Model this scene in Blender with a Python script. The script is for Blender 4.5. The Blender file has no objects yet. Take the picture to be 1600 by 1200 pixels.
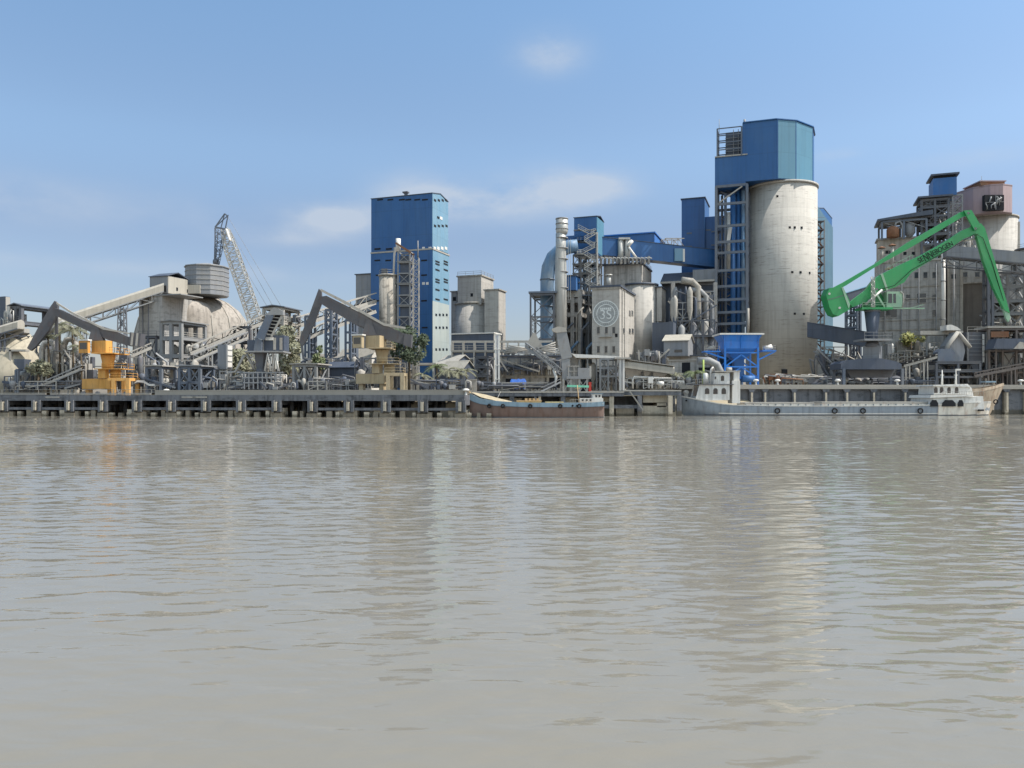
import bpy, bmesh, math, random
from mathutils import Vector, Matrix
R = math.radians
rnd = random.Random(7)
S = bpy.context.scene
COL = S.collection
# ---------------- camera ----------------
F, CX, HY, HC = 1230.0, 800.0, 620.0, 4.0       # focal length in photo pixels, horizon row, eye height
cd = bpy.data.cameras.new('camera'); cam = bpy.data.objects.new('camera', cd); COL.objects.link(cam)
cam.location = (0, 0, HC); cam.rotation_euler = (R(90), 0, 0)
cd.sensor_width = 36; cd.lens = 36*F/1600; cd.shift_y = (HY-600)/1600; cd.clip_start = .3; cd.clip_end = 9000
S.camera = cam
# ---------------- light ----------------
SUN_AZ, SUN_EL = R(98), R(54)                  # azimuth clockwise from +Y
w = bpy.data.worlds.new("World"); S.world = w; w.use_nodes = True
nt = w.node_tree; nt.nodes.clear(); N = nt.nodes.new; L = nt.links.new
out = N('ShaderNodeOutputWorld'); bg = N('ShaderNodeBackground'); L(bg.outputs[0], out.inputs[0])
sky = N('ShaderNodeTexSky'); sky.sky_type = 'NISHITA'; sky.sun_disc = False
sky.sun_elevation = SUN_EL; sky.sun_rotation = SUN_AZ; sky.air_density = 1.0; sky.dust_density = 0.8; sky.ozone_density = 2.4
bg.inputs['Strength'].default_value = 0.118
def mth(op, a, b=None, c=None):
    n = N('ShaderNodeMath'); n.operation = op
    for i, v in enumerate((a, b, c)):
        if v is None: continue
        if isinstance(v, (int, float)): n.inputs[i].default_value = v
        else: L(v, n.inputs[i])
    return n.outputs[0]
tc = N('ShaderNodeTexCoord'); sp = N('ShaderNodeSeparateXYZ'); L(tc.outputs['Generated'], sp.inputs[0])
az = mth('ARCTAN2', sp.outputs[0], sp.outputs[1]); el = mth('ARCSINE', sp.outputs[2])
cn = N('ShaderNodeTexNoise'); cmap = N('ShaderNodeMapping'); cmap.inputs['Scale'].default_value = (1, 1, 2.2)
L(tc.outputs['Generated'], cmap.inputs[0]); L(cmap.outputs[0], cn.inputs[0])
cn.inputs['Scale'].default_value = 9; cn.inputs['Detail'].default_value = 7; cn.inputs['Roughness'].default_value = .55
tot = None
for px, py, sx, sy, st in ((525, 340, 60, 20, .8), (655, 312, 58, 30, .85), (745, 318, 90, 24, .75), (880, 296, 80, 26, .95), (940, 300, 40, 14, .4), (860, 82, 46, 24, .62),
                           (1310, 243, 26, 8, .3), (450, 372, 80, 14, .35), (250, 420, 240, 12, .25), (1500, 250, 100, 12, .2), (-500, 240, 300, 30, .5), (2100, 280, 260, 34, .5)):
    a0 = math.atan2(px-800, F); e0 = math.atan2(HY-py, math.hypot(F, px-800))
    ga = mth('POWER', mth('MULTIPLY', mth('SUBTRACT', az, a0), F/sx*math.cos(a0)), 2.0)
    ge = mth('POWER', mth('MULTIPLY', mth('SUBTRACT', el, e0), F/sy), 2.0)
    gg = mth('MULTIPLY', mth('EXPONENT', mth('MULTIPLY', mth('ADD', ga, ge), -1.0)), st)
    tot = gg if tot is None else mth('ADD', tot, gg)
cl = mth('MULTIPLY', tot, mth('MULTIPLY_ADD', cn.outputs[0], 4.4, -1.25)); 
clc = N('ShaderNodeClamp'); L(cl, clc.inputs[0]); clc.inputs['Max'].default_value = .72
mx = N('ShaderNodeMix'); mx.data_type = 'RGBA'; L(clc.outputs[0], mx.inputs['Factor'])
mx.inputs['B'].default_value = (3.0, 3.35, 3.85, 1)
tint = N('ShaderNodeMix'); tint.data_type = 'RGBA'; tint.blend_type = 'MULTIPLY'; tint.inputs['Factor'].default_value = 1
L(sky.outputs[0], tint.inputs['A'])
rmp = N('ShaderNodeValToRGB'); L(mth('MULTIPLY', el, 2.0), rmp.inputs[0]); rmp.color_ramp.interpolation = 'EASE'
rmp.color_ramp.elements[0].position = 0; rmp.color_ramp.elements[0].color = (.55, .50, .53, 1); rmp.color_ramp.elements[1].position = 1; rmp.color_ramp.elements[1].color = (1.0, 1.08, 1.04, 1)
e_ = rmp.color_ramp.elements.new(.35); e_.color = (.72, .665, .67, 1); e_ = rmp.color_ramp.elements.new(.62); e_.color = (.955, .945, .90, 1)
# added fill: sky behind and above the viewer is brightened to lift shaded fronts
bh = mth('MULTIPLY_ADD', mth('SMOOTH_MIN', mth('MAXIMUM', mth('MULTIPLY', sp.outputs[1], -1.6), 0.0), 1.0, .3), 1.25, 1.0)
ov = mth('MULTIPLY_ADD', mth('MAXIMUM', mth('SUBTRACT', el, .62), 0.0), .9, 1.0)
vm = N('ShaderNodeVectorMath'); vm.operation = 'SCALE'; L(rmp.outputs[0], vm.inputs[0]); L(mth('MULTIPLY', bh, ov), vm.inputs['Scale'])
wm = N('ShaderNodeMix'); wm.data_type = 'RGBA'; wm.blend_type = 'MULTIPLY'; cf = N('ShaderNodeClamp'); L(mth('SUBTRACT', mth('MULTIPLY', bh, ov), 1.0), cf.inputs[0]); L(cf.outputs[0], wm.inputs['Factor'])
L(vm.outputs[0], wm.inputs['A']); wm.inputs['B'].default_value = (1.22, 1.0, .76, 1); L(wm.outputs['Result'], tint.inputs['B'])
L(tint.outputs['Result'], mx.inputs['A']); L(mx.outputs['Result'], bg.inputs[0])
sl = bpy.data.lights.new('sun', 'SUN'); sun = bpy.data.objects.new('sun', sl); COL.objects.link(sun)
sl.energy = 4.0; sl.angle = R(.53); sl.color = (1, .95, .88)
sd = Vector((math.sin(SUN_AZ)*math.cos(SUN_EL), math.cos(SUN_AZ)*math.cos(SUN_EL), math.sin(SUN_EL)))
sun.rotation_euler = (-sd).to_track_quat('-Z', 'Y').to_euler()
S.view_settings.view_transform = 'Standard'; S.view_settings.look = 'None'
S.view_settings.exposure = .72; S.view_settings.gamma = 1
S.render.engine = 'CYCLES'
# ---------------- helpers ----------------
def lin(c):
    return tuple(((v/255+.055)/1.055)**2.4 if v > 10 else v/255/12.92 for v in c)
def X(px, Y): return (px-CX)/F*Y
def Z(py, Y): return HC+(HY-py)/F*Y
def W(px, py, Y): return Vector((X(px, Y), Y, Z(py, Y)))
A0 = R(20)
class Fr:                                      # local frame: right, back, up; a = clockwise turn seen from above
    def __init__(s, x, y, a=0): s.x, s.y, s.c, s.s, s.a = x, y, math.cos(a), math.sin(a), a
    def __call__(s, p): return Vector((s.x+p[0]*s.c+p[1]*s.s, s.y-p[0]*s.s+p[1]*s.c, p[2]))
def corner(pl, pc, pr, Y, a=A0):               # block whose nearest edge shows at pc, its sides ending at pl and pr
    l, r = (pl-CX)/F, (pr-CX)/F; x = X(pc, Y); s, c = math.sin(a), math.cos(a)
    q = s-r*c; d = (r*Y-x)/q if q > .03 else 12
    return Fr(x, Y, a), (x-l*Y)/(c+l*s), (d if 0 < d < 40 else 12)
def span(pl, pr, Y, d, a=A0):                  # block of depth d filling pl..pr
    l, r = (pl-CX)/F, (pr-CX)/F; s, c = math.sin(a), math.cos(a)
    x = r*(Y+d*c)-d*s
    return Fr(x, Y, a), (x-l*Y)/(c+l*s), d
class MB:
    def __init__(s, fr=None): s.v, s.f, s.sm, s.fr = [], [], [], fr
    def add(s, vs, fs, sm=False):
        o = len(s.v); s.v += [s.fr(p) if s.fr else Vector(p) for p in vs]
        for k, q in enumerate(fs):
            s.f.append([o+i for i in q]); s.sm.append(sm if isinstance(sm, bool) else sm[k])
        return s
    def box(s, x0, x1, y0, y1, z0, z1):
        return s.add([(x, y, z) for z in (z0, z1) for y in (y0, y1) for x in (x0, x1)],
                     [(0, 2, 3, 1), (4, 5, 7, 6), (0, 1, 5, 4), (2, 6, 7, 3), (0, 4, 6, 2), (1, 3, 7, 5)])
    def beam(s, p, q, w=.2, h=None):
        p, q = Vector(p), Vector(q); h = w if h is None else h; d = q-p
        if d.length < 1e-4: return s
        d.normalize(); r = d.cross(Vector((0, 0, 1)))
        if r.length < 1e-3: r = Vector((1, 0, 0))
        r.normalize(); u = r.cross(d); vs = []
        for b in (p, q):
            for i, j in ((-1, -1), (1, -1), (1, 1), (-1, 1)): vs.append(b+r*(i*w/2)+u*(j*h/2))
        return s.add(vs, [(0, 1, 2, 3), (7, 6, 5, 4), (0, 4, 5, 1), (1, 5, 6, 2), (2, 6, 7, 3), (3, 7, 4, 0)])
    def tube(s, pts, r, n=8):
        pts = [Vector(p) for p in pts]; vs = []; m = len(pts); rr = r if isinstance(r, (list, tuple)) else [r]*m
        up = Vector((0, 0, 1)); last = None
        for i, p in enumerate(pts):
            d = (pts[min(i+1, m-1)]-pts[max(i-1, 0)]).normalized()
            a = last if last is not None else (up if abs(d.z) < .95 else Vector((1, 0, 0)))
            e = (a-d*a.dot(d)); e = e.normalized() if e.length > 1e-4 else d.orthogonal().normalized()
            last = e; g = d.cross(e)
            for k in range(n):
                t = 2*math.pi*k/n; vs.append(p+(e*math.cos(t)+g*math.sin(t))*rr[i])
        fs = [(i*n+k, i*n+(k+1) % n, (i+1)*n+(k+1) % n, (i+1)*n+k) for i in range(m-1) for k in range(n)]
        sm = [True]*len(fs)+[False]*2
        fs += [tuple(range(n))[::-1], tuple(range((m-1)*n, m*n))]
        return s.add(vs, fs, sm)
    def lathe(s, cx, cy, prof, n=32, smooth=True, a0=0.):
        vs = [(cx+r*math.cos(a0+2*math.pi*k/n), cy+r*math.sin(a0+2*math.pi*k/n), z) for r, z in prof for k in range(n)]
        m = len(prof)
        fs = [(i*n+k, i*n+(k+1) % n, (i+1)*n+(k+1) % n, (i+1)*n+k) for i in range(m-1) for k in range(n)]
        sm = [smooth]*len(fs)+[False]*2
        fs += [tuple(range(n))[::-1], tuple(range((m-1)*n, m*n))]
        return s.add(vs, fs, sm)
    def prism(s, poly, y0, y1):                # poly in (x, z)
        n = len(poly); vs = [(x, y0, z) for x, z in poly]+[(x, y1, z) for x, z in poly]
        return s.add(vs, [tuple(range(n))[::-1], tuple(range(n, 2*n))]+[(i, (i+1) % n, n+(i+1) % n, n+i) for i in range(n)])
    def slab(s, poly, z0, z1):                 # poly in (x, y)
        n = len(poly); vs = [(x, y, z0) for x, y in poly]+[(x, y, z1) for x, y in poly]
        return s.add(vs, [tuple(range(n))[::-1], tuple(range(n, 2*n))]+[(i, (i+1) % n, n+(i+1) % n, n+i) for i in range(n)])
    def plate(s, poly, Y, th):                 # outline given in photo pixels at distance Y, real thickness th
        return s.prism([(X(a, Y), Z(b, Y)) for a, b in poly], Y, Y+th)
    def lattice(s, p, q, w, n, t=.12, w2=None, side=None):   # square four chord lattice girder
        p, q = Vector(p), Vector(q); d = (q-p).normalized(); w2 = w if w2 is None else w2
        r = side or d.cross(Vector((0, 0, 1)));
        if r.length < .05: r = Vector((1, 0, 0))
        r = r.normalized(); u = r.cross(d).normalized(); ring = []
        for k in range(n+1):
            c = p.lerp(q, k/n); hw = (w+(w2-w)*k/n)/2
            ring.append([c+r*(i*hw)+u*(j*hw) for i, j in ((-1, -1), (1, -1), (1, 1), (-1, 1))])
        for i in range(4): s.beam(ring[0][i], ring[n][i], t)
        for k in range(n):
            for i in range(4):
                j = (i+1) % 4
                s.beam(ring[k][i], ring[k+1][j], t*.6) if (k+i) % 2 else s.beam(ring[k][j], ring[k+1][i], t*.6)
                s.beam(ring[k][i], ring[k][j], t*.6)
        return s
    def mesh(s, name, m, base):
        me = bpy.data.meshes.new(name); me.from_pydata([p-base for p in s.v], [], s.f)
        me.polygons.foreach_set('use_smooth', s.sm); me.update()
        bm = bmesh.new(); bm.from_mesh(me); bmesh.ops.recalc_face_normals(bm, faces=bm.faces); bm.to_mesh(me); bm.free()
        me.materials.append(m); return me
class T:                                       # one thing: an Empty at its base that carries its parts
    def __init__(s, name, label, cat, base, group=None):
        s.o = bpy.data.objects.new(name, None); COL.objects.link(s.o); s.b = Vector(base); s.o.location = s.b
        s.o.empty_display_size = .5; s.o['label'] = label; s.o['category'] = cat
        if group: s.o['group'] = group
    def part(s, name, mb, m, parent=None, label=None, kind=None):
        if not mb.v: return None
        o = bpy.data.objects.new(name, mb.mesh(name, m, s.b)); COL.objects.link(o); o.parent = parent or s.o
        if label: o['label'] = label
        if kind: o['kind'] = kind
        return o
def single(name, label, cat, base, mb, m, group=None):
    base = Vector(base); o = bpy.data.objects.new(name, mb.mesh(name, m, base)); COL.objects.link(o); o.location = base
    o['label'] = label; o['category'] = cat
    if group: o['group'] = group
    return o
def struct(name, mb, m, base=(0, 0, 0)):
    base = Vector(base); o = bpy.data.objects.new(name, mb.mesh(name, m, base)); COL.objects.link(o); o.location = base; o['kind'] = 'structure'
    return o
def dup(root, d, label=None):                  # copy of a thing with its parts and sub-parts, moved by d
    r = root.copy(); COL.objects.link(r); r.location = root.location+Vector(d)
    if label: r['label'] = label
    def rec(a, b):
        for ch in list(a.children):
            c = ch.copy(); COL.objects.link(c); c.parent = b; rec(ch, c)
    rec(root, r); return r
# ---------------- materials ----------------
MC = {}
def mat(name, col, rough=.75, var=.2, scale=.35, streak=0., lines=0., panel=0., rust=0., rustcol=(92, 60, 42), metal=0., bump=.15, dust=0., dustcol=(150, 142, 126), spec=.3, blotch=0., tide=0., fleck=0.):
    if name in MC: return MC[name]
    m = bpy.data.materials.new(name); m.use_nodes = True; t = m.node_tree; nn, ll = t.nodes.new, t.links.new
    b = t.nodes['Principled BSDF']; col = lin(col) if max(col) > 1 else col
    tc = nn('ShaderNodeTexCoord'); vec = tc.outputs['Object']
    def M(op, a, c=None, d=None):
        n = nn('ShaderNodeMath'); n.operation = op
        for i, v in enumerate((a, c, d)):
            if v is None: continue
            if isinstance(v, (int, float)): n.inputs[i].default_value = v
            else: ll(v, n.inputs[i])
        return n.outputs[0]
    def noise(sc, det=5, stretch=None, rg=.6):
        n = nn('ShaderNodeTexNoise'); n.inputs['Scale'].default_value = sc; n.inputs['Detail'].default_value = det; n.inputs['Roughness'].default_value = rg
        if stretch:
            mp = nn('ShaderNodeMapping'); mp.inputs['Scale'].default_value = stretch; ll(vec, mp.inputs[0]); ll(mp.outputs[0], n.inputs[0])
        else: ll(vec, n.inputs[0])
        return n.outputs[0]
    sep = nn('ShaderNodeSeparateXYZ'); ll(vec, sep.inputs[0])
    n1 = noise(scale); f = M('MULTIPLY_ADD', n1, 2*var, 1-var)
    n2 = noise(scale*7, 4); f = M('MULTIPLY', f, M('MULTIPLY_ADD', n2, var, 1-var/2))
    if streak:
        ns = noise(1.0, 4, (1.3, 1.3, .07)); mr = nn('ShaderNodeMapRange'); ll(ns, mr.inputs[0])
        mr.inputs[1].default_value = .47; mr.inputs[2].default_value = .68; mr.inputs[3].default_value = 1; mr.inputs[4].default_value = 1-streak
        f = M('MULTIPLY', f, mr.outputs[0])
    if lines:
        fr = M('FRACT', M('MULTIPLY_ADD', sep.outputs[2], 1/lines, M('MULTIPLY', n2, .04)))
        f = M('MULTIPLY', f, M('SUBTRACT', 1.0, M('MULTIPLY', M('LESS_THAN', fr, .05), M('MULTIPLY', n1, .22))))
        wn = nn('ShaderNodeTexWhiteNoise'); wn.noise_dimensions = '1D'; ll(M('FLOOR', M('MULTIPLY', sep.outputs[2], 1/lines)), wn.inputs['W'])
        f = M('MULTIPLY', f, M('MULTIPLY_ADD', wn.outputs[0], .08, .96))
    if panel:
        u = M('ADD', M('MULTIPLY', sep.outputs[0], 1.0), M('MULTIPLY', sep.outputs[1], .37))
        pf = M('MULTIPLY', u, 1/panel)
        wn = nn('ShaderNodeTexWhiteNoise'); wn.noise_dimensions = '2D'; cb = nn('ShaderNodeCombineXYZ'); ll(M('FLOOR', pf), cb.inputs[0])
        ll(M('FLOOR', M('MULTIPLY', sep.outputs[2], 1/7.3)), cb.inputs[1]); ll(cb.outputs[0], wn.inputs['Vector'])
        f = M('MULTIPLY', f, M('MULTIPLY_ADD', wn.outputs[0], .09, .955))
        f = M('MULTIPLY', f, M('SUBTRACT', 1.0, M('MULTIPLY', M('LESS_THAN', M('FRACT', pf), .06), .10)))
        f = M('MULTIPLY', f, M('SUBTRACT', 1.0, M('MULTIPLY', M('LESS_THAN', M('FRACT', M('MULTIPLY', sep.outputs[2], 1/7.3)), .03), .12)))
    if fleck:                                      # ragged pour joints and patch marks
        nf = noise(1.0, 5, (.3, .3, 3.2), .72); mr = nn('ShaderNodeMapRange'); ll(nf, mr.inputs[0])
        mr.inputs[1].default_value = .54; mr.inputs[2].default_value = .64; mr.inputs[3].default_value = 1; mr.inputs[4].default_value = 1-fleck
        nk = noise(.16, 2); mk = nn('ShaderNodeMapRange'); ll(nk, mk.inputs[0]); mk.inputs[1].default_value = .42; mk.inputs[2].default_value = .55
        f = M('MULTIPLY', f, M('SUBTRACT', 1.0, M('MULTIPLY', M('SUBTRACT', 1.0, mr.outputs[0]), mk.outputs[0])))
    if blotch:
        nb = noise(.55, 3, (1, 1, 1.8)); mr = nn('ShaderNodeMapRange'); ll(nb, mr.inputs[0])
        mr.inputs[1].default_value = .54; mr.inputs[2].default_value = .62; mr.inputs[3].default_value = 1; mr.inputs[4].default_value = 1-blotch
        f = M('MULTIPLY', f, mr.outputs[0])
    mixc = nn('ShaderNodeMix'); mixc.data_type = 'RGBA'; mixc.blend_type = 'MULTIPLY'; mixc.inputs['Factor'].default_value = 1
    mixc.inputs['A'].default_value = (*col, 1); cc = nn('ShaderNodeCombineColor')
    for i in range(3): ll(f, cc.inputs[i])
    ll(cc.outputs[0], mixc.inputs['B']); res = mixc.outputs['Result']
    def over(res, fac, c):
        k = nn('ShaderNodeMix'); k.data_type = 'RGBA'; ll(fac, k.inputs['Factor']); ll(res, k.inputs['A']); k.inputs['B'].default_value = (*lin(c), 1); return k.outputs['Result']
    if dust:
        nd = noise(.22, 6, (1, 1, .5)); mr = nn('ShaderNodeMapRange'); ll(nd, mr.inputs[0]); mr.inputs[1].default_value = .35; mr.inputs[2].default_value = .7; mr.inputs[4].default_value = dust
        res = over(res, mr.outputs[0], dustcol)
    if rust:
        nr = noise(1.1, 6, (1, 1, .35)); mr = nn('ShaderNodeMapRange'); ll(nr, mr.inputs[0]); mr.inputs[1].default_value = .56-rust*.1; mr.inputs[2].default_value = .66; mr.inputs[4].default_value = min(1, rust*1.6)
        res = over(res, mr.outputs[0], rustcol)
    if tide:                                       # weed and silt left below the high water line
        zt_ = M('SUBTRACT', M('MULTIPLY_ADD', n2, 1.2, tide-.6), sep.outputs[2]); mr = nn('ShaderNodeMapRange'); ll(zt_, mr.inputs[0]); mr.inputs[1].default_value = -.15; mr.inputs[2].default_value = .25; mr.inputs[4].default_value = .75
        res = over(res, mr.outputs[0], (78, 72, 58))
    ll(res, b.inputs['Base Color']); b.inputs['Roughness'].default_value = rough; b.inputs['Metallic'].default_value = metal
    b.inputs['Specular IOR Level'].default_value = spec
    if bump:
        bp = nn('ShaderNodeBump'); bp.inputs['Strength'].default_value = bump; bp.inputs['Distance'].default_value = .1; ll(noise(3, 6), bp.inputs['Height']); ll(bp.outputs[0], b.inputs['Normal'])
    MC[name] = m; return m
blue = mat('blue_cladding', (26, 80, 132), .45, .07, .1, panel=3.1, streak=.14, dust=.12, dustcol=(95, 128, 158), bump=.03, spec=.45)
blueb = mat('pale_blue_cladding', (102, 138, 160), .5, .1, .1, panel=3.1, streak=.15, dust=.45, dustcol=(128, 150, 160), bump=.03, spec=.4)  # faded blue; sunlight on the tower's right side is also in this colour
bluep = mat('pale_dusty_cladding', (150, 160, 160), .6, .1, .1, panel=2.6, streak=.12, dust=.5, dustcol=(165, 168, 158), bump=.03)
blued = mat('sunlit_blue_cladding', (76, 120, 142), .5, .07, .1, panel=2.5, streak=.14, dust=.2, dustcol=(98, 138, 150), bump=.03, spec=.4)  # blue cladding on sun-facing sides, with the sunlight put into the colour
brite = mat('bright_blue_paint', (28, 112, 194), .45, .1, .4, rust=.12, dust=.2, bump=.05)
royal = mat('royal_blue_sheet', (40, 92, 146), .5, .1, .3, panel=2, dust=.12, bump=.03)
conc = mat('silo_concrete', (170, 166, 158), .9, .12, .12, streak=.14, lines=2.6, bump=.3, fleck=.42)
concd = mat('weathered_concrete', (156, 151, 142), .9, .16, .2, streak=.38, lines=2.4, bump=.3, blotch=.15)
concp = mat('pale_concrete', (166, 162, 155), .9, .12, .15, streak=.22, lines=3.4, bump=.25, fleck=.25, blotch=.1)
concg = mat('grey_concrete', (156, 153, 148), .92, .18, .25, streak=.42, lines=3.1, bump=.3, blotch=.18)
concb = mat('stained_concrete', (156, 149, 138), .92, .2, .3, streak=.45, blotch=.4, bump=.3)
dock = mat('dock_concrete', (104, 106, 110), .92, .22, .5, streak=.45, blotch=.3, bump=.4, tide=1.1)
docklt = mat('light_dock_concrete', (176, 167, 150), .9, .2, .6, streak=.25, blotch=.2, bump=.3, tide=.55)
deckm = mat('deck_concrete', (142, 138, 130), .9, .15, .3, bump=.2)
wetm = mat('wet_pile_concrete', (124, 116, 102), .7, .3, .8, streak=.3, blotch=.35, bump=.4)
darkm = mat('dark_steel', (84, 88, 96), .6, .25, .5, rust=.14, dust=.35, dustcol=(120, 114, 104), bump=.1)
steel = mat('grey_steel', (128, 130, 132), .6, .2, .5, rust=.14, dust=.3, bump=.1)
bsteel = mat('blue_grey_steel', (84, 94, 108), .55, .15, .4, rust=.1, dust=.25, bump=.08)
psteel = mat('pale_dusty_steel', (156, 152, 144), .75, .15, .5, rust=.14, bump=.12)
beige = mat('dusty_beige_sheet', (158, 153, 142), .85, .12, .3, panel=2.2, streak=.15, bump=.1)
greysh = mat('grey_sheet', (120, 124, 130), .6, .14, .2, panel=2.4, streak=.2, dust=.3, bump=.05)
dsheet = mat('dark_sheet', (70, 78, 92), .6, .14, .2, panel=2.4, streak=.2, dust=.25, dustcol=(112, 112, 110), bump=.05)
whitep = mat('white_paint', (206, 203, 196), .5, .08, .6, streak=.15, rust=.07, bump=.05)
yellow = mat('yellow_paint', (204, 148, 70), .6, .14, .5, streak=.25, rust=.12, dust=.55, dustcol=(202, 166, 114), bump=.08)
cream = mat('faded_cream_paint', (166, 148, 116), .6, .12, .5, streak=.25, rust=.12, dust=.5, dustcol=(166, 156, 136), bump=.08)
green = mat('green_paint', (12, 134, 72), .42, .08, .3, streak=.1, dust=.1, bump=.03, spec=.5)
greenp = mat('pale_green_paint', (132, 168, 142), .5, .1, .4, dust=.3, bump=.04)
rustm = mat('rusty_steel', (118, 78, 54), .85, .35, .6, bump=.3, dust=.3)
rustp = mat('pinkish_sheet', (158, 138, 140), .65, .1, .15, panel=2.8, streak=.16, dust=.2, bump=.04)
glass = mat('dark_glass', (34, 42, 52), .15, .1, .5, bump=0, spec=.6)
void = mat('dark_opening', (30, 32, 36), .9, .2, .5, bump=0)
galv = mat('galvanised_metal', (170, 169, 164), .45, .12, .5, streak=.22, rust=.05, metal=.25, bump=.08)
duct = mat('blue_duct', (76, 116, 152), .5, .2, .3, streak=.3, dust=.65, dustcol=(150, 152, 146), bump=.1)
black = mat('black_rubber', (28, 28, 30), .85, .2, 1, bump=.2)
earth = mat('dusty_ground', (150, 140, 120), .95, .25, .15, bump=.4)
clay = mat('raw_material_heap', (176, 164, 142), .95, .2, .4, bump=.5)
bark = mat('bark', (92, 80, 64), .9, .3, 1.5, bump=.4)
leafm = mat('dusty_foliage', (112, 113, 92), .8, .45, .5, bump=0, dust=.5, dustcol=(150, 146, 124))
leafg = mat('green_foliage', (86, 98, 66), .8, .45, .5, bump=0, dust=.45, dustcol=(140, 140, 110))
leafd = mat('dark_foliage', (62, 74, 56), .8, .45, .5, bump=0, dust=.3, dustcol=(112, 112, 96))
hullr = mat('worn_red_brown_hull', (118, 98, 90), .7, .2, .6, streak=.25, rust=.2, dust=.3, dustcol=(118, 110, 104), bump=.1)
hullb = mat('pale_blue_hull_paint', (132, 154, 168), .6, .15, .6, streak=.2, rust=.06, bump=.06)
hullg = mat('grey_hull_paint', (138, 146, 154), .6, .14, .5, streak=.3, rust=.1, bump=.06)
hullw = mat('stained_white_hull_paint', (212, 206, 194), .6, .1, .5, streak=.3, rust=.2, rustcol=(150, 96, 62), bump=.06)
redp = mat('red_paint', (172, 60, 48), .6, .2, 1, bump=.05)
wood = mat('weathered_wood', (176, 150, 112), .85, .3, 1, bump=.2)
# ---------------- generic builders ----------------
def scaff(name, label, cat, pl, pr, Y, d, rows, nx, m, a=A0, floors=(), roof=None, mroof=None, t=.35, brace=True, group=None, rails=False, ny=1):
    """open steel or concrete frame; rows = photo rows of the beam levels, first is the top, last is the foot"""
    fr, w, d = span(pl, pr, Y, d, a); zs = [Z(r, Y) for r in rows]
    th = T(name, label, cat, fr((-w/2, d/2, zs[-1])), group)
    xs = [-w+w*i/nx for i in range(nx+1)]; ys = [d*j/ny for j in range(ny+1)]
    for x in xs:
        for y in ys: th.part('post', MB(fr).beam((x, y, zs[-1]), (x, y, zs[0]), t), m)
    b = MB(fr)
    for z in zs[:-1]:
        for y in ys: b.beam((-w, y, z), (0, y, z), t*.8, t)
        for x in xs: b.beam((x, 0, z), (x, d, z), t*.75, t*.9)
    th.part('beam', b, m)
    if brace:
        b = MB(fr)
        for k in range(len(zs)-1):
            for i in range(nx):
                if brace == 2 or (i+k) % 2 == 0:
                    for y in (0, d): b.beam((xs[i], y, zs[k+1]), (xs[i+1], y, zs[k]), t*.4)
                    for y in (0, d): b.beam((xs[i+1], y, zs[k+1]), (xs[i], y, zs[k]), t*.4)
            b.beam((0, 0, zs[k+1]), (0, d, zs[k]), t*.4)
        th.part('brace', b, m)
    for k in floors:
        th.part('floor', MB(fr).box(-w-.3, .3, -.3, d+.3, zs[k]+t*.55, zs[k]+t*.55+.18), m)
        if rails: rail(th, fr, [(-w-.3, -.3), (.3, -.3), (.3, d+.3)], zs[k]+t*.55+.18, m)
    if roof:
        th.part('roof', MB(fr).prism([(-w-.7, zs[0]+.2), (-w-.7, zs[0]+.45), (-w/2, zs[0]+.45+roof), (.7, zs[0]+.45), (.7, zs[0]+.2), (-w/2, zs[0]+.2+roof)], -.7, d+.7), mroof or m)
    return th, fr, w, d, zs
def rail(th, fr, path, z, m, h=1.1, step=2.0, parent=None):
    b = MB(fr)
    for (x0, y0), (x1, y1) in zip(path, path[1:]):
        L_ = math.hypot(x1-x0, y1-y0); n = max(1, int(L_/step))
        for i in range(n+1):
            x, y = x0+(x1-x0)*i/n, y0+(y1-y0)*i/n; b.beam((x, y, z), (x, y, z+h), .07)
        for hh in (h, h*.5): b.beam((x0, y0, z+hh), (x1, y1, z+hh), .08)
    th.part('railing', b, m, parent)
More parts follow.
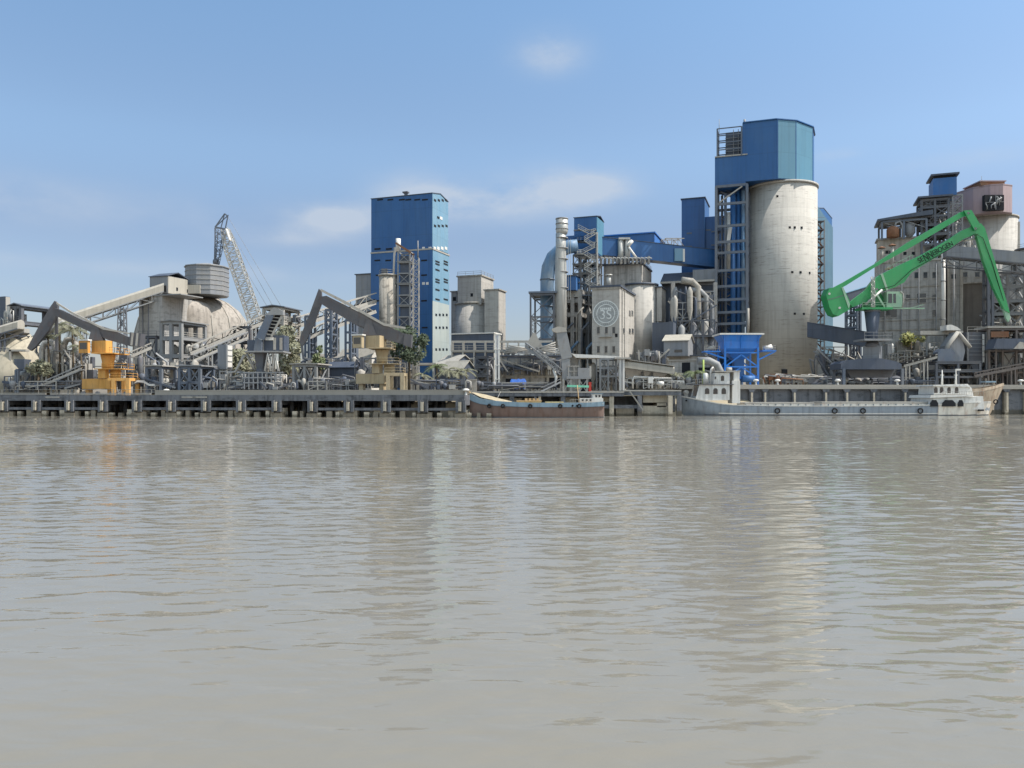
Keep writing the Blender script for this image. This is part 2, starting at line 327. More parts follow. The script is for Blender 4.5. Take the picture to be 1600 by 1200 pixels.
def gallery(name, label, p, q, w, h, mbody, mtruss=None, mroof=None, cover=True, n=None, supports=(), foot=5, cat='conveyor', group=None, belt=True, posts=.35, smat=None, roofr=.0):
    p, q = Vector(p), Vector(q); dirn = (q-p).normalized(); r = dirn.cross(Vector((0, 0, 1))).normalized()
    th = T(name, label, cat, Vector((p.x, p.y, min(foot, p.z))), group); ln = (q-p).length; n = n or max(3, int(ln/(h*1.3)))
    up = Vector((0, 0, 1))
    if cover:
        b = MB(); vs = []
        for c in (p, q):
            prof = [(-w/2, 0), (w/2, 0), (w/2, h*.72), (w*.3, h*.95), (0, h*1.05), (-w*.3, h*.95), (-w/2, h*.72)] if roofr else [(-w/2, 0), (w/2, 0), (w/2, h), (-w/2, h)]
            vs += [c+r*x+up*z for x, z in prof]
        k = len(prof); b.add(vs, [tuple(range(k)), tuple(range(k, 2*k))]+[(i, (i+1) % k, k+(i+1) % k, k+i) for i in range(k)])
        th.part('housing', b, mbody)
    if mtruss:
        b = MB(); hb = h if not cover else -h*.8
        lo, hi = (0, h) if not cover else (-h*.8, -.05)
        for s in (-1, 1):
            o = r*(s*w/2)
            b.beam(p+o+up*lo, q+o+up*lo, .22, .26); b.beam(p+o+up*hi, q+o+up*hi, .22, .26)
            for i in range(n):
                a_, c_ = p.lerp(q, i/n)+o, p.lerp(q, (i+1)/n)+o
                b.beam(a_+up*lo, a_+up*hi, .14); b.beam(a_+up*(lo if i % 2 else hi), c_+up*(hi if i % 2 else lo), .14)
        for i in range(n+1):
            a_ = p.lerp(q, i/n); b.beam(a_-r*w/2+up*lo, a_+r*w/2+up*lo, .12)
        th.part('truss', b, mtruss)
        if belt and not cover:
            b = MB(); b.beam(p+up*(h*.35), q+up*(h*.35), w*.6, .16); th.part('belt', b, black)
            b = MB(); b.beam(p+up*(h*1.0)+r*0, q+up*h*1.0, w*1.04, .08); th.part('roof_sheet', b, mroof or mbody)
            b = MB(); b.beam(p+up*.3+r*(w*.52), q+up*.3+r*(w*.52), .1, h*.35); th.part('side_sheet', b, mroof or mbody)
    elif mroof:
        b = MB(); b.beam(p+up*(h+.08), q+up*(h+.08), w*1.08, .14); th.part('roof_sheet', b, mroof)
    for t in supports:
        c = p.lerp(q, t); zt = c.z-(h*.8 if cover and mtruss else 0); sm = smat or mtruss or mbody; b = MB()
        for s in (-1, 1):
            for e in (-.8, .8):
                b.beam(Vector((c.x, c.y, foot))+r*(s*w*.55)+dirn*e*.6, Vector((c.x, c.y, zt))+r*(s*w*.45)+dirn*e*.6, posts)
        k = max(1, int((zt-foot)/3.4))
        for i in range(k+1):
            z = foot+(zt-foot)*i/k
            for e in (-.8, .8): b.beam(Vector((c.x, c.y, z))-r*w*.5+dirn*e*.6, Vector((c.x, c.y, z))+r*w*.5+dirn*e*.6, posts*.7)
            if i < k:
                z2 = foot+(zt-foot)*(i+1)/k; b.beam(Vector((c.x, c.y, z))-r*w*.5, Vector((c.x, c.y, z2))+r*w*.5, posts*.35); b.beam(Vector((c.x, c.y, z2))-r*w*.5, Vector((c.x, c.y, z))+r*w*.5, posts*.35)
        th.part('trestle', b, sm)
    return th
def wins_front(th, fr, items, m=None, name='window', parent=None, y=0, frame=None):
    for x, z, w_, h_ in items:
        o = th.part(name, MB(fr).box(x, x+w_, y-.05, y+.1, z, z+h_), m or glass, parent)
        if frame: th.part('frame', MB(fr).box(x-.12, x+w_+.12, y-.16, y-.05, z-.12, z).box(x-.12, x+w_+.12, y-.1, y-.052, z+h_, z+h_+.12), frame, o)
def wins_side(th, fr, items, m=None, name='window', x=0, parent=None, frame=None):
    for y, z, w_, h_ in items:
        o = th.part(name, MB(fr).box(x-.1, x+.05, y, y+w_, z, z+h_), m or glass, parent)
        if frame: th.part('frame', MB(fr).box(x+.05, x+.16, y-.12, y+w_+.12, z-.12, z), frame, o)
def gable(fr, w, d, z0, z1, zr, over=.4, th=.22):  # walls (gable on the right side face) and a roof sheet
    wl = MB(fr); vs = []
    for x in (-w, 0): vs += [(x, 0, z0), (x, d, z0), (x, d, z1), (x, d/2, zr), (x, 0, z1)]
    wl.add(vs, [(0, 1, 2, 3, 4), (9, 8, 7, 6, 5), (0, 4, 9, 5), (1, 6, 7, 2), (0, 5, 6, 1)])
    rf = MB(fr); vs = []
    s_ = (zr-z1)/(d/2)
    for x in (-w-over, over): vs += [(x, -over, z1-over*s_+.03), (x, d/2, zr+.03), (x, d+over, z1-over*s_+.03), (x, d+over, z1-over*s_+th), (x, d/2, zr+th+.02), (x, -over, z1-over*s_+th)]
    rf.add(vs, [(0, 1, 4, 5), (1, 2, 3, 4), (6, 11, 10, 7), (7, 10, 9, 8), (5, 4, 10, 11), (4, 3, 9, 10), (0, 6, 7, 1), (1, 7, 8, 2), (0, 5, 11, 6), (2, 8, 9, 3)])
    return wl, rf
def shed(name, label, cat, pl, pc, pr, Y, rt, rb, mw, mr, ridge=1.5, a=A0, group=None, foot=5):
    fr, w, d = corner(pl, pc, pr, Y, a); d = min(d, 40)
    z1 = Z(rt, Y); th = T(name, label, cat, fr((-w/2, d/2, foot)), group)
    wl, rf = gable(fr, w, d, min(foot, Z(rb, Y)), z1, z1+ridge); th.part('wall', wl, mw); th.part('roof', rf, mr)
    return th, fr, w, d
def block(name, label, cat, pl, pc, pr, Y, rt, mw, foot=5, a=A0, roof=None, over=.3, dmax=60, group=None, rth=.5, part='wall'):
    fr, w, d = corner(pl, pc, pr, Y, a); d = min(d, dmax); z1 = Z(rt, Y)
    th = T(name, label, cat, fr((-w/2, d/2, foot)), group)
    th.part(part, MB(fr).box(-w, 0, 0, d, foot, z1), mw)
    if roof: th.part('roof', MB(fr).box(-w-over, over, -over, d+over, z1+.003, z1+rth), roof)
    return th, fr, w, d, z1
def crown(b, c, r, n, rz=None, size=.45, rn=rnd, clumps=9):
    cs = []
    for k in range(clumps):
        t, u = rn.uniform(0, 6.283), rn.uniform(-1, 1); q = rn.uniform(.35, .85)
        cs.append((Vector((math.cos(t)*math.sqrt(1-u*u)*r*q, math.sin(t)*math.sqrt(1-u*u)*r*q, u*(rz or r)*q)), rn.uniform(.28, .5)*r))
    for k in range(n):
        o, rr = rn.choice(cs); t, u = rn.uniform(0, 6.283), rn.uniform(-1, 1); q = rn.uniform(.5, 1)**.5
        p = Vector(c)+o+Vector((math.cos(t)*math.sqrt(1-u*u), math.sin(t)*math.sqrt(1-u*u), u))*rr*q
        a_ = Vector((rn.gauss(0, 1), rn.gauss(0, 1), rn.gauss(0, 1))).normalized()*size*rn.uniform(.5, 1.2)
        e = a_.orthogonal().normalized()*a_.length*rn.uniform(.35, .7)
        b.add([p-a_, p+e, p+a_, p-e], [(0, 1, 2, 3)])
    return cs
def tree(name, label, px, py_top, Y, r, m=None, foot=4.6, rz=None, n=900, group=None, size=.45, seed=1):
    rn = random.Random(seed); zt = Z(py_top, Y); x = X(px, Y); rz = rz or r; c = Vector((x, Y, zt-rz))
    th = T(name, label, 'tree', (x, Y, foot), group); b = MB(); cs = crown(b, c, r, n, rz, size, rn)
    tk = MB(); tk.tube([(x, Y, foot), (x+rn.uniform(-.3, .3), Y, (foot+c.z)/2), (c.x, c.y, c.z)], [.32, .24, .14], 7)
    for o, rr in cs[:6]: tk.tube([(c.x, c.y, c.z-rz*.5), Vector(c)+o*.5+Vector((0, 0, -.2)), Vector(c)+o], [.13, .08, .04], 5)
    th.part('trunk', tk, bark); th.part('crown', b, m or leafm); return th
def palm(name, label, px, py_top, Y, m=None, foot=4.6, fr_len=3.2, nf=13, group=None, seed=1, cat='palm'):
    rn = random.Random(seed); x = X(px, Y); zt = Z(py_top, Y)-fr_len*.35; th = T(name, label, cat, (x, Y, foot), group)
    th.part('trunk', MB().tube([(x, Y, foot), (x+.25, Y, (foot+zt)/2), (x, Y, zt)], [.26, .2, .16], 7), bark)
    b = MB()
    for k in range(nf):
        t = 6.283*k/nf+rn.uniform(-.2, .2); el_ = rn.uniform(.2, 1.15); L_ = fr_len*rn.uniform(.8, 1.1); pts = []
        for i in range(7):
            s = i/6; pts.append(Vector((x+math.cos(t)*L_*s*math.cos(el_*(1-s*.5)), Y+math.sin(t)*L_*s*math.cos(el_*(1-s*.5)), zt+L_*(math.sin(el_)*s-.75*s*s))))
        for i in range(6):
            d = pts[i+1]-pts[i]; sd_ = d.cross(Vector((0, 0, 1))).normalized()
            for s in (-1, 1):
                for j in range(3):
                    p = pts[i]+d*(j/3); ll_ = (.95-.5*abs(i/6-.4))*fr_len*.27
                    q = p+sd_*s*ll_+d.normalized()*ll_*.6-Vector((0, 0, ll_*.45)); b.add([p, p+d*.22, q], [(0, 1, 2)])
            b.beam(pts[i], pts[i+1], .06)
    th.part('frond', b, m or leafm); return th
def text_mb(s, size, th=.06):
    c = bpy.data.curves.new('t', 'FONT'); c.body = s; c.size = size; c.extrude = th/2; c.align_x = 'CENTER'; c.align_y = 'CENTER'
    o = bpy.data.objects.new('t', c); COL.objects.link(o); bpy.context.view_layer.update()
    me = o.to_mesh(); vs = [v.co.copy() for v in me.vertices]; fs = [tuple(p.vertices) for p in me.polygons]
    o.to_mesh_clear(); bpy.data.objects.remove(o); bpy.data.curves.remove(c); return vs, fs
def hull(st, yc, n=7, inset=0):
    """st: list of (x, half beam at deck, half beam at water, z deck)"""
    b = MB(); rows = []
    for x, hb, hw, zd in st:
        row = []
        for s in (-1, 1):
            pr = [(hb, zd), (hb*.55+hw*.45, zd*.45), (hw, 0.0), (hw*.8, -.5)]
            row.append([(x, yc+s*a_, z) for a_, z in pr])
        rows.append(row[0]+row[1][::-1])
    k = len(rows[0]); vs = [p for r_ in rows for p in r_]; fs = []
    for i in range(len(rows)-1):
        for j in range(k-1): fs.append((i*k+j, i*k+j+1, (i+1)*k+j+1, (i+1)*k+j))
    sm = [True]*len(fs)
    fs.append(tuple(range(k))); fs.append(tuple(range((len(rows)-1)*k, len(rows)*k))); sm += [False, False]
    return b.add(vs, fs, sm)
def strake(st, yc, f0, f1, off=.05, zoff=0):   # band along the hull between two heights given as deck fractions
    b = MB()
    def prof(hb, hw, zd, f):
        z = zd*f
        if f > .45: t = (f-.45)/.55; y = (hb*.55+hw*.45)*(1-t)+hb*t
        else: t = f/.45; y = hw*(1-t)+(hb*.55+hw*.45)*t
        return y, z
    for s in (-1, 1):
        vs = []
        for x, hb, hw, zd in st:
            for f in (f0, f1):
                y, z = prof(hb, hw, zd, f); vs += [(x, yc+s*(y+off), z+zoff), (x, yc+s*(y-off), z+zoff)]
        n = len(st); fs = []
        for i in range(n-1):
            a_ = i*4; c_ = a_+4
            fs += [(a_, a_+2, c_+2, c_), (a_+1, c_+1, c_+3, a_+3), (a_+2, a_+3, c_+3, c_+2), (a_, c_, c_+1, a_+1)]
        fs += [(0, 1, 3, 2), ((n-1)*4, (n-1)*4+2, (n-1)*4+3, (n-1)*4+1)]
        b.add(vs, fs)
    return b
def deck_mb(st, yc, drop=.3, x0=None, x1=None):
    b = MB(); vs = []
    for x, hb, hw, zd in st: vs += [(x, yc-hb*.97, zd-drop), (x, yc+hb*.97, zd-drop)]
    return b.add(vs, [(2*i, 2*i+1, 2*i+3, 2*i+2) for i in range(len(st)-1)])
def tyre(th, x, y, z, r=.45):
    b = MB(); n = 14
    b.tube([(x+r*math.cos(6.283*i/n), y, z+r*math.sin(6.283*i/n)) for i in range(n+1)], .14, 6); th.part('tyre_fender', b, black)
def bollard(px, py, Y, label, z0=None):
    x = X(px, Y); z = z0 if z0 is not None else Z(py, Y); th = T('bollard', label, 'bollard', (x, Y, z), 'white mushroom bollards along the quay')
    th.part('stem', MB().lathe(x, Y, [(.3, z), (.22, z+.1), (.22, z+.75)], 12), whitep)
    th.part('cap', MB().lathe(x, Y, [(.3, z+.7), (.62, z+.8), (.66, z+1.0), (.4, z+1.2), (.1, z+1.25)], 14), whitep)
    return th
# ---------------- water, ground, quays ----------------
def water():
    m = bpy.data.materials.new('river_water'); m.use_nodes = True; t = m.node_tree; nn, ll = t.nodes.new, t.links.new
    b = t.nodes['Principled BSDF']; tc = nn('ShaderNodeTexCoord')
    b.inputs['Roughness'].default_value = .03; b.inputs['IOR'].default_value = 1.38
    def noise(sc, st, rot, det=3, rg=.55, dist=0.):
        mp = nn('ShaderNodeMapping'); mp.inputs['Scale'].default_value = st; mp.inputs['Rotation'].default_value = (0, 0, R(rot)); ll(tc.outputs['Object'], mp.inputs[0])
        n = nn('ShaderNodeTexNoise'); ll(mp.outputs[0], n.inputs[0]); n.inputs['Scale'].default_value = sc; n.inputs['Detail'].default_value = det; n.inputs['Roughness'].default_value = rg; n.inputs['Distortion'].default_value = dist
        return n.outputs[0]
    def M(op, a, c, d=None):
        n = nn('ShaderNodeMath'); n.operation = op
        for i, v in enumerate((a, c, d)):
            if v is None: continue
            if isinstance(v, (int, float)): n.inputs[i].default_value = v
            else: ll(v, n.inputs[i])
        return n.outputs[0]
    big = noise(.12, (1, 1.6, 1), 8, 3); mid = noise(.7, (.45, 1.35, 1), 6, 1.2, .4, .6); sm = noise(2.0, (.5, 1.4, 1), -6, 1.6, .42, .5); fine = noise(6, (.6, 1.4, 1), 10, 2)
    patch = noise(.045, (.35, 1.6, 1), 3, 4)
    pm = nn('ShaderNodeMapRange'); ll(patch, pm.inputs[0]); pm.inputs[1].default_value = .38; pm.inputs[2].default_value = .62; pm.inputs[3].default_value = .35; pm.inputs[4].default_value = 1.15
    h = M('MULTIPLY_ADD', big, .06, M('MULTIPLY_ADD', mid, .02, M('MULTIPLY_ADD', sm, .06, M('MULTIPLY', fine, .006))))
    h = M('MULTIPLY', h, pm.outputs[0])
    bp = nn('ShaderNodeBump'); bp.inputs['Strength'].default_value = .62; bp.inputs['Distance'].default_value = 1.0; ll(h, bp.inputs['Height']); ll(bp.outputs[0], b.inputs['Normal'])
    cr = nn('ShaderNodeMix'); cr.data_type = 'RGBA'; ll(noise(.05, (1, 1, 1), 0, 3), cr.inputs['Factor'])
    cr.inputs['A'].default_value = (.165, .152, .122, 1); cr.inputs['B'].default_value = (.195, .18, .146, 1); ll(cr.outputs['Result'], b.inputs['Base Color'])
    return m
import numpy as np
def river():                                    # one sheet with real wavelets: a sum of sine trains running towards the near bank
    rs = np.random.RandomState(5); ys = [3.0]
    while ys[-1] < 176: ys.append(ys[-1]+.05+ys[-1]*.0013)
    ys = np.array([-400., -2.]+ys+[205.]); nu = 440
    u = np.linspace(-1, 1, nu); half = np.clip(ys, 3, 180)*.86+9
    xx = half[:, None]*u[None, :]; yy = np.repeat(ys[:, None], nu, 1); sp = np.gradient(ys)[:, None]; sx = (half*2/nu)[:, None]
    z = np.zeros_like(xx); N_ = 110
    for i in range(N_):
        lam = .23*(10 ** (rs.rand()*.95)); th = rs.normal(0, .42); k = 2*np.pi/lam; kx, ky = k*np.sin(th), k*np.cos(th)
        amp = .056*np.sqrt(2/N_)/k*(1.1 if lam < .9 else .72)
        fade = np.clip((lam/np.maximum(sp, 1e-3)-2.6)/2, 0, 1)*np.clip((2*np.pi/(abs(kx)+1e-6)/sx-2.6)/2, 0, 1)
        z += amp*fade*np.sin(kx*xx+ky*yy+rs.rand()*6.283)
    env = np.ones_like(xx)
    for i in range(9):
        lam = rs.uniform(14, 60); th = rs.normal(0, .5); k = 2*np.pi/lam; env += .16*np.sin(k*np.sin(th)*xx*.5+k*np.cos(th)*yy+rs.rand()*6.283)
    z *= np.clip(env, .3, 1.7)*(1+.75*np.clip((yy-25)/60, 0, 1))*np.clip((yy+2)/16, .45, 1); z[yy < 2] = 0; z[yy > 200] = 0
    X_ = np.concatenate([np.full((len(ys), 1), -4000.), xx, np.full((len(ys), 1), 4000.)], 1); Y_ = np.repeat(ys[:, None], nu+2, 1); Z_ = np.pad(z, ((0, 0), (1, 1)))
    co = np.stack([X_, Y_, Z_], -1).reshape(-1, 3); m = nu+2; a = (np.arange(len(ys)-1)[:, None]*m+np.arange(m-1)[None, :]).reshape(-1)
    f = np.stack([a, a+1, a+m+1, a+m], -1).astype(np.int32)
    me = bpy.data.meshes.new('river'); me.vertices.add(len(co)); me.vertices.foreach_set('co', co.astype(np.float32).ravel())
    me.loops.add(f.size); me.loops.foreach_set('vertex_index', f.ravel()); me.polygons.add(len(f))
    me.polygons.foreach_set('loop_start', np.arange(len(f), dtype=np.int32)*4); me.polygons.foreach_set('use_smooth', np.ones(len(f), bool))
    me.update(calc_edges=True); me.validate(); me.materials.append(water())
    o = bpy.data.objects.new('river', me); COL.objects.link(o); o['kind'] = 'structure'
river()
struct('riverbed', MB().add([(-4000, -400, -6), (4000, -400, -6), (4000, 4000, -6), (-4000, 4000, -6)], [(0, 1, 2, 3)]), earth)
struct('ground', MB().slab([(-3000, 190), (-150, 186), (-7, 168), (-7, 172), (46, 178), (46, 189), (400, 200), (3000, 260), (3000, 3500), (-3000, 3500)], -5, 4.6), earth)
bank = MB(); rb = random.Random(3)
xs = [-170+8*i for i in range(29)]
vs = []
for x in xs:
    yb = 186-(x+150)*18/143 if x < -7 else 171+(x+7)*.14
    vs += [(x, yb-9+rb.uniform(-.8, .8), -.8), (x, yb-5+rb.uniform(-.6, .6), 1.3+rb.uniform(-.4, .4)), (x, yb+1, 4.62)]
bank.add(vs, [(3*i+j, 3*i+3+j, 3*i+4+j, 3*i+1+j) for i in range(len(xs)-1) for j in (0, 1)])
struct('river_bank', bank, earth)
# jetty
JA = R(7.1); J = Fr(-106.0, 163.0, JA); JL = 97.6; JD = 15.0; DZ = 4.35
jt = T('jetty', 'long concrete jetty on piles along the left half of the shore', 'jetty', J((50, 7, 0)))
jt.part('deck', MB(J).box(-34, JL, 0, JD, DZ-1.15, DZ), dock)
jt.part('edge_kerb', MB(J).box(34, JL, .35, .75, DZ+.003, DZ+.82).box(34, JL, .3, .8, DZ+.82, DZ+1.0), deckm)
b = MB(J); 
for x0, x1 in ((-34, 10), (11, 33)): b.box(x0, x1, .3, .6, DZ+.1, DZ+.35)
jt.part('edge_pipe', b, psteel)
b = MB(J)
for t in range(-4, 12): b.beam((t*8.3, .5, DZ), (t*8.3, .5, DZ+1.1), .09)
for z in (.6, 1.1): b.beam((-34, .5, DZ+z), (34, .5, DZ+z), .07)
jt.part('railing', b, psteel)
# column positions from the photo's rows of fenders
sp_ = 7.39; t0 = None
def jet_t(px):                                  # where the line of sight at px meets the jetty front
    k = (px-CX)/F; return (k*J.y-J.x)/(J.c+k*J.s)
t0 = jet_t(7)
ncol = 14
for i in range(-4, ncol+1):
    t = t0+sp_*i
    if t > JL-.5: break
    jt.part('fender_column', MB(J).box(t-1.1, t-.6, -.35, .5, .9, DZ-1.0).box(t-.6, t+.35, .05, .5, .9, DZ-1.0).box(t+.35, t+.8, -.3, .5, 1.0, DZ-1.0), dock)
    o = jt.part('fender_strip', MB(J).box(t-.55, t-.05, -.5, .1, 1.25, DZ-1.35), docklt)
    jt.part('cross_beam', MB(J).box(t-.8, t+.5, .5, JD, DZ-2.0, DZ-1.15), dock)
    if i % 5 != 3: jt.part('walkway_beam', MB(J).box(t+.8, t+sp_-1.1, 0, .6, 1.35, 1.85), dock)
    for k, dx in enumerate((1.2, 3.3, 5.2)):
        for yy in (1.0, 5.2, 9.6):
            r_ = rb.uniform(.3, .55); dx += rb.uniform(-.35, .35)
            if yy == 1.0: jt.part('pile', MB(J).box(t+dx-r_, t+dx+r_, .05, .85, -1.5, rb.uniform(.75, 1.35)), docklt if (i+k) % 2 else wetm)
            else: jt.part('pile', MB(J).lathe(t+dx, yy, [(.45, -1.5), (.45, DZ-1.15)], 10), dock)
    if i in (4, 5, 7, 8, 10, 11, 13): jt.part('pile_cap', MB(J).box(t+.9-3.6, t+1.05, .55, 2.6, -1, 1.1+.35*(i % 3)), docklt)
    jt.part('pile_foot', MB(J).box(t-1.4, t+.9, -.1, 1.2, -1.5, .75), wetm)
for k, px in enumerate((82, 295, 312)):
    t = jet_t(px); jt.part('mooring_plate', MB(J).box(t-1.5, t+1.5, -.1, 0, DZ-.55, DZ-.3), psteel)
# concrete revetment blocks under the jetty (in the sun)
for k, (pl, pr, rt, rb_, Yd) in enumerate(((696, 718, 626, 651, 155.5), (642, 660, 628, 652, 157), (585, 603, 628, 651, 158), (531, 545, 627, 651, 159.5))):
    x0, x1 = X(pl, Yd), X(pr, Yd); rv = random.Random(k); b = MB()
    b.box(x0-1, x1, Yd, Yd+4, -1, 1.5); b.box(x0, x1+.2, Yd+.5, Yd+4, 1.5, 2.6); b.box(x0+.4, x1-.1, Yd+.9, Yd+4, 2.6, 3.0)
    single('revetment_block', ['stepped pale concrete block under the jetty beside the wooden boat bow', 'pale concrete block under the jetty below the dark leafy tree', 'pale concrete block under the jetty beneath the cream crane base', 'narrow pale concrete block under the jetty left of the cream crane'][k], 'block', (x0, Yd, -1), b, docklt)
# middle quay
QY = 163
mq = T('quay', 'low dark open quay behind the small wooden boat, with thin white edge line', 'quay', (14, QY, 0))
xa, xb, xc_ = X(738, QY), X(975, QY), X(1066, QY)
mq.part('deck', MB().box(xa+.1, xb, QY, QY+9, 4.1, 5.0).box(xb+.002, xc_, QY+1, QY+9, 4.3, 5.3), dock)
mq.part('edge_strip', MB().box(xa+.1, xb, QY-.12, QY, 4.85, 5.12).box(xb+.002, xc_, QY+.88, QY+1, 5.15, 5.42), psteel)
mq.part('back_wall', MB().box(xa, xc_, QY+7, QY+7.6, -1, 4.2), dock)
for px in (762, 800, 838, 842, 880, 925, 956, 1000, 1048, 1062): 
    x = X(px, QY); mq.part('column', MB().box(x-.45, x+.45, QY+.2, QY+1.1, -1, 4.2), docklt if px in (842, 1048, 956) else dock)
mq.part('low_beam', MB().box(xa, xb+4, QY+.5, QY+1, 1.6, 2.3), dock)
for pl, pr, rt, rb_ in ((1004, 1043, 618, 629), (1000, 1043, 634, 652), (925, 952, 620, 628), (962, 990, 637, 651), (1026, 1040, 630, 636), (785, 815, 622, 632), (875, 900, 621, 630)):
    mq.part('wall_block', MB().box(X(pl, QY+3), X(pr, QY+3), QY+2.4, QY+7, Z(rb_, QY+2.4), Z(rt, QY+2.4)), docklt)
b = MB()
for s in (0, .9): b.beam((X(983, QY)+0, QY-.1-s, 5.2), (X(1004, QY), QY-.4-s, 1.2), .16)
for i in range(10): q = i/10; b.beam((X(983+21*q, QY), QY-.1, 5.2-4*q), (X(983+21*q, QY), QY-1.3, 5.2-4*q), .12)
mq.part('ladder', b, psteel)
# right quay
RQ = Fr(X(1062, 176), 176, -R(2.6)); RZ = 6.75; RL = 190
rq = T('quay', 'tall grey concrete quay wall with columns behind the long cargo ship', 'quay', RQ((60, 3, 0)))
rq.part('wall', MB(RQ).box(0, RL, 1.0, 3, -2, RZ-1.0), dock)
rq.part('coping', MB(RQ).box(0, RL, 0, 16, RZ-1.0, RZ-.4).box(0, RL, .6, 16, RZ-.396, RZ), deckm)
rq.part('apron', MB(RQ).box(0, RL, 3, 30, -2, RZ-.05), deckm)
for px in (1150, 1175, 1196, 1242, 1291, 1324, 1366, 1415, 1460, 1500, 1552, 1574, 1606, 1640):
    k = (px-CX)/F; t = (k*RQ.y-RQ.x)/(RQ.c+k*RQ.s)
    rq.part('column', MB(RQ).box(t-.45, t+.45, .25, 1.0, -1, RZ-1.0), docklt if px > 1555 else dock)
    rq.part('bracket', MB(RQ).prism([(t-.9, RZ-1.0), (t+.9, RZ-1.0), (t+.45, RZ-1.7), (t-.45, RZ-1.7)], .1, .9), dock)
    rq.part('fender', MB(RQ).box(t-.2, t+.2, .02, .24, 1, RZ-1.8), docklt)
for k, px in enumerate((1181, 1215, 1309, 1402, 1595)):
    kk = (px-CX)/F; t = (kk*RQ.y-RQ.x)/(RQ.c+kk*RQ.s); p = RQ((t, 1.2, RZ))
    bollard(px, 0, p.y, ['white mushroom bollard on the quay below the blue hopper', 'white mushroom bollard on the quay in front of the tall concrete silo', 'white mushroom bollard on the quay right of the tall silo', 'white mushroom bollard on the quay left of the ship wheelhouse', 'white mushroom bollard at the far right end of the quay'][k], RZ)
bollard(260, 0, 160.5, 'small white bollard on the jetty edge right of the yellow crane', DZ)
bollard(728, 0, 150.9, 'white bollard at the right end of the jetty', DZ+.002)
# ---------------- the big blocks ----------------
def fx(fr, px): l = (px-CX)/F; return -(fr.x-l*fr.y)/(fr.c+l*fr.s)
def fy(fr, px): r = (px-CX)/F; return (r*fr.y-fr.x)/(fr.s-r*fr.c)
def zf(fr, px, py): return Z(py, fr.y-fx(fr, px)*fr.s)
def zs_(fr, px, py): return Z(py, fr.y+fy(fr, px)*fr.c)
def fw(fr, rows, wpx, hpx):                     # front windows listed in photo pixels
    o = []
    for py, pxs in rows:
        for px in pxs:
            x0, x1 = fx(fr, px-wpx/2), fx(fr, px+wpx/2); z = zf(fr, px, py); o.append((x0, z-hpx*.09, x1-x0, hpx*.18))
    return o
def sw(fr, rows, wpx, hpx):
    o = []
    for py, pxs in rows:
        for px in pxs:
            y0, y1 = fy(fr, px-wpx/2), fy(fr, px+wpx/2); z = zs_(fr, px, py); o.append((y0, z-hpx*.09, y1-y0, hpx*.18))
    return o
# ---- tall blue tower
fr, w, d = corner(580, 675, 700, 215); z1 = Z(302, 215); zm = Z(388, 215); zl = Z(470, 215)
t = T('processing_tower', 'tallest dark blue clad tower left of centre with pale windowed side', 'tower', fr((-w/2, d/2, 4.6)))
wl, rf = gable(fr, w, d, zm, z1, z1+1.0, .15)
t.part('upper_wall', MB(fr).box(-w, 0, 0, d, zm, z1), blue)
g = MB(fr).add([(0, 0, z1), (0, d, z1), (0, d/2, z1+1), (-w, 0, z1), (-w, d, z1), (-w, d/2, z1+1)], [(0, 1, 2), (3, 5, 4)]); t.part('gable', g, blueb)
t.part('roof', rf, dsheet)
t.part('lower_wall', MB(fr).box(-w-.05, .12, -.12, d+.3, 4.6, zm-.003), blue)
t.part('side_cladding', MB(fr).box(.003, .12, .1, d-.1, zm+.3, z1-.1), blueb, label='weathered blue side cladding, paled by painted sunlight')  # this panel and the next carry sunlight in their colour
t.part('side_cladding', MB(fr).box(.123, .28, 0, d+.2, zl, zm-.3), blueb, label='weathered blue side cladding, paled by painted sunlight')
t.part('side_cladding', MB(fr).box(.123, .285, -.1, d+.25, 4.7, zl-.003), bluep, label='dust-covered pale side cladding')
t.part('flashing', MB(fr).box(-w-.15, .2, -.25, -.12, zm-.35, zm+.05).box(.28, .42, -.2, d+.4, zm-.35, zm+.05), psteel)
wins_front(t, fr, fw(fr, [(312, (594, 610, 628, 638, 652, 664))], 9, 2.2), void, 'vent', y=-.02)
wins_front(t, fr, fw(fr, [(389, (590, 608)), (407, (590, 607, 663)), (430, (592, 663)), (470, (590, 663)), (512, (664,)), (535, (664,)), (548, (600,))], 9, 2.2), void, 'vent', y=-.14)
wins_front(t, fr, fw(fr, [(443, (662, 668)), (388, (662, 672))], 4, 4), whitep, 'skylight', y=-.14)
wins_side(t, fr, sw(fr, [(313, (679, 685, 691, 696.5)), (340, (684,)), (353, (679, 685, 691, 697))], 3.2, 3.2), void, 'vent', x=.15)
wins_side(t, fr, sw(fr, [(341, (688.5,)), (388, (678.5, 684, 690, 696))], 3.6, 4.5), whitep, 'skylight', x=.15)
wins_side(t, fr, sw(fr, [(r, (682, 695)) for r in (409, 413, 422, 437, 441, 453, 468)], 6.5, 2.4), void, 'vent', x=.3)
wins_side(t, fr, sw(fr, [(r, (680, 685.5, 691, 696.5)) for r in (492, 512, 546)], 2.6, 3.6), glass, 'window', x=.3)
t.part('rooftop_vent', MB(fr).box(-10.6, -9.9, 4, 4.8, z1+.5, z1+2.0).box(-11.1, -9.5, 3.8, 5.0, z1+2.0, z1+2.4), darkm)
# grey annex left of it
t, fr, w, d, z = block('annex', 'grey windowless annex on the left side of the tall blue tower', 'building', 556, 583, 600, 222, 428, greysh, roof=dsheet, rth=.25)
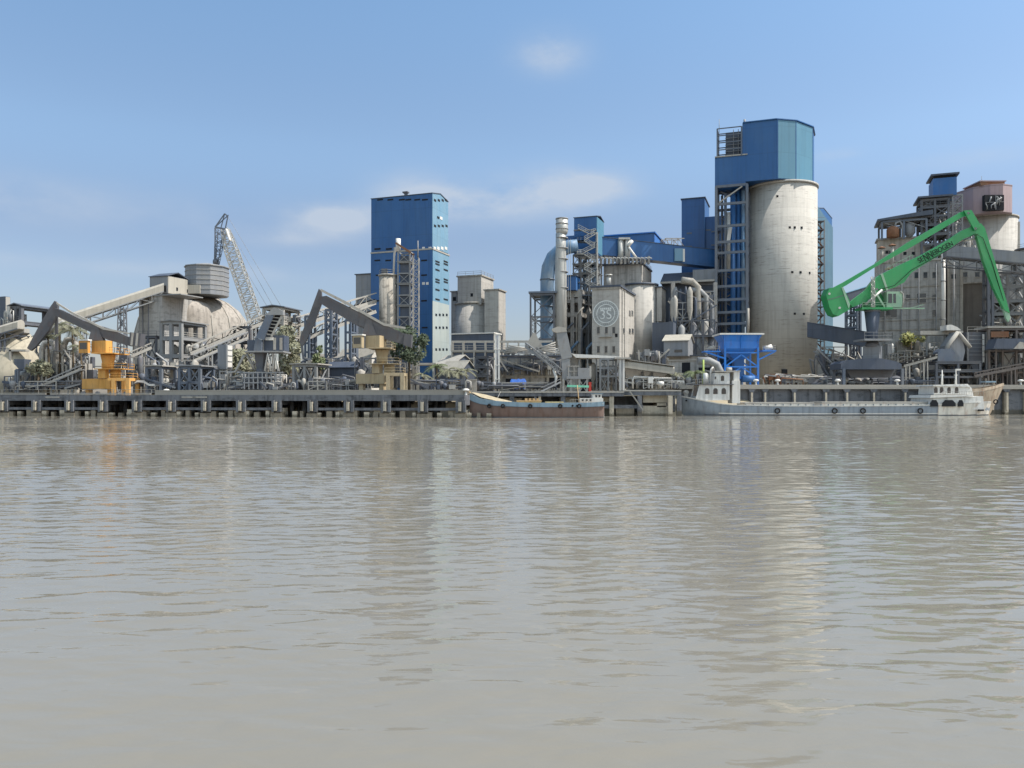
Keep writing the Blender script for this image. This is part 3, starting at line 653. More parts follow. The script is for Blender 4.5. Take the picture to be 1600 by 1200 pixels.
# stained small silo + dark elevator frame + lattice mast
t = T('silo', 'slim stained concrete silo in front of the tall blue tower', 'silo', (X(606.5, 203), 203, 4.6)); x = X(606.5, 203); r = 14*203/F; zt = Z(432, 203)
t.part('shell', MB().lathe(x, 203, [(r, 4.6), (r, zt)], 36), concb); t.part('top_slab', MB().lathe(x, 203, [(r+.25, zt+.003), (r+.25, zt+.4)], 36), concd)
rail(t, Fr(x, 203), [(-r, 0), (-r*.7, -r*.7), (0, -r), (r*.7, -r*.7), (r, 0)], zt+.4, steel)
t.part('hatch', MB().box(x-1.6, x-.2, 202, 203.5, zt+.4, zt+1.9), darkm)
th, fr, w, d, zs = scaff('elevator_tower', 'dark open steel elevator frame with rusty top beside the stained silo', 'frame', 622, 646, 201, 3.5, (393, 410, 427, 444, 461, 478, 495, 512, 600), 1, steel, t=.32, floors=(1, 3, 5), a=R(8))
th.part('cladding', MB(fr).box(-w+.4, -.4, .5, 3.0, 5, zs[0]-1), dsheet)
th.part('top_beam', MB(fr).beam((-w-.5, -.3, zs[0]+2.2), (.3, -.3, zs[0]-.3), .5).beam((-w-.5, 3, zs[0]+2.2), (.3, 3, zs[0]-.3), .5), rustm)
th.part('hood', MB(fr).tube([(-w-.3, 1.2, zs[0]+.3), (-w-.3, 1.2, zs[0]+3.6)], .65, 12), whitep)
th.part('chute', MB(fr).tube([(-w-.9, 0, zs[0]+1.2), (-w-1.2, 0, zs[2]), (-w-1.2, 0, 5)], .28, 8), psteel)
t = T('lattice_mast', 'thin tall lattice mast against the tall blue tower', 'mast', (X(652, 202), 202, 4.6))
t.part('mast', MB().lattice((X(650, 200.5), 200.5, 4.6), (X(650, 200.5), 200.5, Z(403, 200.5)), 1.5, 22, .16), psteel)
t.part('pole', MB().tube([(X(653, 200.5), 200.5, Z(403, 200.5)), (X(653, 200.5), 200.5, Z(376, 200.5))], [.2, .12], 8), steel)
# ---- dome silo and its neighbours (left)
cx_, cy_ = X(303, 235), 235; k = 235/F
t = T('dome_silo', 'huge pale concrete dome silo with sloping shoulders on the left', 'silo', (cx_, cy_, 4.6))
prof = [(86*k, 4.6), (86*k, Z(560, 235)), (84*k, Z(525, 235)), (78*k, Z(500, 235)), (67*k, Z(485, 235)), (52*k, Z(473, 235)), (34*k, Z(465, 235)), (20*k, Z(461, 235))]
t.part('shell', MB().lathe(cx_, cy_, prof, 56), mat('dome_concrete', (152, 145, 136), .9, .15, .15, streak=.34, blotch=.2, bump=.3))
xq, yq, kq = X(292, 224), 224, 222/F
t.part('front_shell', MB().lathe(xq, yq, [(39*kq, 4.6), (39*kq, Z(489, 218)), (37*kq, Z(478, 218)), (31*kq, Z(470, 218)), (20*kq, Z(466, 218))], 44), MC['dome_concrete'])
b = MB()
for a_ in range(-80, 81, 20):
    a2 = R(a_); b.tube([(cx_+math.sin(a2)*(rr+.1), cy_-math.cos(a2)*(rr+.1), z) for rr, z in prof[1:]], .14, 5)
t.part('rib', b, concd)
fr2, w2, d2 = corner(217, 253, 300, 209)
t = T('elevator_block', 'grey concrete elevator block against the left side of the dome silo', 'building', fr2((-w2/2, 3, 4.6)))
t.part('wall', MB(fr2).box(-w2, 0, 0, min(d2, 13), 4.6, Z(462, 209)), concg)
t.part('slab', MB(fr2).box(-w2-.3, 6.5, -.3, 8, Z(462, 209)+.003, Z(460.5, 209)), steel)
t.part('pipe', MB(fr2).tube([(-w2+1.5, -.2, 5), (-w2+1.5, -.2, Z(466, 209))], .12, 6).tube([(-w2+3.5, -.2, 5), (-w2+3.5, -.2, Z(466, 209))], .1, 6), darkm)
t, fr, w, d, z = block('transfer_house', 'small dark gabled transfer house on top of the dome silo', 'building', 234, 262, 293, 213, 431, greysh, foot=Z(458, 213), dmax=12)
wl, rf = gable(fr, w, d, z-.1, z, z+1.2, .25); t.part('roof', rf, dsheet)
t.part('side_cladding', MB(fr).box(.003, .1, .1, d-.1, Z(458, 213), z-.1), beige, label='beige side with sunlight painted in')  # beige over the grey wall: sun on the right face put into colour
wins_side(t, fr, [(3, Z(452, 213), .6, .9), (7, Z(452, 213), .6, .9)], void, x=.12)
t.part('doorway', MB(fr).box(-2.6, -.6, -.1, .2, Z(456, 213), Z(446, 213)), void)
cx2, cy2 = X(323.5, 226), 226; r = 32.5*226/F; z0, z1 = Z(463, 226), Z(419, 226)
t = T('rooftop_drum', 'faceted grey clad drum on top of the dome silo', 'tank', (cx2, cy2, z0))
t.part('wall', MB().lathe(cx2, cy2, [(r, z0), (r, z1)], 10, False, .2), greysh)
t.part('roof', MB().lathe(cx2, cy2, [(r+.3, z1+.003), (r+.3, z1+.25), (1.2, z1+1.3)], 10, False, .2), steel)
b = MB()
for q in range(1, 6): b.lathe(cx2, cy2, [(r+.12, z0+(z1-z0)*q/6), (r+.12, z0+(z1-z0)*q/6+.3)], 10, False, .2)
t.part('band', b, steel)
t.part('door_panel', MB().box(cx2-4.6, cx2+.4, cy2-r-.25, cy2-r+1, z0, z0+2.4), beige)
# lattice crane behind
t = T('lattice_crane', 'tall pale lattice boom crane leaning left behind the dome silo', 'crane', (X(405, 245), 245, 4.6))
Yc = 245
t.part('boom', MB().lattice(W(406, 520, Yc), W(362, 392, Yc), 3.6, 20, .3, 3.4).lattice(W(362, 392, Yc), W(352, 358, Yc), 3.4, 5, .3, 2.0), galv)
t.part('head', MB().beam(W(352, 358, Yc), W(336, 355, Yc), .5).beam(W(336, 355, Yc), W(351, 334, Yc), .3).beam(W(351, 334, Yc), W(356, 338, Yc), .4).beam(W(356, 338, Yc), W(352, 358, Yc), .3).beam(W(336, 355, Yc), W(357, 336, Yc), .25).beam(W(345, 357, Yc), W(351, 334, Yc), .25), bsteel)
t.part('jib', MB().lattice(W(338, 418, Yc), W(345, 358, Yc), 1.0, 9, .2, 2.6).beam(W(336, 356, Yc), W(336, 412, Yc), .3), bsteel)
t.part('winch', MB().tube([W(335, 410, Yc)+Vector((0, -.5, 0)), W(341, 410, Yc)+Vector((0, -.5, 0))], .9, 10), darkm)
t.part('boom_panel', MB().beam(W(354, 358, Yc-2), W(360, 376, Yc-2), 1.8, .3), whitep)
t.part('cable', MB().tube([W(357, 340, Yc), W(446, 490, Yc+4)], .05, 4).tube([W(360, 360, Yc), W(430, 485, Yc+4)], .05, 4).tube([W(362, 385, Yc), W(418, 480, Yc+4)], .05, 4), steel)
t.part('base_frame', MB().lattice(W(406, 560, Yc), W(406, 520, Yc), 4, 3, .4), steel)
# ---- silo group behind the pale building
def cyl(name, label, cat, px, rpx, Y, rt, m, foot=4.6, n=48, top=None, lip=.3, a=0, group=None, sm=True):
    x, r, z = X(px, Y), rpx*Y/F, Z(rt, Y-rpx*Y/F); t = T(name, label, cat, (x, Y, foot), group)
    t.part('shell', MB().lathe(x, Y, [(r, foot), (r, z)], n, sm, a), m)
    if top: t.part('top_slab', MB().lathe(x, Y, [(r+lip, z+.003), (r+lip, z+.5)], n, sm, a), top)
    return t, x, r, z
t, x, r, z = cyl('silo', 'pale squat round silo right of the tall blue tower', 'silo', 741, 30, 238, 474, concp, top=concd)
t, fr, w, d, z = block('head_house', 'square concrete headhouse on the pale squat round silo', 'building', 715, 752, 771, 232, 431, concp, foot=Z(476, 232), roof=concd, rth=.4)
rail(t, fr, [(-w, 0), (0, 0), (0, d)], z+.4, steel)
wins_front(t, fr, [(-w*.45, z-6, .8, 1)], void)
t, fr, w, d, z = block('stair_tower', 'narrow concrete tower with lit edge right of the squat round silo', 'tower', 757, 779, 790, 228, 453, concp, roof=concd, rth=.35, dmax=12)
t, fr, w, d, z = block('side_tower', 'low grey concrete block between blue tower and squat silo', 'building', 705, 714, 722, 236, 456, concg, roof=concd, rth=.3)
wins_front(t, fr, [(-w*.7, Z(470, 236), 1, 1.2)], void)
# ---- process tower group
t, fr, w, d, z = block('clad_tower', 'slim dark blue clad tower with zigzag stairs behind the chimney', 'tower', 897, 932, 943, 218, 338, blue, foot=Z(396, 218), dmax=12)
wl, rf = gable(fr, w, d, z-.1, z, z+.8, .2); t.part('roof', rf, dsheet)
t.part('side_cladding', MB(fr).box(.003, .1, .1, d-.1, Z(394, 218), z-.1), blued, label='side cladding lightened by painted sunlight')  # sun-facing side, its light painted in with a paler cladding
t.part('corner_strip', MB(fr).box(-.1, .35, -.3, .4, Z(475, 218), z-4.4), galv)
t.part('bay', MB(fr).box(-w-3, -w-.003, .3, 5, Z(388, 218), Z(365, 218)), blue)
th, fr, w, d, zs = scaff('stair_tower', 'open steel frame with platforms under the slim blue tower', 'frame', 896, 940, 219, 6, (396, 412, 427, 442, 457, 475, 600), 3, steel, floors=(1, 2, 4), t=.35, brace=2)
for k in range(5): th.part('pipe', MB(fr).tube([(-w+1.2+k*1.3, 2.5+.3*k, Z(478, 219)), (-w+1.2+k*1.3, 2.5+.3*k, zs[0]-.5-k*.7)], .5+.12*(k % 2), 10), duct if k % 2 else galv)
t = T('zigzag_stair', 'zigzag steel staircase climbing the front of the slim blue tower', 'staircase', W(915, 470, 216)); Ys = 215.4
pts = [(903, 357), (921, 366), (930, 363), (930, 366), (912, 376), (898, 377), (898, 377), (912, 376), (926, 385), (930, 386), (910, 396), (898, 397), (912, 397), (930, 408), (912, 420), (930, 430), (914, 442), (932, 452)]
for i in range(0, len(pts)-1):
    if pts[i] == pts[i+1]: continue
    a_, b_ = W(*pts[i], Ys), W(*pts[i+1], Ys); m_ = MB().beam(a_, b_, .9, .22).beam(a_+Vector((0, -.5, 1)), b_+Vector((0, -.5, 1)), .1).beam(a_+Vector((0, -.5, .5)), b_+Vector((0, -.5, .5)), .07)
    for q in (0, .33, .66, 1): p_ = a_.lerp(b_, q)+Vector((0, -.5, 0)); m_.beam(p_, p_+Vector((0, 0, 1)), .08)
    t.part('flight', m_, galv)
for py in (358, 377, 397, 418, 440, 460): t.part('landing', MB().box(X(897, Ys), X(933, Ys), Ys+.5, Ys+1.6, Z(py+1.5, Ys), Z(py, Ys)), bsteel)
# chimney
x = X(878, 212); t = T('chimney', 'tall pale metal chimney stack with a wider ringed top', 'chimney', (x, 212, 4.6)); k = 212/F
t.part('stack', MB().lathe(x-.3, 212, [(9.2*k, 4.6), (9.2*k, Z(430, 212)), (8*k, Z(385, 212)), (8*k, Z(365, 212))], 28), galv)
t.part('top_section', MB().lathe(x, 212, [(8*k, Z(366, 212)), (9.4*k, Z(362, 212)), (9.4*k, Z(342, 212))], 28), galv)
for py in (342, 350, 358, 372, 388, 405, 425, 450): t.part('ring', MB().lathe(x, 212, [(10*k if py < 365 else 9.5*k, Z(py, 212)-.15), (10*k if py < 365 else 9.5*k, Z(py, 212)+.12)], 28), steel)
b = MB()
for s in (-.3, .3): b.beam((x+s+1.9, 210.6, 30), (x+s+1.9, 210.6, Z(375, 212)), .09)
t.part('ladder', b, galv)
# big bent duct
t = T('gas_duct', 'fat pale blue duct bending over like a cane left of the chimney', 'duct', (X(855, 216), 216, 4.6)); k = 216/F
pts = [(855, 600), (855, 520), (855, 470), (855, 436), (857, 418), (864, 402), (875, 392), (888, 386), (902, 384)]
t.part('duct', MB().tube([W(a_, b_, 216) for a_, b_ in pts], 10.8*k, 20), duct)
for py in (575, 535, 505, 480, 458, 438): t.part('flange', MB().lathe(X(855, 216), 216, [(11.6*k, Z(py, 216)), (11.6*k, Z(py, 216)+.3)], 20), bsteel)
th, fr, w, d, zs = scaff('duct_tower', 'braced steel frame around the foot of the bent duct', 'frame', 829, 871, 211, 11, (460, 495, 530, 600), 1, darkm, a=R(8), brace=2, t=.45)
fr_, w_, d_ = span(829, 871, 211, 11, R(8)); th.part('roof_slab', MB(fr_).box(-w_-.5, .8, -.5, 11.3, Z(458, 211), Z(455, 211)), bsteel)
t, fr, w, d, z = block('blue_cabin', 'small royal blue cabin beside the chimney', 'cabin', 882, 900, 906, 214, 431, royal, foot=Z(453, 214), roof=dsheet, rth=.3)
th, fr, w, d, zs = scaff('process_structure', 'dark concrete framed process structure left of the emblem building', 'building', 872, 926, 216, 14, (456, 470, 492, 516, 545, 600), 3, concg, t=1.0, brace=False, floors=(0, 1, 2, 3, 4))
th.part('slab', MB(fr).box(-w, .2, -.6, -.3, zs[1]+1, zs[0]+.5), psteel)
for k, (px, r_) in enumerate(((880, .9), (889, 1.2), (899, 1.1), (911, 1.4), (919, 1.0))):
    y_ = 222+k % 2*2; th.part('vessel', MB().lathe(X(px, y_), y_, [(r_, 8), (r_, Z(500-(k*13) % 40, y_)), (.4, Z(492-(k*13) % 40, y_))], 14), duct if k in (3,) else steel)
th.part('back_wall', MB(fr).box(-w, 0, 11, 12, 4.6, zs[0]), dsheet)
for k in range(6): th.part('pipe', MB(fr).tube([(-w+1+k*1.5, -.8, zs[4]-3), (-w+1+k*1.5, -.8, zs[2+k % 3]), (-w+3+k*1.5, -.8, zs[2+k % 3]+2)], .22+.08*(k % 3), 8), (psteel, bsteel, duct)[k % 3])
# long blue shed and gallery
fr, w, d = corner(942, 1022, 1037, 238); z1 = Z(364, 238); t = T('rooftop_shed', 'bright blue long shed high up right of the slim blue tower', 'building', fr((-w/2, 3, Z(386, 238))))
t.part('wall', MB(fr).box(-w, 0, 0, d, Z(390, 238), z1), royal); t.part('roof', MB(fr).box(-w-.4, .4, -.4, d+.4, z1+.003, z1+.35), brite)
t.part('side_cladding', MB(fr).box(.003, .1, .2, d-.1, Z(389, 238), z1-.1), brite, label='bright blue side with sunlight painted in')  # brighter blue layer stands in for sunlight on this end
wins_side(t, fr, [(d*.65, z1-4, .8, 3)], whitep)
gallery('conveyor_gallery', 'long dark blue enclosed gallery running from slim tower to the tall silo frame', W(938, 400, 226), W(1133, 421, 232), 4, 5.0, blue, None, dsheet, foot=Z(410, 226), cat='conveyor')
t = T('gallery_joint', 'pale blue joint panel on the long dark blue gallery', 'panel', W(1065, 408, 227)); t.part('panel', MB().box(X(1054, 227), X(1067, 227), 227.0, 227.3, Z(408, 227), Z(388, 227)), blueb); t.part('strip', MB().box(X(1067, 227), X(1070, 227), 226.9, 227.2, Z(409, 227), Z(389, 227)), whitep)
t, fr, w, d, z = block('stepped_tower', 'tall dark blue stepped tower behind the elevator frame', 'tower', 1065, 1101, 1108, 245, 309, blue, roof=dsheet, rth=.3)
t.part('low_wing', MB(fr).box(.003, 11, 1, 8, 4.6, Z(338, 245)), blue); wins_front(t, fr, [(-5.5, Z(364, 245), 1.6, .5), (2, Z(364, 245), 1.6, .5), (2, Z(385, 245), 1.6, .5), (-5.5, Z(385, 245), 1.6, .5)], bsteel, 'vent')
wins_front(t, fr, [(.2, Z(360, 245), 1.6, .5), (4.2, Z(360, 245), 1.6, .5)], bsteel, 'vent', y=1)
gallery('pipe_bridge', 'open braced bridge between the long blue shed and stepped tower', W(1036, 387, 240), W(1066, 387, 242), 2.5, 2.6, steel, psteel, cover=False, belt=False, foot=Z(387, 240), cat='bridge')
# emblem building
fr, w, d = corner(925, 968, 997, 203); z1 = Z(448, 203)
eb = T('emblem_building', 'pale concrete building with a round white emblem on its shaded front', 'building', fr((-w/2, d/2, 4.6)))
eb.part('wall', MB(fr).box(-w, 0, 0, d, 4.6, z1), concp)
eb.part('roof', MB(fr).box(-w-.4, .4, -.4, d+.4, z1+.003, z1+.5), dsheet)
eb.part('parapet', MB(fr).box(-w-.2, .25, -.25, -.003, z1-.5, z1), concd)
wins_front(eb, fr, fw(fr, [(516, (935, 947.5, 959)), (546, (935, 947, 959))], 4, 9), glass, frame=concd)
wins_front(eb, fr, fw(fr, [(524, (963,))], 4, 5), void)
wins_side(eb, fr, sw(fr, [(489, (984, 988, 993)), (517, (975, 984, 988.5, 993))], 2.6, 7), glass, frame=concd)
eb.part('pilaster', MB(fr).box(.003, .25, 2.6, 3.1, 4.6, z1).box(.003, .25, 5.6, 6.1, 4.6, z1).box(.003, .25, d-.5, d-.003, 4.6, z1), concp)
eb.part('ledge', MB(fr).box(-w+2, -2, -.5, 0, zf(fr, 946, 527), zf(fr, 946, 526)), concd)
# round emblem: two rings, lettering-like marks round the rim and the "5S" figure in the middle
ex, ez = fx(fr, 946.5), zf(fr, 946.5, 490); er = 20*203/F*1.04
def ring(b, x, z, r0, r1, y0, y1, n=48):
    vs = []
    for k in range(n):
        a_ = 6.2832*k/n
        for r_, y in ((r0, y0), (r1, y0), (r1, y1), (r0, y1)): vs.append((x+r_*math.cos(a_), y, z+r_*math.sin(a_)))
    return b.add(vs, [(k*4+i, k*4+(i+1) % 4, ((k+1) % n)*4+(i+1) % 4, ((k+1) % n)*4+i) for k in range(n) for i in range(4)])
em = mat('emblem_paint', (206, 208, 204), .8, .1, .6, blotch=.15, bump=.05); em2 = mat('emblem_ground', (150, 152, 150), .8, .1, .6, blotch=.2, bump=.05)
e0 = eb.part('emblem', ring(MB(fr), ex, ez, .02, er, -.06, -.003), em2)
b = ring(MB(fr), ex, ez, er*.93, er, -.1, -.06); ring(b, ex, ez, er*.66, er*.72, -.1, -.06)
for k in range(34):
    a_ = 6.2832*k/34
    if k % 9 == 4: continue
    p_ = Vector((ex+math.cos(a_)*er*.76, -.08, ez+math.sin(a_)*er*.76)); q_ = Vector((ex+math.cos(a_)*er*.88, -.08, ez+math.sin(a_)*er*.88)); b.beam(p_, q_, .16, .05)
eb.part('emblem_ring', b, em, e0)
vs, fs = text_mb('3S', er*1.0, .06); eb.part('emblem_lettering', MB(fr).add([(ex+v.x, -.1-v.z, ez+v.y-er*.1) for v in vs], fs), em, e0)
b = MB(fr)
for k in range(6): b.box(ex-er*.42+k*er*.15, ex-er*.32+k*er*.15, -.1, -.06, ez+er*.3, ez+er*.44)
eb.part('emblem_mark', b, em, e0)
eb.part('roof_vent', MB(fr).tube([(-3.2, 1.5, z1+.5), (-3.2, 1.5, z1+3.2)], .6, 12).tube([(-3.2, 1.5, z1+3.2), (-3.2, 1.5, z1+3.5)], 1.0, 12), galv)
t, fr, w, d, z = block('upper_block', 'grey concrete block behind and above the emblem building', 'building', 943, 1002, 1022, 222, 412, concg, roof=dsheet, rth=.5, dmax=16)
rail(t, fr, [(-w, 0), (0, 0), (0, d)], z+.5, steel)
t.part('lit_side', MB(fr).box(.003, .1, .2, d-.2, Z(438, 222), z-.3), concp, label='concrete side paled by painted sunlight'); wins_side(t, fr, [(3, z-6, 1.5, 4), (6.5, z-5, 1.2, 3)], void)  # paler concrete layer has the sunlight of this side in its colour
t = T('exhaust_duct', 'pair of galvanised exhaust pipes with a forked branch on the roof', 'duct', W(975, 412, 224))
for px in (970, 980): t.part('pipe', MB().tube([W(px, 412, 224), W(px, 375, 224)], .85, 14), galv)
t.part('branch', MB().tube([W(981, 385, 223), W(988, 376, 223)], .5, 8).tube([W(982, 386, 223), W(995, 404, 223)], .35, 8), whitep)
t.part('cap', MB().box(X(966, 224), X(984, 224), 223, 225, Z(375, 224), Z(372, 224)), galv)
t = T('roof_clutter', 'row of small filters and pipes on the roof beneath the blue gallery', 'machinery', W(960, 412, 222))
for k in range(13):
    px = 938+k*6.2; t.part('filter', MB().box(X(px, 221), X(px+3.4, 221), 221, 222.4, Z(412, 221), Z(400+(k*7) % 6, 221)), (steel, darkm, psteel)[k % 3])
    t.part('pipe', MB().tube([W(px, 410, 220.6), W(px+2, 402, 220.6), W(px+6, 404, 220.6)], .18, 6), galv)
t, x, r, z = cyl('silo', 'smooth sunlit cream concrete silo right of the emblem building', 'silo', 1000, 27, 226, 444, concp, top=dsheet)
t, fr, w, d, z = block('fin_wall', 'narrow sunlit concrete wall right of the cream silo', 'wall', 1026, 1034, 1046, 222, 449, concp, dmax=9, foot=Z(502, 222), roof=dsheet, rth=.3)
# dark industrial zone
t, fr, w, d = shed('mill_building', 'dark sheet-roofed mill building between cream silo and blue stair frame', 'building', 1034, 1119, 1150, 224, 437, 600, dsheet, dsheet, ridge=3.2)
t.part('upper_panel', MB(fr).box(-6.5, -.2, -.3, 0, Z(445, 224), Z(420, 224)), greysh)
for k, (px, r0) in enumerate(((1090, 440), (1103, 455), (1112, 470), (1070, 470))):
    t.part('duct', MB().tube([W(px, 600, 219), W(px, r0+8, 219), W(px-9, r0, 219), W(px-25, r0-2, 219)], 1.0-.15*k, 12), (concd, steel, greysh, darkm)[k])
t.part('ledge', MB(fr).box(-w, 0, -2.5, 0, Z(441, 224), Z(438, 224)), psteel)
for px in (1052, 1085, 1118): t.part('column', MB().box(X(px, 220)-.5, X(px, 220)+.5, 220, 221, 4.6, Z(441, 220)), concg)
t.part('brace', MB().beam(W(1092, 510, 219), W(1118, 477, 219), .7).beam(W(1040, 512, 219), W(1092, 500, 219), .4), steel)
th, fr, w, d, zs = scaff('pipe_rack', 'dark braced steel frame of ducts in the mill yard', 'frame', 1046, 1120, 214, 6, (500, 525, 555, 600), 4, darkm, brace=2, floors=(1,), t=.4)
for k in range(7): th.part('vessel', MB().lathe(X(1056+k*9, 217), 217, [(1.1, 6), (1.1, Z(530-(k*17) % 30, 217)), (.3, Z(524-(k*17) % 30, 217))], 12), (darkm, steel, concg)[k % 3])
t, fr, w, d = shed('annex_shed', 'small pale grey lean-to shed in front of the dark mill', 'shed', 1037, 1075, 1083, 205, 532, 556, greysh, beige, ridge=1.8, foot=Z(556, 205))
t.part('window', MB(fr).box(-3.5, -1.5, -.1, 0, Z(550, 205), Z(546, 205)), glass)
t, fr, w, d, z = block('plinth_building', 'low dark grey building with flat roof under the small lean-to shed', 'building', 1020, 1100, 1112, 207, 556, concg, roof=dsheet, rth=.3)
t, fr, w, d, z = block('side_wall_building', 'dark flat grey block right of the cream silo base', 'building', 1019, 1052, 1060, 212, 503, dsheet)
# ---------------- tall silo with blue head ----------------
SC = (X(1221, 228), 228.0); sr = 54*228/F*.975; zt = Z(280, 218)
t = T('silo', 'tallest bare concrete silo carrying a blue clad head', 'silo', (SC[0], SC[1], 4.6))
t.part('shell', MB().lathe(SC[0], SC[1], [(sr, 4.6), (sr, zt-.6)], 72), conc)
t.part('top_ring', MB().lathe(SC[0], SC[1], [(sr+.35, zt-.6), (sr+.35, zt)], 72), concp)
b = MB()
for a_, py in ((-6, 355), (2, 355), (14, 355), (-2, 425), (12, 425), (30, 425), (2, 490), (18, 490), (-25, 305)):
    a2 = R(a_); p = Vector((SC[0]+math.sin(a2)*sr, SC[1]-math.cos(a2)*sr, Z(py, 218)))
    t.part('port', MB().box(p.x-.3, p.x+.3, p.y-.1, p.y+.4, p.z-.3, p.z+.3), void)
for a_, py in ((-14, 582),): 
    a2 = R(a_); t.part('door', MB().box(SC[0]+math.sin(a2)*sr-.8, SC[0]+math.sin(a2)*sr+.8, SC[1]-math.cos(a2)*sr-.15, SC[1]-math.cos(a2)*sr+1, Z(588, 218), Z(577, 218)), void)
Y0 = 217.6
def wallpt(px):                                # on the long front wall line, receding to the left
    x1 = X(1215, Y0); k = (px-CX)/F; s = math.tan(R(19)); tt = (x1-k*Y0)/(1+k*s); return (x1-tt, Y0+tt*s)
rest = [(X(1215, Y0), Y0), (X(1243.5, 218.8), 218.8), (X(1269.5, 224), 224), (X(1272, 231), 231), (X(1260, 238), 238), (X(1220, 241), 241)]
p1117, p1160, p1168 = wallpt(1117), wallpt(1160), wallpt(1168)
zt2, zmid = Z(186.5, Y0), Z(237, Y0)
t = T('head_house', 'blue many-sided head house crowning the tallest silo', 'building', (SC[0], SC[1], zt))
t.part('lower_wall', MB().slab([p1117]+rest+[(p1117[0]+4.5, p1117[1]+9)], zt+.003, zmid), blue)
t.part('skirt', MB().slab([p1117, wallpt(1165), (wallpt(1165)[0]+3, wallpt(1165)[1]+7), (p1117[0]+4.5, p1117[1]+9)], zt-1.0, zt), blue)
t.part('drum', MB().slab([p1160]+rest+[(p1160[0]+5, p1160[1]+12)], zmid+.003, zt2), blue)
t.part('roof', MB().slab([(x-(.3 if i else 0), y-.3) for i, (x, y) in enumerate([p1160]+rest[:1])]+[(x+.35, y-.2) for x, y in rest[1:4]]+rest[4:]+[(p1160[0]+5, p1160[1]+12)], zt2+.003, zt2+.25), blue)
def facep(th, a, b, z0, z1, m, off=.08, label=None):
    a, b = Vector((*a, 0)), Vector((*b, 0)); dv = (b-a).normalized(); n = Vector((dv.y, -dv.x, 0)); b_ = MB(); vs = []
    for p in (a+dv*.15, b-dv*.15):
        for o in (.003, off): vs += [(p+n*o)+Vector((0, 0, z0)), (p+n*o)+Vector((0, 0, z1))]
    b_.add(vs, [(0, 1, 3, 2), (4, 6, 7, 5), (0, 4, 5, 1), (2, 3, 7, 6), (0, 2, 6, 4), (1, 5, 7, 3)]); th.part('panel', b_, m, label=label)
for i in (0, 1): facep(t, rest[i], rest[i+1], zt+.2, zt2-.2, blued, label='teal face with sunlight painted in')  # sunlight on these faces painted as a paler layer over the blue wall
for i in (0, 1, 2): t.part('corner_trim', MB().beam((*rest[i], zt), (*rest[i], zt2), .22), blue)
t.part('ledge', MB().beam((p1117[0], p1117[1]-.1, zmid+.1), (*p1168, zmid+.1), .5, .3), psteel)
fo = Fr(p1160[0]-.3, p1160[1]-.2, R(19)); wo = 6.6
b = MB(fo); zt3 = Z(200, 222)
for x in (-wo, 0):
    for y in (.2, 5): b.beam((x, y, zmid), (x, y, zt3), .4)
for q in (.25, .5, .75, 1.0):
    z = zmid+(zt3-zmid)*q
    for y in (.2, 5): b.beam((-wo, y, z), (0, y, z), .25)
    b.beam((-wo, .2, z), (-wo, 5, z), .25)
t.part('open_frame', b, bsteel)
t.part('screen', MB(fo).box(-wo*.68, -.3, 2.5, 3.2, zmid+.1, zt3-.6), dsheet)
b = MB(fo)
for x in (-wo*.35, -wo*.15): b.beam((x, 2.3, zmid), (x, 2.3, zt3), .18)
for q in range(1, 7): b.beam((-wo*.7, 2.2, zmid+q*.95), (0, 2.2, zmid+q*.95), .12)
t.part('louvre_frame', b, steel)
t.part('antenna', MB().tube([(p1117[0]+2, p1117[1]+3, zt3), (p1117[0]+2, p1117[1]+3, zt3+4)], .07, 5).tube([(p1160[0]+1, 222, zt2), (p1160[0]+1, 222, zt2+1.5)], .3, 8), steel)
# elevator / stair frame left of the silo
th, fr, w, d, zs = scaff('elevator_tower', 'tall blue-grey elevator frame with blue ducts left of the tallest silo', 'frame', 1119, 1169, 219, 7.5, (288, 316, 351, 376, 393, 421, 446, 467, 487, 505, 530, 600), 1, bsteel, a=R(19), t=.7, brace=False)
for k, (x, r_, m_, z0, z1) in enumerate(((-w*.62, .55, galv, 330, 420), (-w*.48, .75, royal, 300, 560), (-w*.3, .7, royal, 290, 560), (-w*.72, .4, bsteel, 300, 540), (-w*.15, .5, duct, 290, 520), (-w*.85, .35, darkm, 300, 560))):
    th.part('duct', MB(fr).tube([(x, 3+(k % 3), Z(z1, 222)), (x, 3+(k % 3), Z(z0, 222))], r_, 12), m_)
th.part('chute', MB(fr).beam((-w*.62, 2.4, Z(375, 221)), (-w*.55, 2.4, Z(352, 221)), .9), whitep)
b = MB(fr)
for k in range(11):
    za, zb = zs[-2]+(zs[0]-zs[-2])*k/11, zs[-2]+(zs[0]-zs[-2])*(k+1)/11
    xa_, xb_ = (-w*.9, -w*.1) if k % 2 else (-w*.1, -w*.9); b.beam((xa_, 5.8, za), (xb_, 5.8, zb), 1, .2); b.beam((xa_, 5.2, za+1), (xb_, 5.2, zb+1), .1)
th.part('stair', b, steel)
th.part('back_panel', MB(fr).box(-w*.5, -w*.05, 7.0, 7.2, Z(500, 222), zs[0]), bsteel)
th.part('upper_brace', MB(fr).beam((-w*.9, 0, zs[1]+.5), (-w*.15, 0, zs[0]-.4), .35), psteel)
th.part('standpipe', MB(fr).tube([(.3, -.3, Z(522, 219)), (.3, -.3, Z(482, 219))], .35, 8), psteel)
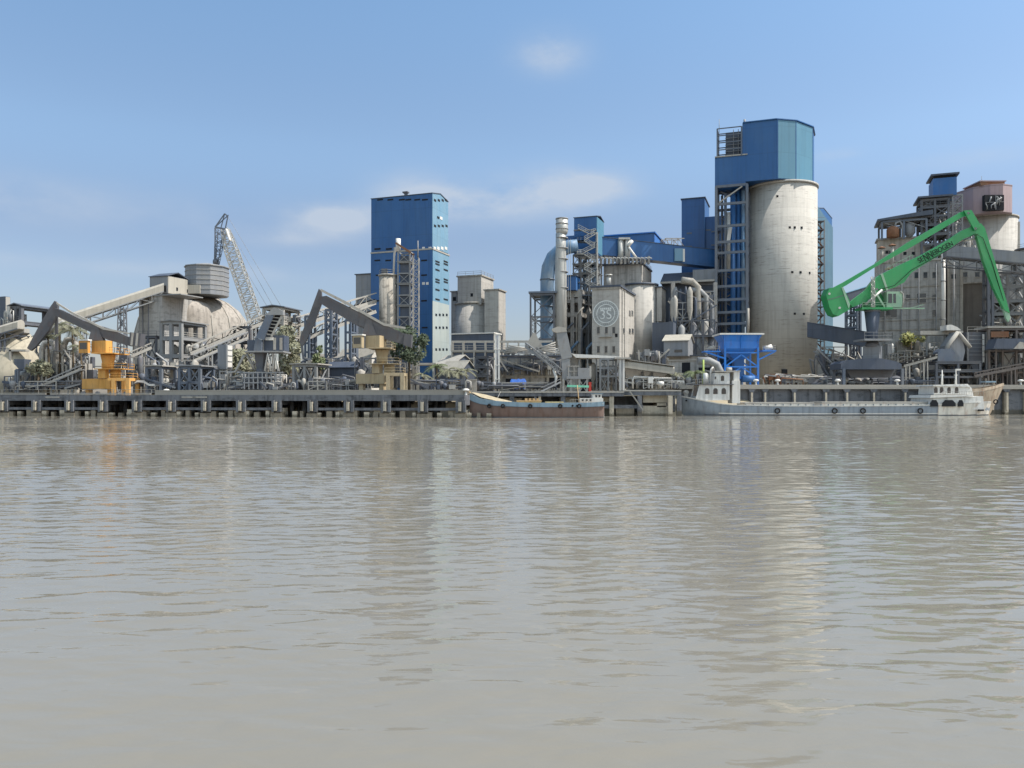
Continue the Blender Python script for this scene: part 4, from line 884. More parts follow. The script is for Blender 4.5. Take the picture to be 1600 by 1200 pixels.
# blue tower behind the silo, right
fr, w, d = corner(1240, 1273, 1300, 250, R(38)); z1 = Z(318, 250); t = T('processing_tower', 'pale teal clad tower standing behind the tallest silo', 'tower', fr((-w/2, d/2, 4.6)))
wl, rf = gable(fr, w, d, 4.6, z1-1.5, z1+.2, .1); t.part('wall', wl, blue); 
vs = [(0, 0, z1), (0, d, z1-4.5), (0, d, 4.6), (0, 0, 4.6)]
t.part('side_cladding', MB(fr).add([(x, y, z) for x in (.1, .3) for _, y, z in vs], [(0, 1, 2, 3), (7, 6, 5, 4), (0, 4, 5, 1), (1, 5, 6, 2), (2, 6, 7, 3), (3, 7, 4, 0)]), mat('grey_teal_cladding', (70, 102, 120), .5, .1, .1, panel=2.5, streak=.15, dust=.3, dustcol=(110, 130, 138), bump=.03), label='teal side with sunlight painted in')  # sun side over the blue wall; sunlight put into its teal
t.part('roof', rf, dsheet)
t = T('stair_tower', 'rusty grey stair frame climbing the teal tower behind the tallest silo', 'staircase', W(1281, 600, 246)); Yq = 240
b = MB(); xa_, xb_ = X(1276, Yq), X(1288, Yq)
for x in (xa_, xb_):
    for y in (Yq, Yq+3): t.part('post', MB().beam((x, y, 5), (x, y, Z(344, Yq)), .32), steel)
for k in range(15):
    z = Z(345+k*13.4, Yq); t.part('landing', MB().box(xa_-.2, xb_+.2, Yq-.1, Yq+3, z-.12, z+.06), darkm)
    z2 = Z(345+(k+1)*13.4, Yq); t.part('flight', MB().beam((xa_ if k % 2 else xb_, Yq+1, z2), (xb_ if k % 2 else xa_, Yq+1, z), .8, .15), rustm)
    b.beam((xa_, Yq-.1, z+1), (xb_, Yq-.1, z+1), .1)
t.part('railing', b, steel)
# ---------------- right hand plant ----------------
def wrow(th, fr, rows, wp=5, hp=6, m=glass, f=True): wins_front(th, fr, fw(fr, rows, wp, hp), m, frame=psteel if f else None)
A1 = R(20)
fr, w, d = corner(1370, 1478, 1484, 212, A1); t = T('plant_building', 'wide grey concrete plant building with window rows behind the green crane', 'building', fr((-w/2, 6, 4.6)))
t.part('wall', MB(fr).box(-w, 0, 0, 7, 4.6, Z(406, 212)), concg)
t.part('cornice', MB(fr).box(-w-.3, .3, -.3, 7.2, Z(406, 212)+.003, Z(404, 212)+.2), concd)
wrow(t, fr, [(430, (1432, 1446, 1460)), (465, (1419, 1460)), (489, (1388, 1460))], 6, 9)
wrow(t, fr, [(466, (1440,)), (489, (1380, 1394))], 14, 14)
for py in (448, 467, 500, 515): t.part('string_course', MB(fr).box(-w, 0, -.2, 0, zf(fr, 1440, py), zf(fr, 1440, py)+.3), concd)
for k in range(5): t.part('downpipe', MB(fr).tube([(-w+2+k*4.2, -.3, 5), (-w+2+k*4.2, -.3, Z(410, 212))], .14, 6), steel)
fr, w, d = corner(1372, 1445, 1452, 216, A1); t = T('upper_block', 'smaller grey concrete storey on the wide plant building', 'building', fr((-w/2, 6, Z(406, 216))))
t.part('wall', MB(fr).box(-w, 0, 0, 5, Z(406, 216), Z(371, 216)), concd); t.part('slab', MB(fr).box(-w-.4, .4, -.4, 5.4, Z(371, 216)+.003, Z(369, 216)+.1), concg)
wrow(t, fr, [(394, (1386, 1392)), (396, (1414, 1427))], 5, 5, void, False)
t.part('tank', MB().lathe(X(1434, 222), 222, [(3.6, Z(406, 213)), (3.6, Z(386, 222)), (3.0, Z(383, 222)), (1, Z(382, 222))], 24), greysh)
# roof canopy
th, fr, w, d, zs = scaff('roof_canopy', 'open flat-roofed canopy on the upper left of the plant building', 'canopy', 1378, 1440, 214, 9, (342, 371), 2, bsteel, brace=False, a=A1, t=.5)
th.part('roof', MB(fr).prism([(-w-1.2, zs[0]+.2), (-w-1.2, zs[0]+.7), (1.5, zs[0]+2.3), (1.5, zs[0]+1.0)], -.8, 9.5), dsheet)
th.part('brace', MB(fr).beam((-w, 0, zs[0]), (-w*.5, 0, zs[0]-2.4), .14).beam((-w*.5, 0, zs[0]), (0, 0, zs[0]-2.4), .14), steel)
t = T('roof_tank', 'dark domed tank under the flat roof canopy', 'tank', W(1395, 371, 216)); x = X(1395, 217)
t.part('body', MB().lathe(x, 217, [(1.6, Z(371, 217)), (1.6, Z(359, 217)), (1.2, Z(355, 217)), (.3, Z(353, 217))], 18), rustm); t.part('pipe', MB().tube([W(1398, 356, 216), W(1400, 348, 216), W(1406, 346, 216), W(1410, 352, 216), W(1410, 370, 216)], .25, 8), steel)
t = T('roof_filter', 'grey filter unit with duct under the canopy next to the domed tank', 'machinery', W(1424, 371, 216))
t.part('body', MB().lathe(X(1421, 217), 217, [(.6, Z(371, 217)), (1.5, Z(364, 217)), (1.5, Z(350, 217)), (1.0, Z(347, 217))], 14), greysh); t.part('duct', MB().tube([W(1425, 346, 217), W(1430, 350, 217), W(1434, 353, 217), W(1434, 370, 217)], .35, 8), darkm)
for k, px in enumerate((1377.5, 1394)):
    t = T('roof_vent', ['rust stained mushroom vent pipe at the left corner of the plant building', 'tan mushroom vent pipe right of the corner one on the plant building'][k], 'vent', W(px, 405, 209), 'mushroom vents on the plant building')
    x = X(px, 210); t.part('pipe', MB().lathe(x, 210, [(.42, Z(418 if k else 406, 210)), (.42, Z(388-4*k, 210))], 10), psteel); t.part('cap', MB().lathe(x, 210, [(1.0, Z(388-4*k, 210)), (.9, Z(387-4*k, 210)), (.2, Z(385-4*k, 210))], 12), rustm)
    if k: t.part('bracket', MB().box(x-1.0, x+1.0, 210, 212, Z(418, 210)-.3, Z(418, 210)), cream)
# second canopy and steel tower
th, fr, w, d, zs = scaff('steel_tower', 'tall open steel tower with small flat roof between canopy and blue box', 'tower', 1440, 1474, 213, 8, (310, 322, 336, 350, 365, 380, 404), 2, darkm, a=A1, t=.55, floors=(1, 3, 4), rails=True)
th.part('roof', MB(fr).box(-w-1, 1, -1, 9, zs[0]+.5, zs[0]+.95), dsheet)
for k in range(7): th.part('vessel', MB(fr).lathe(-w+1+k*.8, 3+k % 3, [(.5, Z(372-(k*9) % 30, 216)), (.6, Z(362-(k*9) % 30, 216)), (.3, Z(354-(k*9) % 30, 216))], 10), (galv, steel, psteel)[k % 3])
th, fr, w, d, zs = scaff('steel_tower', 'slender braced steel tower carrying the royal blue box', 'tower', 1459, 1496, 218, 7, (304, 318, 332, 348, 364, 380, 396, 412), 3, steel, a=A1, t=.4, brace=2)
for k in range(6): th.part('pipe', MB(fr).tube([(-w+.8+k*1.0, 2.5, Z(410, 220)), (-w+.8+k*1.0, 2.5, Z(310+8*k, 220)), (-w+1.4+k*1.0, 3.3, Z(306+8*k, 220))], .32, 8), (darkm, galv, psteel, steel)[k % 4])
t, fr, w, d, z = block('blue_box', 'royal blue box house perched on the slender steel tower', 'building', 1458, 1495, 1498, 218, 276, royal, foot=Z(304, 218), a=A1, dmax=8)
t.part('roof', MB(fr).box(-w-.6, .6, -.6, d+.6, z+.7, z+1.15), dsheet); t.part('top_band', MB(fr).box(-w+.2, -.2, .2, d-.2, z+.003, z+.7), void)
# pinkish drum + silo
t, x, r, z = cyl('silo', 'cream concrete silo at the right under the pinkish drum house', 'silo', 1538, 45, 232, 336, concp, top=concd, lip=.25)
t.part('ladder', MB().box(x+r*.72, x+r*.72+.5, 232-r*.72, 232-r*.7, Z(400, 225), Z(345, 225)), psteel)
fr = Fr(X(1534, 229), 229, 0); hw = 36.5*229/F; ztp, zb_ = Z(291, 222), Z(336, 222)+.55
poly = [(-hw, 0), (-hw*.8, -5), (-hw*.35, -8), (hw*.1, -8.8), (hw*.6, -7.5), (hw, -3), (hw, 5), (0, 9), (-hw, 6)]
t = T('drum_house', 'dusty pink many-sided drum house on the right hand silo', 'building', fr((0, 0, zb_)))
t.part('wall', MB(fr).slab(poly, zb_, ztp), rustp); t.part('roof', MB(fr).slab([(a_*1.01, b_*1.01) for a_, b_ in poly], ztp+.003, ztp+.25), rustp)
t.part('top_cap', MB(fr).box(-4.5, 2.3, -7, 1, ztp+.25, ztp+1.3), rustm); t.part('cap_roof', MB(fr).box(-4.8, 2.6, -7.3, 1.3, ztp+1.3, ztp+1.6), rustp)
t.part('antenna', MB(fr).tube([(-1.8, -3, ztp+1.6), (-1.8, -3, ztp+4)], .06, 5), steel)
o = t.part('opening', MB(fr).box(-4.6, .8, -9.1, -7.9, Z(330, 221), Z(306, 221)), void)
b = MB(fr)
rq_ = random.Random(2)
for k in range(9): x_, z_a = rq_.uniform(-4.2, -.2), rq_.uniform(0, 1); b.tube([(x_, -9.3, Z(329-z_a*12, 221)), (x_+rq_.uniform(-.5, .5), -9.3, Z(324-z_a*12, 221)), (x_+rq_.uniform(-1.2, 1.2), -9.3, Z(320-z_a*12, 221))], rq_.uniform(.08, .22), 6)
b.beam((-4.5, -9.25, Z(318, 221)), (.7, -9.25, Z(317, 221)), .12).beam((-1.6, -9.25, Z(329, 221)), (-1.6, -9.25, Z(307, 221)), .14)
t.part('pipework', b, steel, o)
t, x, r, z = cyl('silo', 'dull brown silo cut by the right edge of the photo', 'silo', 1609, 19, 222, 388, concg, top=darkm)
rail(t, Fr(x, 222), [(-r, 0), (-r*.7, -r*.7), (0, -r)], z+.5, steel)
t, fr, w, d, z = block('concrete_block', 'grey concrete bay building with a recess painted as a flat dark panel behind the crane stick', 'building', 1480, 1541, 1548, 210, 404, concg, a=A1, dmax=14)
o = t.part('recess', MB(fr).box(fx(fr, 1504), fx(fr, 1538), -.1, .2, Z(560, 210), zf(fr, 1520, 443)), mat('recess_shade', (96, 90, 84), .9, .2, .4, streak=.2))  # flat panel; the shade of a recess is put into its dark colour
for px in (1482, 1502, 1540): t.part('pilaster', MB(fr).box(fx(fr, px)-.35, fx(fr, px)+.35, -.5, -.003, 4.6, Z(405, 210)), concd)
wrow(t, fr, [(429, (1508, 1527)), (432, (1490,))], 7, 7, glass)
t.part('string_course', MB(fr).box(fx(fr, 1504), fx(fr, 1538), -.4, -.1, zf(fr, 1520, 443), zf(fr, 1520, 441)), concd)
t = T('white_pipe', 'bright white vertical pipe down the front of the plant building', 'pipe', W(1475, 516, 209)); t.part('pipe', MB().tube([W(1474, 516, 208.8), W(1474, 395, 208.8)], .5, 10), whitep)
for py in (410, 440, 470, 500): t.part('bracket', MB().lathe(X(1474, 208.8), 208.8, [(.62, Z(py, 208.8)), (.62, Z(py, 208.8)+.25)], 10), steel)
gallery('conveyor_gallery', 'grey enclosed gallery crossing behind the green crane stick at right', W(1476, 402, 205), W(1640, 417, 200), 3.2, 2.9, greysh, darkm, foot=4.6, supports=(.42, .93), posts=.6, roofr=0, group=None)
t = T('valve_cluster', 'cream valves and pipes cluster on the roof under the pinkish drum', 'machinery', W(1510, 400, 216))
for k, (px, py, r_) in enumerate(((1505, 385, .8), (1512, 375, .9), (1518, 390, .8), (1500, 392, .6), (1511, 362, .5))):
    t.part('vessel', MB().lathe(X(px, 216), 216, [(r_*.5, Z(404, 216)), (r_, Z(py+6, 216)), (r_, Z(py, 216)), (.2, Z(py-3, 216))], 12), (psteel, concp, steel)[k % 3])
    t.part('pipe', MB().tube([W(px, py, 215.5), W(px+5, py-6, 215.5), W(px+8, py+8, 215.5)], .2, 6), galv)
th, fr, w, d, zs = scaff('steel_structure', 'grey braced structure at the right edge under the gallery', 'frame', 1548, 1590, 206, 7, (425, 447, 470, 490, 516, 600), 2, steel, a=A1, t=.7, brace=2, floors=(2, 3))
for k in range(5): th.part('vessel', MB(fr).lathe(-w+1.3+k*1.3, 3, [(.4, Z(516, 208)), (1.0, Z(500, 208)), (1.0, Z(478+6*(k % 3), 208)), (.3, Z(474, 208))], 12), (steel, psteel, darkm)[k % 3])
t, fr, w, d, z = block('edge_building', 'dull grey building filling the far right edge behind the frames', 'building', 1572, 1680, 1700, 214, 440, concg, a=A1, dmax=10)
# ---------------- yard clutter builder ----------------
def machine(name, label, cat, pl, pr, rt, rb, Y, seed, n=14, mats=None, d=5, big=1., group=None):
    rn = random.Random(seed); ms = mats or (psteel, steel, darkm, galv, concd); x0, x1 = X(pl, Y), X(pr, Y); z0, z1 = Z(rb, Y), Z(rt, Y); w_, h_ = x1-x0, z1-z0
    th = T(name, label, cat, (x0+w_/2, Y+d/2, z0), group); z0 = min(z0, z0)
    for i in range(n):
        k = rn.random(); x = rn.uniform(x0, x1-.5); y = Y+rn.uniform(0, d); m = rn.choice(ms); hh = rn.uniform(.35, 1)*h_
        if k < .3:
            q = min(x1, x+rn.uniform(.15, .5)*w_); r = rn.uniform(.1, .3)*big; a_ = rn.uniform(.3, 1)*h_
            th.part('pipe', MB().tube([(x, y, z0), (x, y, z0+a_*.8), (x+.3, y, z0+a_), (q, y, z0+a_*rn.uniform(.7, 1)), (q, y, z0)], r, 8), m)
        elif k < .5:
            b_ = rn.uniform(.6, 1.8)*big; zb_ = z0+rn.uniform(0, .5)*h_; th.part('cabinet', MB().box(x, min(x+b_, x1), y, y+b_, zb_, min(zb_+rn.uniform(.3, .6)*h_, z1)).beam((x+.2, y+.3, z0), (x+.2, y+.3, zb_+.1), .2).beam((min(x+b_, x1)-.2, y+.3, z0), (min(x+b_, x1)-.2, y+.3, zb_+.1), .2), m)
        elif k < .68:
            r = rn.uniform(.4, .95)*big; th.part('drum', MB().lathe(x, y, [(r*.3, z0), (r*.4, z0+hh*.3), (r, z0+hh*.5), (r, z0+hh*.9), (r*.3, z0+hh)], 12), m)
        elif k < .86:
            q = min(x1, x+rn.uniform(.2, .6)*w_); b = MB()
            for xx in (x, (x+q)/2, q): b.beam((xx, y, z0), (xx, y, z0+hh), .2)
            b.beam((x, y, z0+hh), (q, y, z0+hh), .22); b.beam((x, y, z0+hh*.5), (q, y, z0+hh*.5), .16); b.beam((x, y, z0), (q, y, z0+hh), .12); th.part('rack', b, m)
        else:
            q = rn.choice((x0, x1)); a_, c_ = Vector((x, y, z0+h_*.15)), Vector((q, y, z0+h_*rn.uniform(.5, 1))); th.part('chute', MB().beam(a_, c_, .5*big, .35), m)
    return th
# ---------------- material handling cranes on the jetty ----------------
def balance_crane(name, label, dx, dy, Y, mb, mdk, marm, arm):
    P = lambda a_, b_, YY=Y: W(a_+dx, b_+dy, YY); t = T(name, label, 'crane', (X(596+dx, Y), Y, DZ+.01)); gz = DZ+.01
    a = R(20)
    def blk(part, pl, pc, pr, rt, rb, m, YY=Y, dm=9):
        fr, w, d = corner(pl+dx, pc+dx, pr+dx, YY, a); d = min(d, dm); t.part(part, MB(fr).box(-w, 0, 0, d, Z(rb+dy, YY), Z(rt+dy, YY)), m); return fr, w, d
    fr, w, d = blk('base_box', 556, 600, 606, 583.5, 599.5, mb)
    xr = X(629+dx, Y-1)
    b = MB(); zt = Z(583.5+dy, Y)
    for xx in (X(607+dx, Y-1), xr):
        for yy in (Y-1.2, Y+3): b.beam((xx, yy, gz), (xx, yy, zt), .75)
    b.beam((X(602+dx, Y), Y-1.2, zt-.2), (xr+.4, Y-1.2, zt-.2), .6); b.beam((X(602+dx, Y), Y+3, zt-.2), (xr+.4, Y+3, zt-.2), .6); b.beam((xr, Y-1.2, zt-.2), (xr, Y+3, zt-.2), .6)
    t.part('portal', b, mb)
    t.part('leg', MB(fr).box(-w+.4, -w+1.3, .5, 1.6, gz, Z(599.5+dy, Y)), mdk); t.part('leg', MB(fr).box(-1.3, -.4, .5, 1.6, gz, Z(599.5+dy, Y)), mdk)
    for q in range(4):
        xx = X(560+q*22+dx, Y); t.part('wheel', MB().tube([(xx, Y-.6, gz+.4), (xx, Y-.1, gz+.4)], .4, 12), darkm)
    blk('lower_box', 581, 592, 598, 569, 583, mb); blk('lower_box', 600, 611, 617, 570, 583, mb, Y+1, 4)
    t.part('platform', MB().box(X(578+dx, Y), X(622+dx, Y), Y-.8, Y+4.6, Z(569+dy, Y), Z(568+dy, Y)), mb)
    rail(t, Fr(0, 0), [(X(590+dx, Y), Y-.8), (X(622+dx, Y), Y-.8), (X(622+dx, Y), Y+4.4)], Z(568+dy, Y), mb)
    rail(t, Fr(0, 0), [(X(603+dx, Y), Y-1.2), (xr, Y-1.2), (xr, Y+3)], zt, mb)
    x = X(597+dx, Y+2); k = Y/F
    t.part('neck', MB().lathe(x, Y+2, [(8.5*k, Z(568+dy, Y)), (9*k, Z(556+dy, Y)), (11*k, Z(548+dy, Y)), (11*k, Z(545.5+dy, Y))], 20), mb)
    t.part('slew_platform', MB().box(X(576+dx, Y), X(612+dx, Y), Y-1.4, Y+5, Z(545+dy, Y), Z(543.5+dy, Y)), mb)
    rail(t, Fr(0, 0), [(X(604+dx, Y), Y-1.4), (X(612+dx, Y), Y-1.4), (X(612+dx, Y), Y+5)], Z(543.5+dy, Y), mb)
    blk('machine_house', 571, 593, 604, 524, 543.3, mb, Y-1)
    fr, w, d = corner(551+dx, 565+dx, 569+dx, Y-1.5, a); d = min(d, 3)
    cb = t.part('cab', MB(fr).box(-w, 0, 0, d, Z(544+dy, Y), Z(525+dy, Y)), mdk); t.part('cab_roof', MB(fr).box(-w-.2, .25, -.2, d+.2, Z(525+dy, Y)+.003, Z(523+dy, Y)), whitep, cb)
    t.part('window', MB(fr).box(-w+.25, -.25, -.05, .02, Z(538+dy, Y), Z(528+dy, Y)), glass, cb)
    t.part('arm_pivot', MB().plate([(566+dx, 524+dy), (572+dx, 500+dy), (580+dx, 500+dy), (588+dx, 524+dy)], Y+.4, 1.4), marm)
    for part, poly, off, th_ in arm: t.part(part, MB().plate(poly, Y+off, th_), darkm if part == 'grab_rod' else psteel if part in ('tie_bar', 'counterweight_rib') else marm)
    return t
armg = mat('crane_arm_grey', (80, 80, 84), .6, .18, .4, rust=.16, dust=.3, dustcol=(122, 116, 108), bump=.1)
balance_crane('balance_crane', 'yellow based harbour crane with grey angled boom at far left', -428, 8, 165, yellow, mat('dull_yellow_paint', (196, 138, 54), .6, .2, .5, rust=.15, dust=.3), armg,
    [('boom', [(84, 481), (95, 484), (130, 501), (172, 514), (206, 529), (204, 541), (168, 531), (120, 509), (88, 494)], .7, 1.0),
     ('stick', [(85, 470), (90, 474), (89, 490), (76, 516), (56, 541), (48, 548), (42, 544), (62, 507), (78, 480)], 1.9, .7),
     ('tie_bar', [(88, 472), (112, 487), (162, 512), (207, 521), (207, 523), (161, 515), (111, 490), (88, 475)], .3, .3),
     ('counterweight', [(203, 519), (220, 521), (218, 541), (201, 539)], .2, 2.2), ('counterweight_rib', [(205.5, 519.5), (208.5, 520), (206.5, 540), (203.5, 539.5)], .1, .09), ('counterweight_rib', [(213, 520), (216, 520.5), (214, 540.5), (211, 540)], .1, .09),
     ('mast', [(85, 486), (90, 486), (90, 548), (86, 548)], 2.7, .3)])
balance_crane('balance_crane', 'cream based harbour crane with grey angled boom left of the blue tower', 0, 0, 157.5, cream, cream, armg,
    [('boom', [(498, 464), (510, 462), (560, 487), (602, 508), (640, 525), (640, 541), (602, 530), (556, 508), (510, 480), (499, 473)], .7, 1.0),
     ('stick', [(498, 451), (502, 455), (503, 472), (492, 502), (478, 533), (472, 541), (468, 535), (469, 526), (482, 495)], 1.9, .7),
     ('tie_bar', [(501, 451), (545, 473), (600, 505), (633, 511), (633, 514), (600, 509), (543, 477), (501, 455)], .3, .3),
     ('counterweight', [(632, 521), (643, 523), (642, 543), (630, 539)], .2, 2.2), ('grab_rod', [(469, 536), (473, 536), (475, 562), (472.5, 562)], 2.0, .3), ('bracket', [(562, 495), (573, 499), (571, 512), (560, 508)], .55, .14)])
# grey unloader with a ladder boom
Y = 163; t = T('ship_unloader', 'blue-grey unloading machine with black ladder boom in mid jetty', 'crane', (X(412, Y), Y, DZ))
t.part('boom', MB().plate([(416, 492), (427, 493), (411, 531), (399, 528)], Y, 1.2), bsteel)
t.part('boom', MB().plate([(399, 528.2), (409, 531.2), (408, 549), (396, 548)], Y+.1, 1.2), bsteel)
t.part('belt_ladder', MB().plate([(430, 490), (441, 492), (424, 524), (413, 521)], Y+.8, .4), black)
b = MB()
for q in range(7): s = q/6; b.beam(W(430-17*s, 491+30*s, Y+.7), W(441-17*s, 492+31*s, Y+.7), .18)
b.beam(W(441, 492, Y+.7), W(424, 526, Y+.7), .35); b.beam(W(430, 490, Y+.7), W(413, 521, Y+.7), .25)
t.part('ladder_rung', b, psteel)
t.part('hood', MB().plate([(414, 493), (428, 480), (434, 482), (442, 486), (442, 492), (428, 492)], Y+.3, 1.6), steel)
t.part('house', MB().box(X(385, Y), X(399, Y), Y+.5, Y+4, Z(548, Y), Z(531, Y)), dsheet)
o = t.part('house', MB().box(X(409, Y), X(441, Y), Y+1.4, Y+5, Z(547.5, Y), Z(523, Y)), dsheet)
for px in (424, 434): t.part('panel', MB().box(X(px, Y), X(px+4, Y), Y+1.25, Y+1.38, Z(546, Y), Z(527, Y)), psteel, o)
t.part('lintel', MB().box(X(412, Y), X(424, Y), Y+1.1, Y+1.38, Z(531, Y), Z(526, Y)), whitep, o)
t.part('platform', MB().box(X(383, Y), X(443, Y), Y-.3, Y+5.4, Z(550.5, Y), Z(548.2, Y)), steel)
t.part('pedestal', MB().lathe(X(407, Y+2), Y+2, [(9*Y/F, DZ), (8*Y/F, Z(582, Y)), (6.5*Y/F, Z(576, Y)), (11*Y/F, Z(550.5, Y))], 4, False, .785), darkm)
for px in (416, 428):
    t.part('strut', MB().tube([W(px-2, 580, Y), W(px+2.5, 552, Y), W(px+7, 580, Y)], .28, 8), whitep)
b = MB()
for px in range(382, 442, 7): b.beam(W(px, 608, Y), W(px, 581, Y), .22)
for py in (582, 590, 598): b.beam(W(380, py, Y), W(442, py, Y), .24)
for yy in (3,): 
    for px in range(382, 442, 12): b.beam(W(px, 608, Y+3), W(px, 581, Y+3), .22)
t.part('base_frame', b, steel)
# small grey crane by the wooden boat
Y = 168; gz = 5.0; t = T('quay_crane', 'small grey stooping quay crane above the stern of the wooden boat', 'crane', (X(890, Y), Y, gz))
t.part('jib', MB().plate([(869, 514), (884, 513), (888, 529), (894, 558), (878, 562), (872, 538)], Y, 1.0), steel)
t.part('head', MB().plate([(862, 514), (872, 510), (884, 512), (886, 518), (870, 520), (864, 518)], Y-.15, 1.3), psteel)
t.part('column', MB().plate([(877, 562), (890, 560), (892, 594), (879, 594)], Y+.1, 1.4), steel)
t.part('machine_house', MB().box(X(885, Y), X(923, Y), Y-.3, Y+2.4, Z(592, Y), Z(588, Y)).box(X(903, Y), X(921, Y), Y-.2, Y+2.3, Z(588, Y), Z(575, Y)), steel)
t.part('house_panel', MB().box(X(921, Y), X(924, Y), Y-.2, Y+2.2, Z(590, Y), Z(572, Y)), psteel)
t.part('railing', MB().beam(W(888, 572, Y), W(905, 572, Y), .15).beam(W(888, 580, Y), W(905, 580, Y), .12).beam(W(888, 588, Y), W(888, 572, Y), .15).beam(W(897, 588, Y), W(897, 572, Y), .12), psteel)
t.part('arm', MB().lattice(W(836, 545, Y), W(878, 583, Y), 1.0, 9, .2), steel)
t.part('hanging_rod', MB().tube([W(867, 604, Y), W(869, 590, Y), W(865, 577, Y)], [.12, .3, .35], 8), whitep)
t.part('deck_beam', MB().beam(W(886, 603, Y), W(920, 604, Y), .45), mat('mint_paint', (120, 190, 160), .6, .2, .6, rust=.1))
t.part('ballast', MB().box(X(920, Y), X(924, Y), Y, Y+1.5, gz, Z(597, Y)), redp)
b = MB()
for px in (880, 892, 905, 917): b.beam(W(px, 613, Y), W(px, 592, Y), .28)
b.beam(W(880, 613, Y), W(892, 593, Y), .16); b.beam(W(905, 613, Y), W(917, 593, Y), .16); b.beam(W(917, 613, Y), W(905, 593, Y), .16)
t.part('leg_frame', b, psteel)
t.part('gangway', MB().beam(W(845, 612, Y-3), W(876, 597, Y-2), .8, .25).beam(W(845, 606, Y-3), W(876, 592, Y-2), .1), steel)
# ---------------- green material handler ----------------
Y = 186; t = T('material_handler', 'large bright green balance crane with long boom and drooping stick', 'crane', (X(1364, Y), Y, 6.7))
t.part('boom', MB().plate([(1327, 473), (1352, 454), (1364, 438), (1373, 431), (1406, 414), (1440, 398.5), (1473, 380), (1506, 359), (1520, 353.5), (1531, 352), (1531, 364), (1506, 373), (1473, 396), (1440, 415.5), (1424, 426), (1413, 441), (1398, 449), (1376, 455), (1358, 470), (1332, 480)], Y, 1.2), green)
t.part('boom_collar', MB().plate([(1376, 428.5), (1379.5, 427), (1388, 453), (1385, 454)], Y-.12, 1.44), greenp)
t.part('tie_bar', MB().plate([(1297, 452), (1318, 441), (1366, 413), (1420, 378), (1502, 331), (1514, 329), (1516, 335), (1504, 339), (1424, 386), (1368, 417), (1322, 446), (1303, 456)], Y+.3, .7), green)
t.part('link', MB().plate([(1506, 329), (1518, 328), (1521, 333), (1533, 353), (1523, 360)], Y-.5, .45), green)
t.part('stick', MB().plate([(1519, 352), (1533, 349), (1539, 356), (1550, 392), (1564, 440), (1574, 474), (1578, 489), (1570, 485), (1553, 450), (1537, 408), (1525, 364)], Y+.35, .9), green)
t.part('stick_tip', MB().plate([(1567, 478), (1573.5, 476), (1579, 496), (1576, 503), (1572, 497)], Y+.5, .6), greenp)
t.part('counterweight', MB().plate([(1291, 461), (1296, 450), (1317, 448), (1328, 471), (1328, 483), (1310, 494), (1302, 491), (1296, 480)], Y-1.1, 3.4), green)
t.part('counterweight_edge', MB().plate([(1315, 449), (1317.5, 448.5), (1328.5, 476), (1326, 482)], Y-1.25, .14), greenp)
for a_, b_ in ((1296, 459), (1312, 481)): t.part('lifting_lug', MB().tube([W(a_, b_, Y-1.3), W(a_, b_, Y-1.1)], .28, 10), whitep)
t.part('seam', MB().plate([(1293, 468), (1318, 461), (1318, 462.2), (1293, 469.2)], Y-1.13, .03), darkm)
t.part('mount', MB().plate([(1346, 481), (1350, 468), (1360, 448), (1367, 441), (1376, 455), (1386, 481)], Y+1.3, .5), green)
t.part('strut', MB().beam(W(1362, 448, Y-.4), W(1382, 480, Y-.4), .4), greenp)
t.part('mast', MB().lattice(W(1364, 480, Y-.9), W(1364, 432, Y-.9), .6, 9, .1), galv)
t.part('cylinder', MB().tube([W(1352, 476, Y-.5), W(1378, 453, Y-.3)], .3, 10), galv); 
fr, w, d = Fr(X(1408, Y), Y-.6, 0), X(1408, Y)-X(1384, Y), 2.5
cb = t.part('cab', MB(fr).box(-w, 0, 0, d, Z(480.5, Y), Z(456, Y)), greenp); wins_front(t, fr, [(-w+.3, Z(474, Y), .9, 2.2), (-w+1.5, Z(474, Y), .6, 2.2)], glass, parent=cb)
t.part('cab_guard', MB(fr).tube([(-.1, -.2, Z(481, Y)), (.2, -.2, Z(470, Y)), (.1, -.2, Z(460, Y)), (-.6, -.2, Z(456, Y))], .14, 6), psteel, cb)
t.part('walkway', MB().beam(W(1378, 482, Y), W(1443, 482, Y), 1.0, .25).beam(W(1420, 482, Y-.5), W(1443, 476, Y-.5), .12), greenp)
t.part('upper_frame', MB().box(X(1344, Y), X(1392, Y), Y-1, Y+3, Z(484, Y), Z(480.7, Y)), green)
rail(t, Fr(0, 0), [(X(1345, Y), Y-1), (X(1382, Y), Y-1)], Z(480.7, Y), greenp)
t.part('slew_ring', MB().lathe(X(1363, Y+1), Y+1, [(11.5*Y/F, Z(487, Y)), (12.5*Y/F, Z(484, Y))], 28), darkm)
t.part('pedestal', MB().lathe(X(1363, Y+1), Y+1, [(7.5*Y/F, Z(533, Y)), (8*Y/F, Z(520, Y)), (11.5*Y/F, Z(487, Y))], 28), dsheet)
t.part('collar', MB().box(X(1345, Y), X(1388, Y), Y-2, Y+4, Z(533, Y), Z(530, Y)), steel)
rail(t, Fr(0, 0), [(X(1345, Y), Y-2), (X(1388, Y), Y-2), (X(1388, Y), Y+4)], Z(530, Y), steel, h=1.5)
fr, w, d = corner(1348, 1374, 1378, Y-.5, R(35)); t.part('base_box', MB(fr).box(-w, 0, 0, min(d, 5), Z(560, Y), Z(540, Y)), greysh)
t.part('base_neck', MB().lathe(X(1363, Y+1.5), Y+1.5, [(12*Y/F, Z(541, Y)), (8*Y/F, Z(533, Y))], 16), darkm)
t.part('portal_roof', MB().plate([(1314, 568), (1320, 564), (1348, 560), (1378, 560), (1402, 565), (1409, 569), (1409, 577), (1314, 577)], Y-1, 6.5), dsheet)
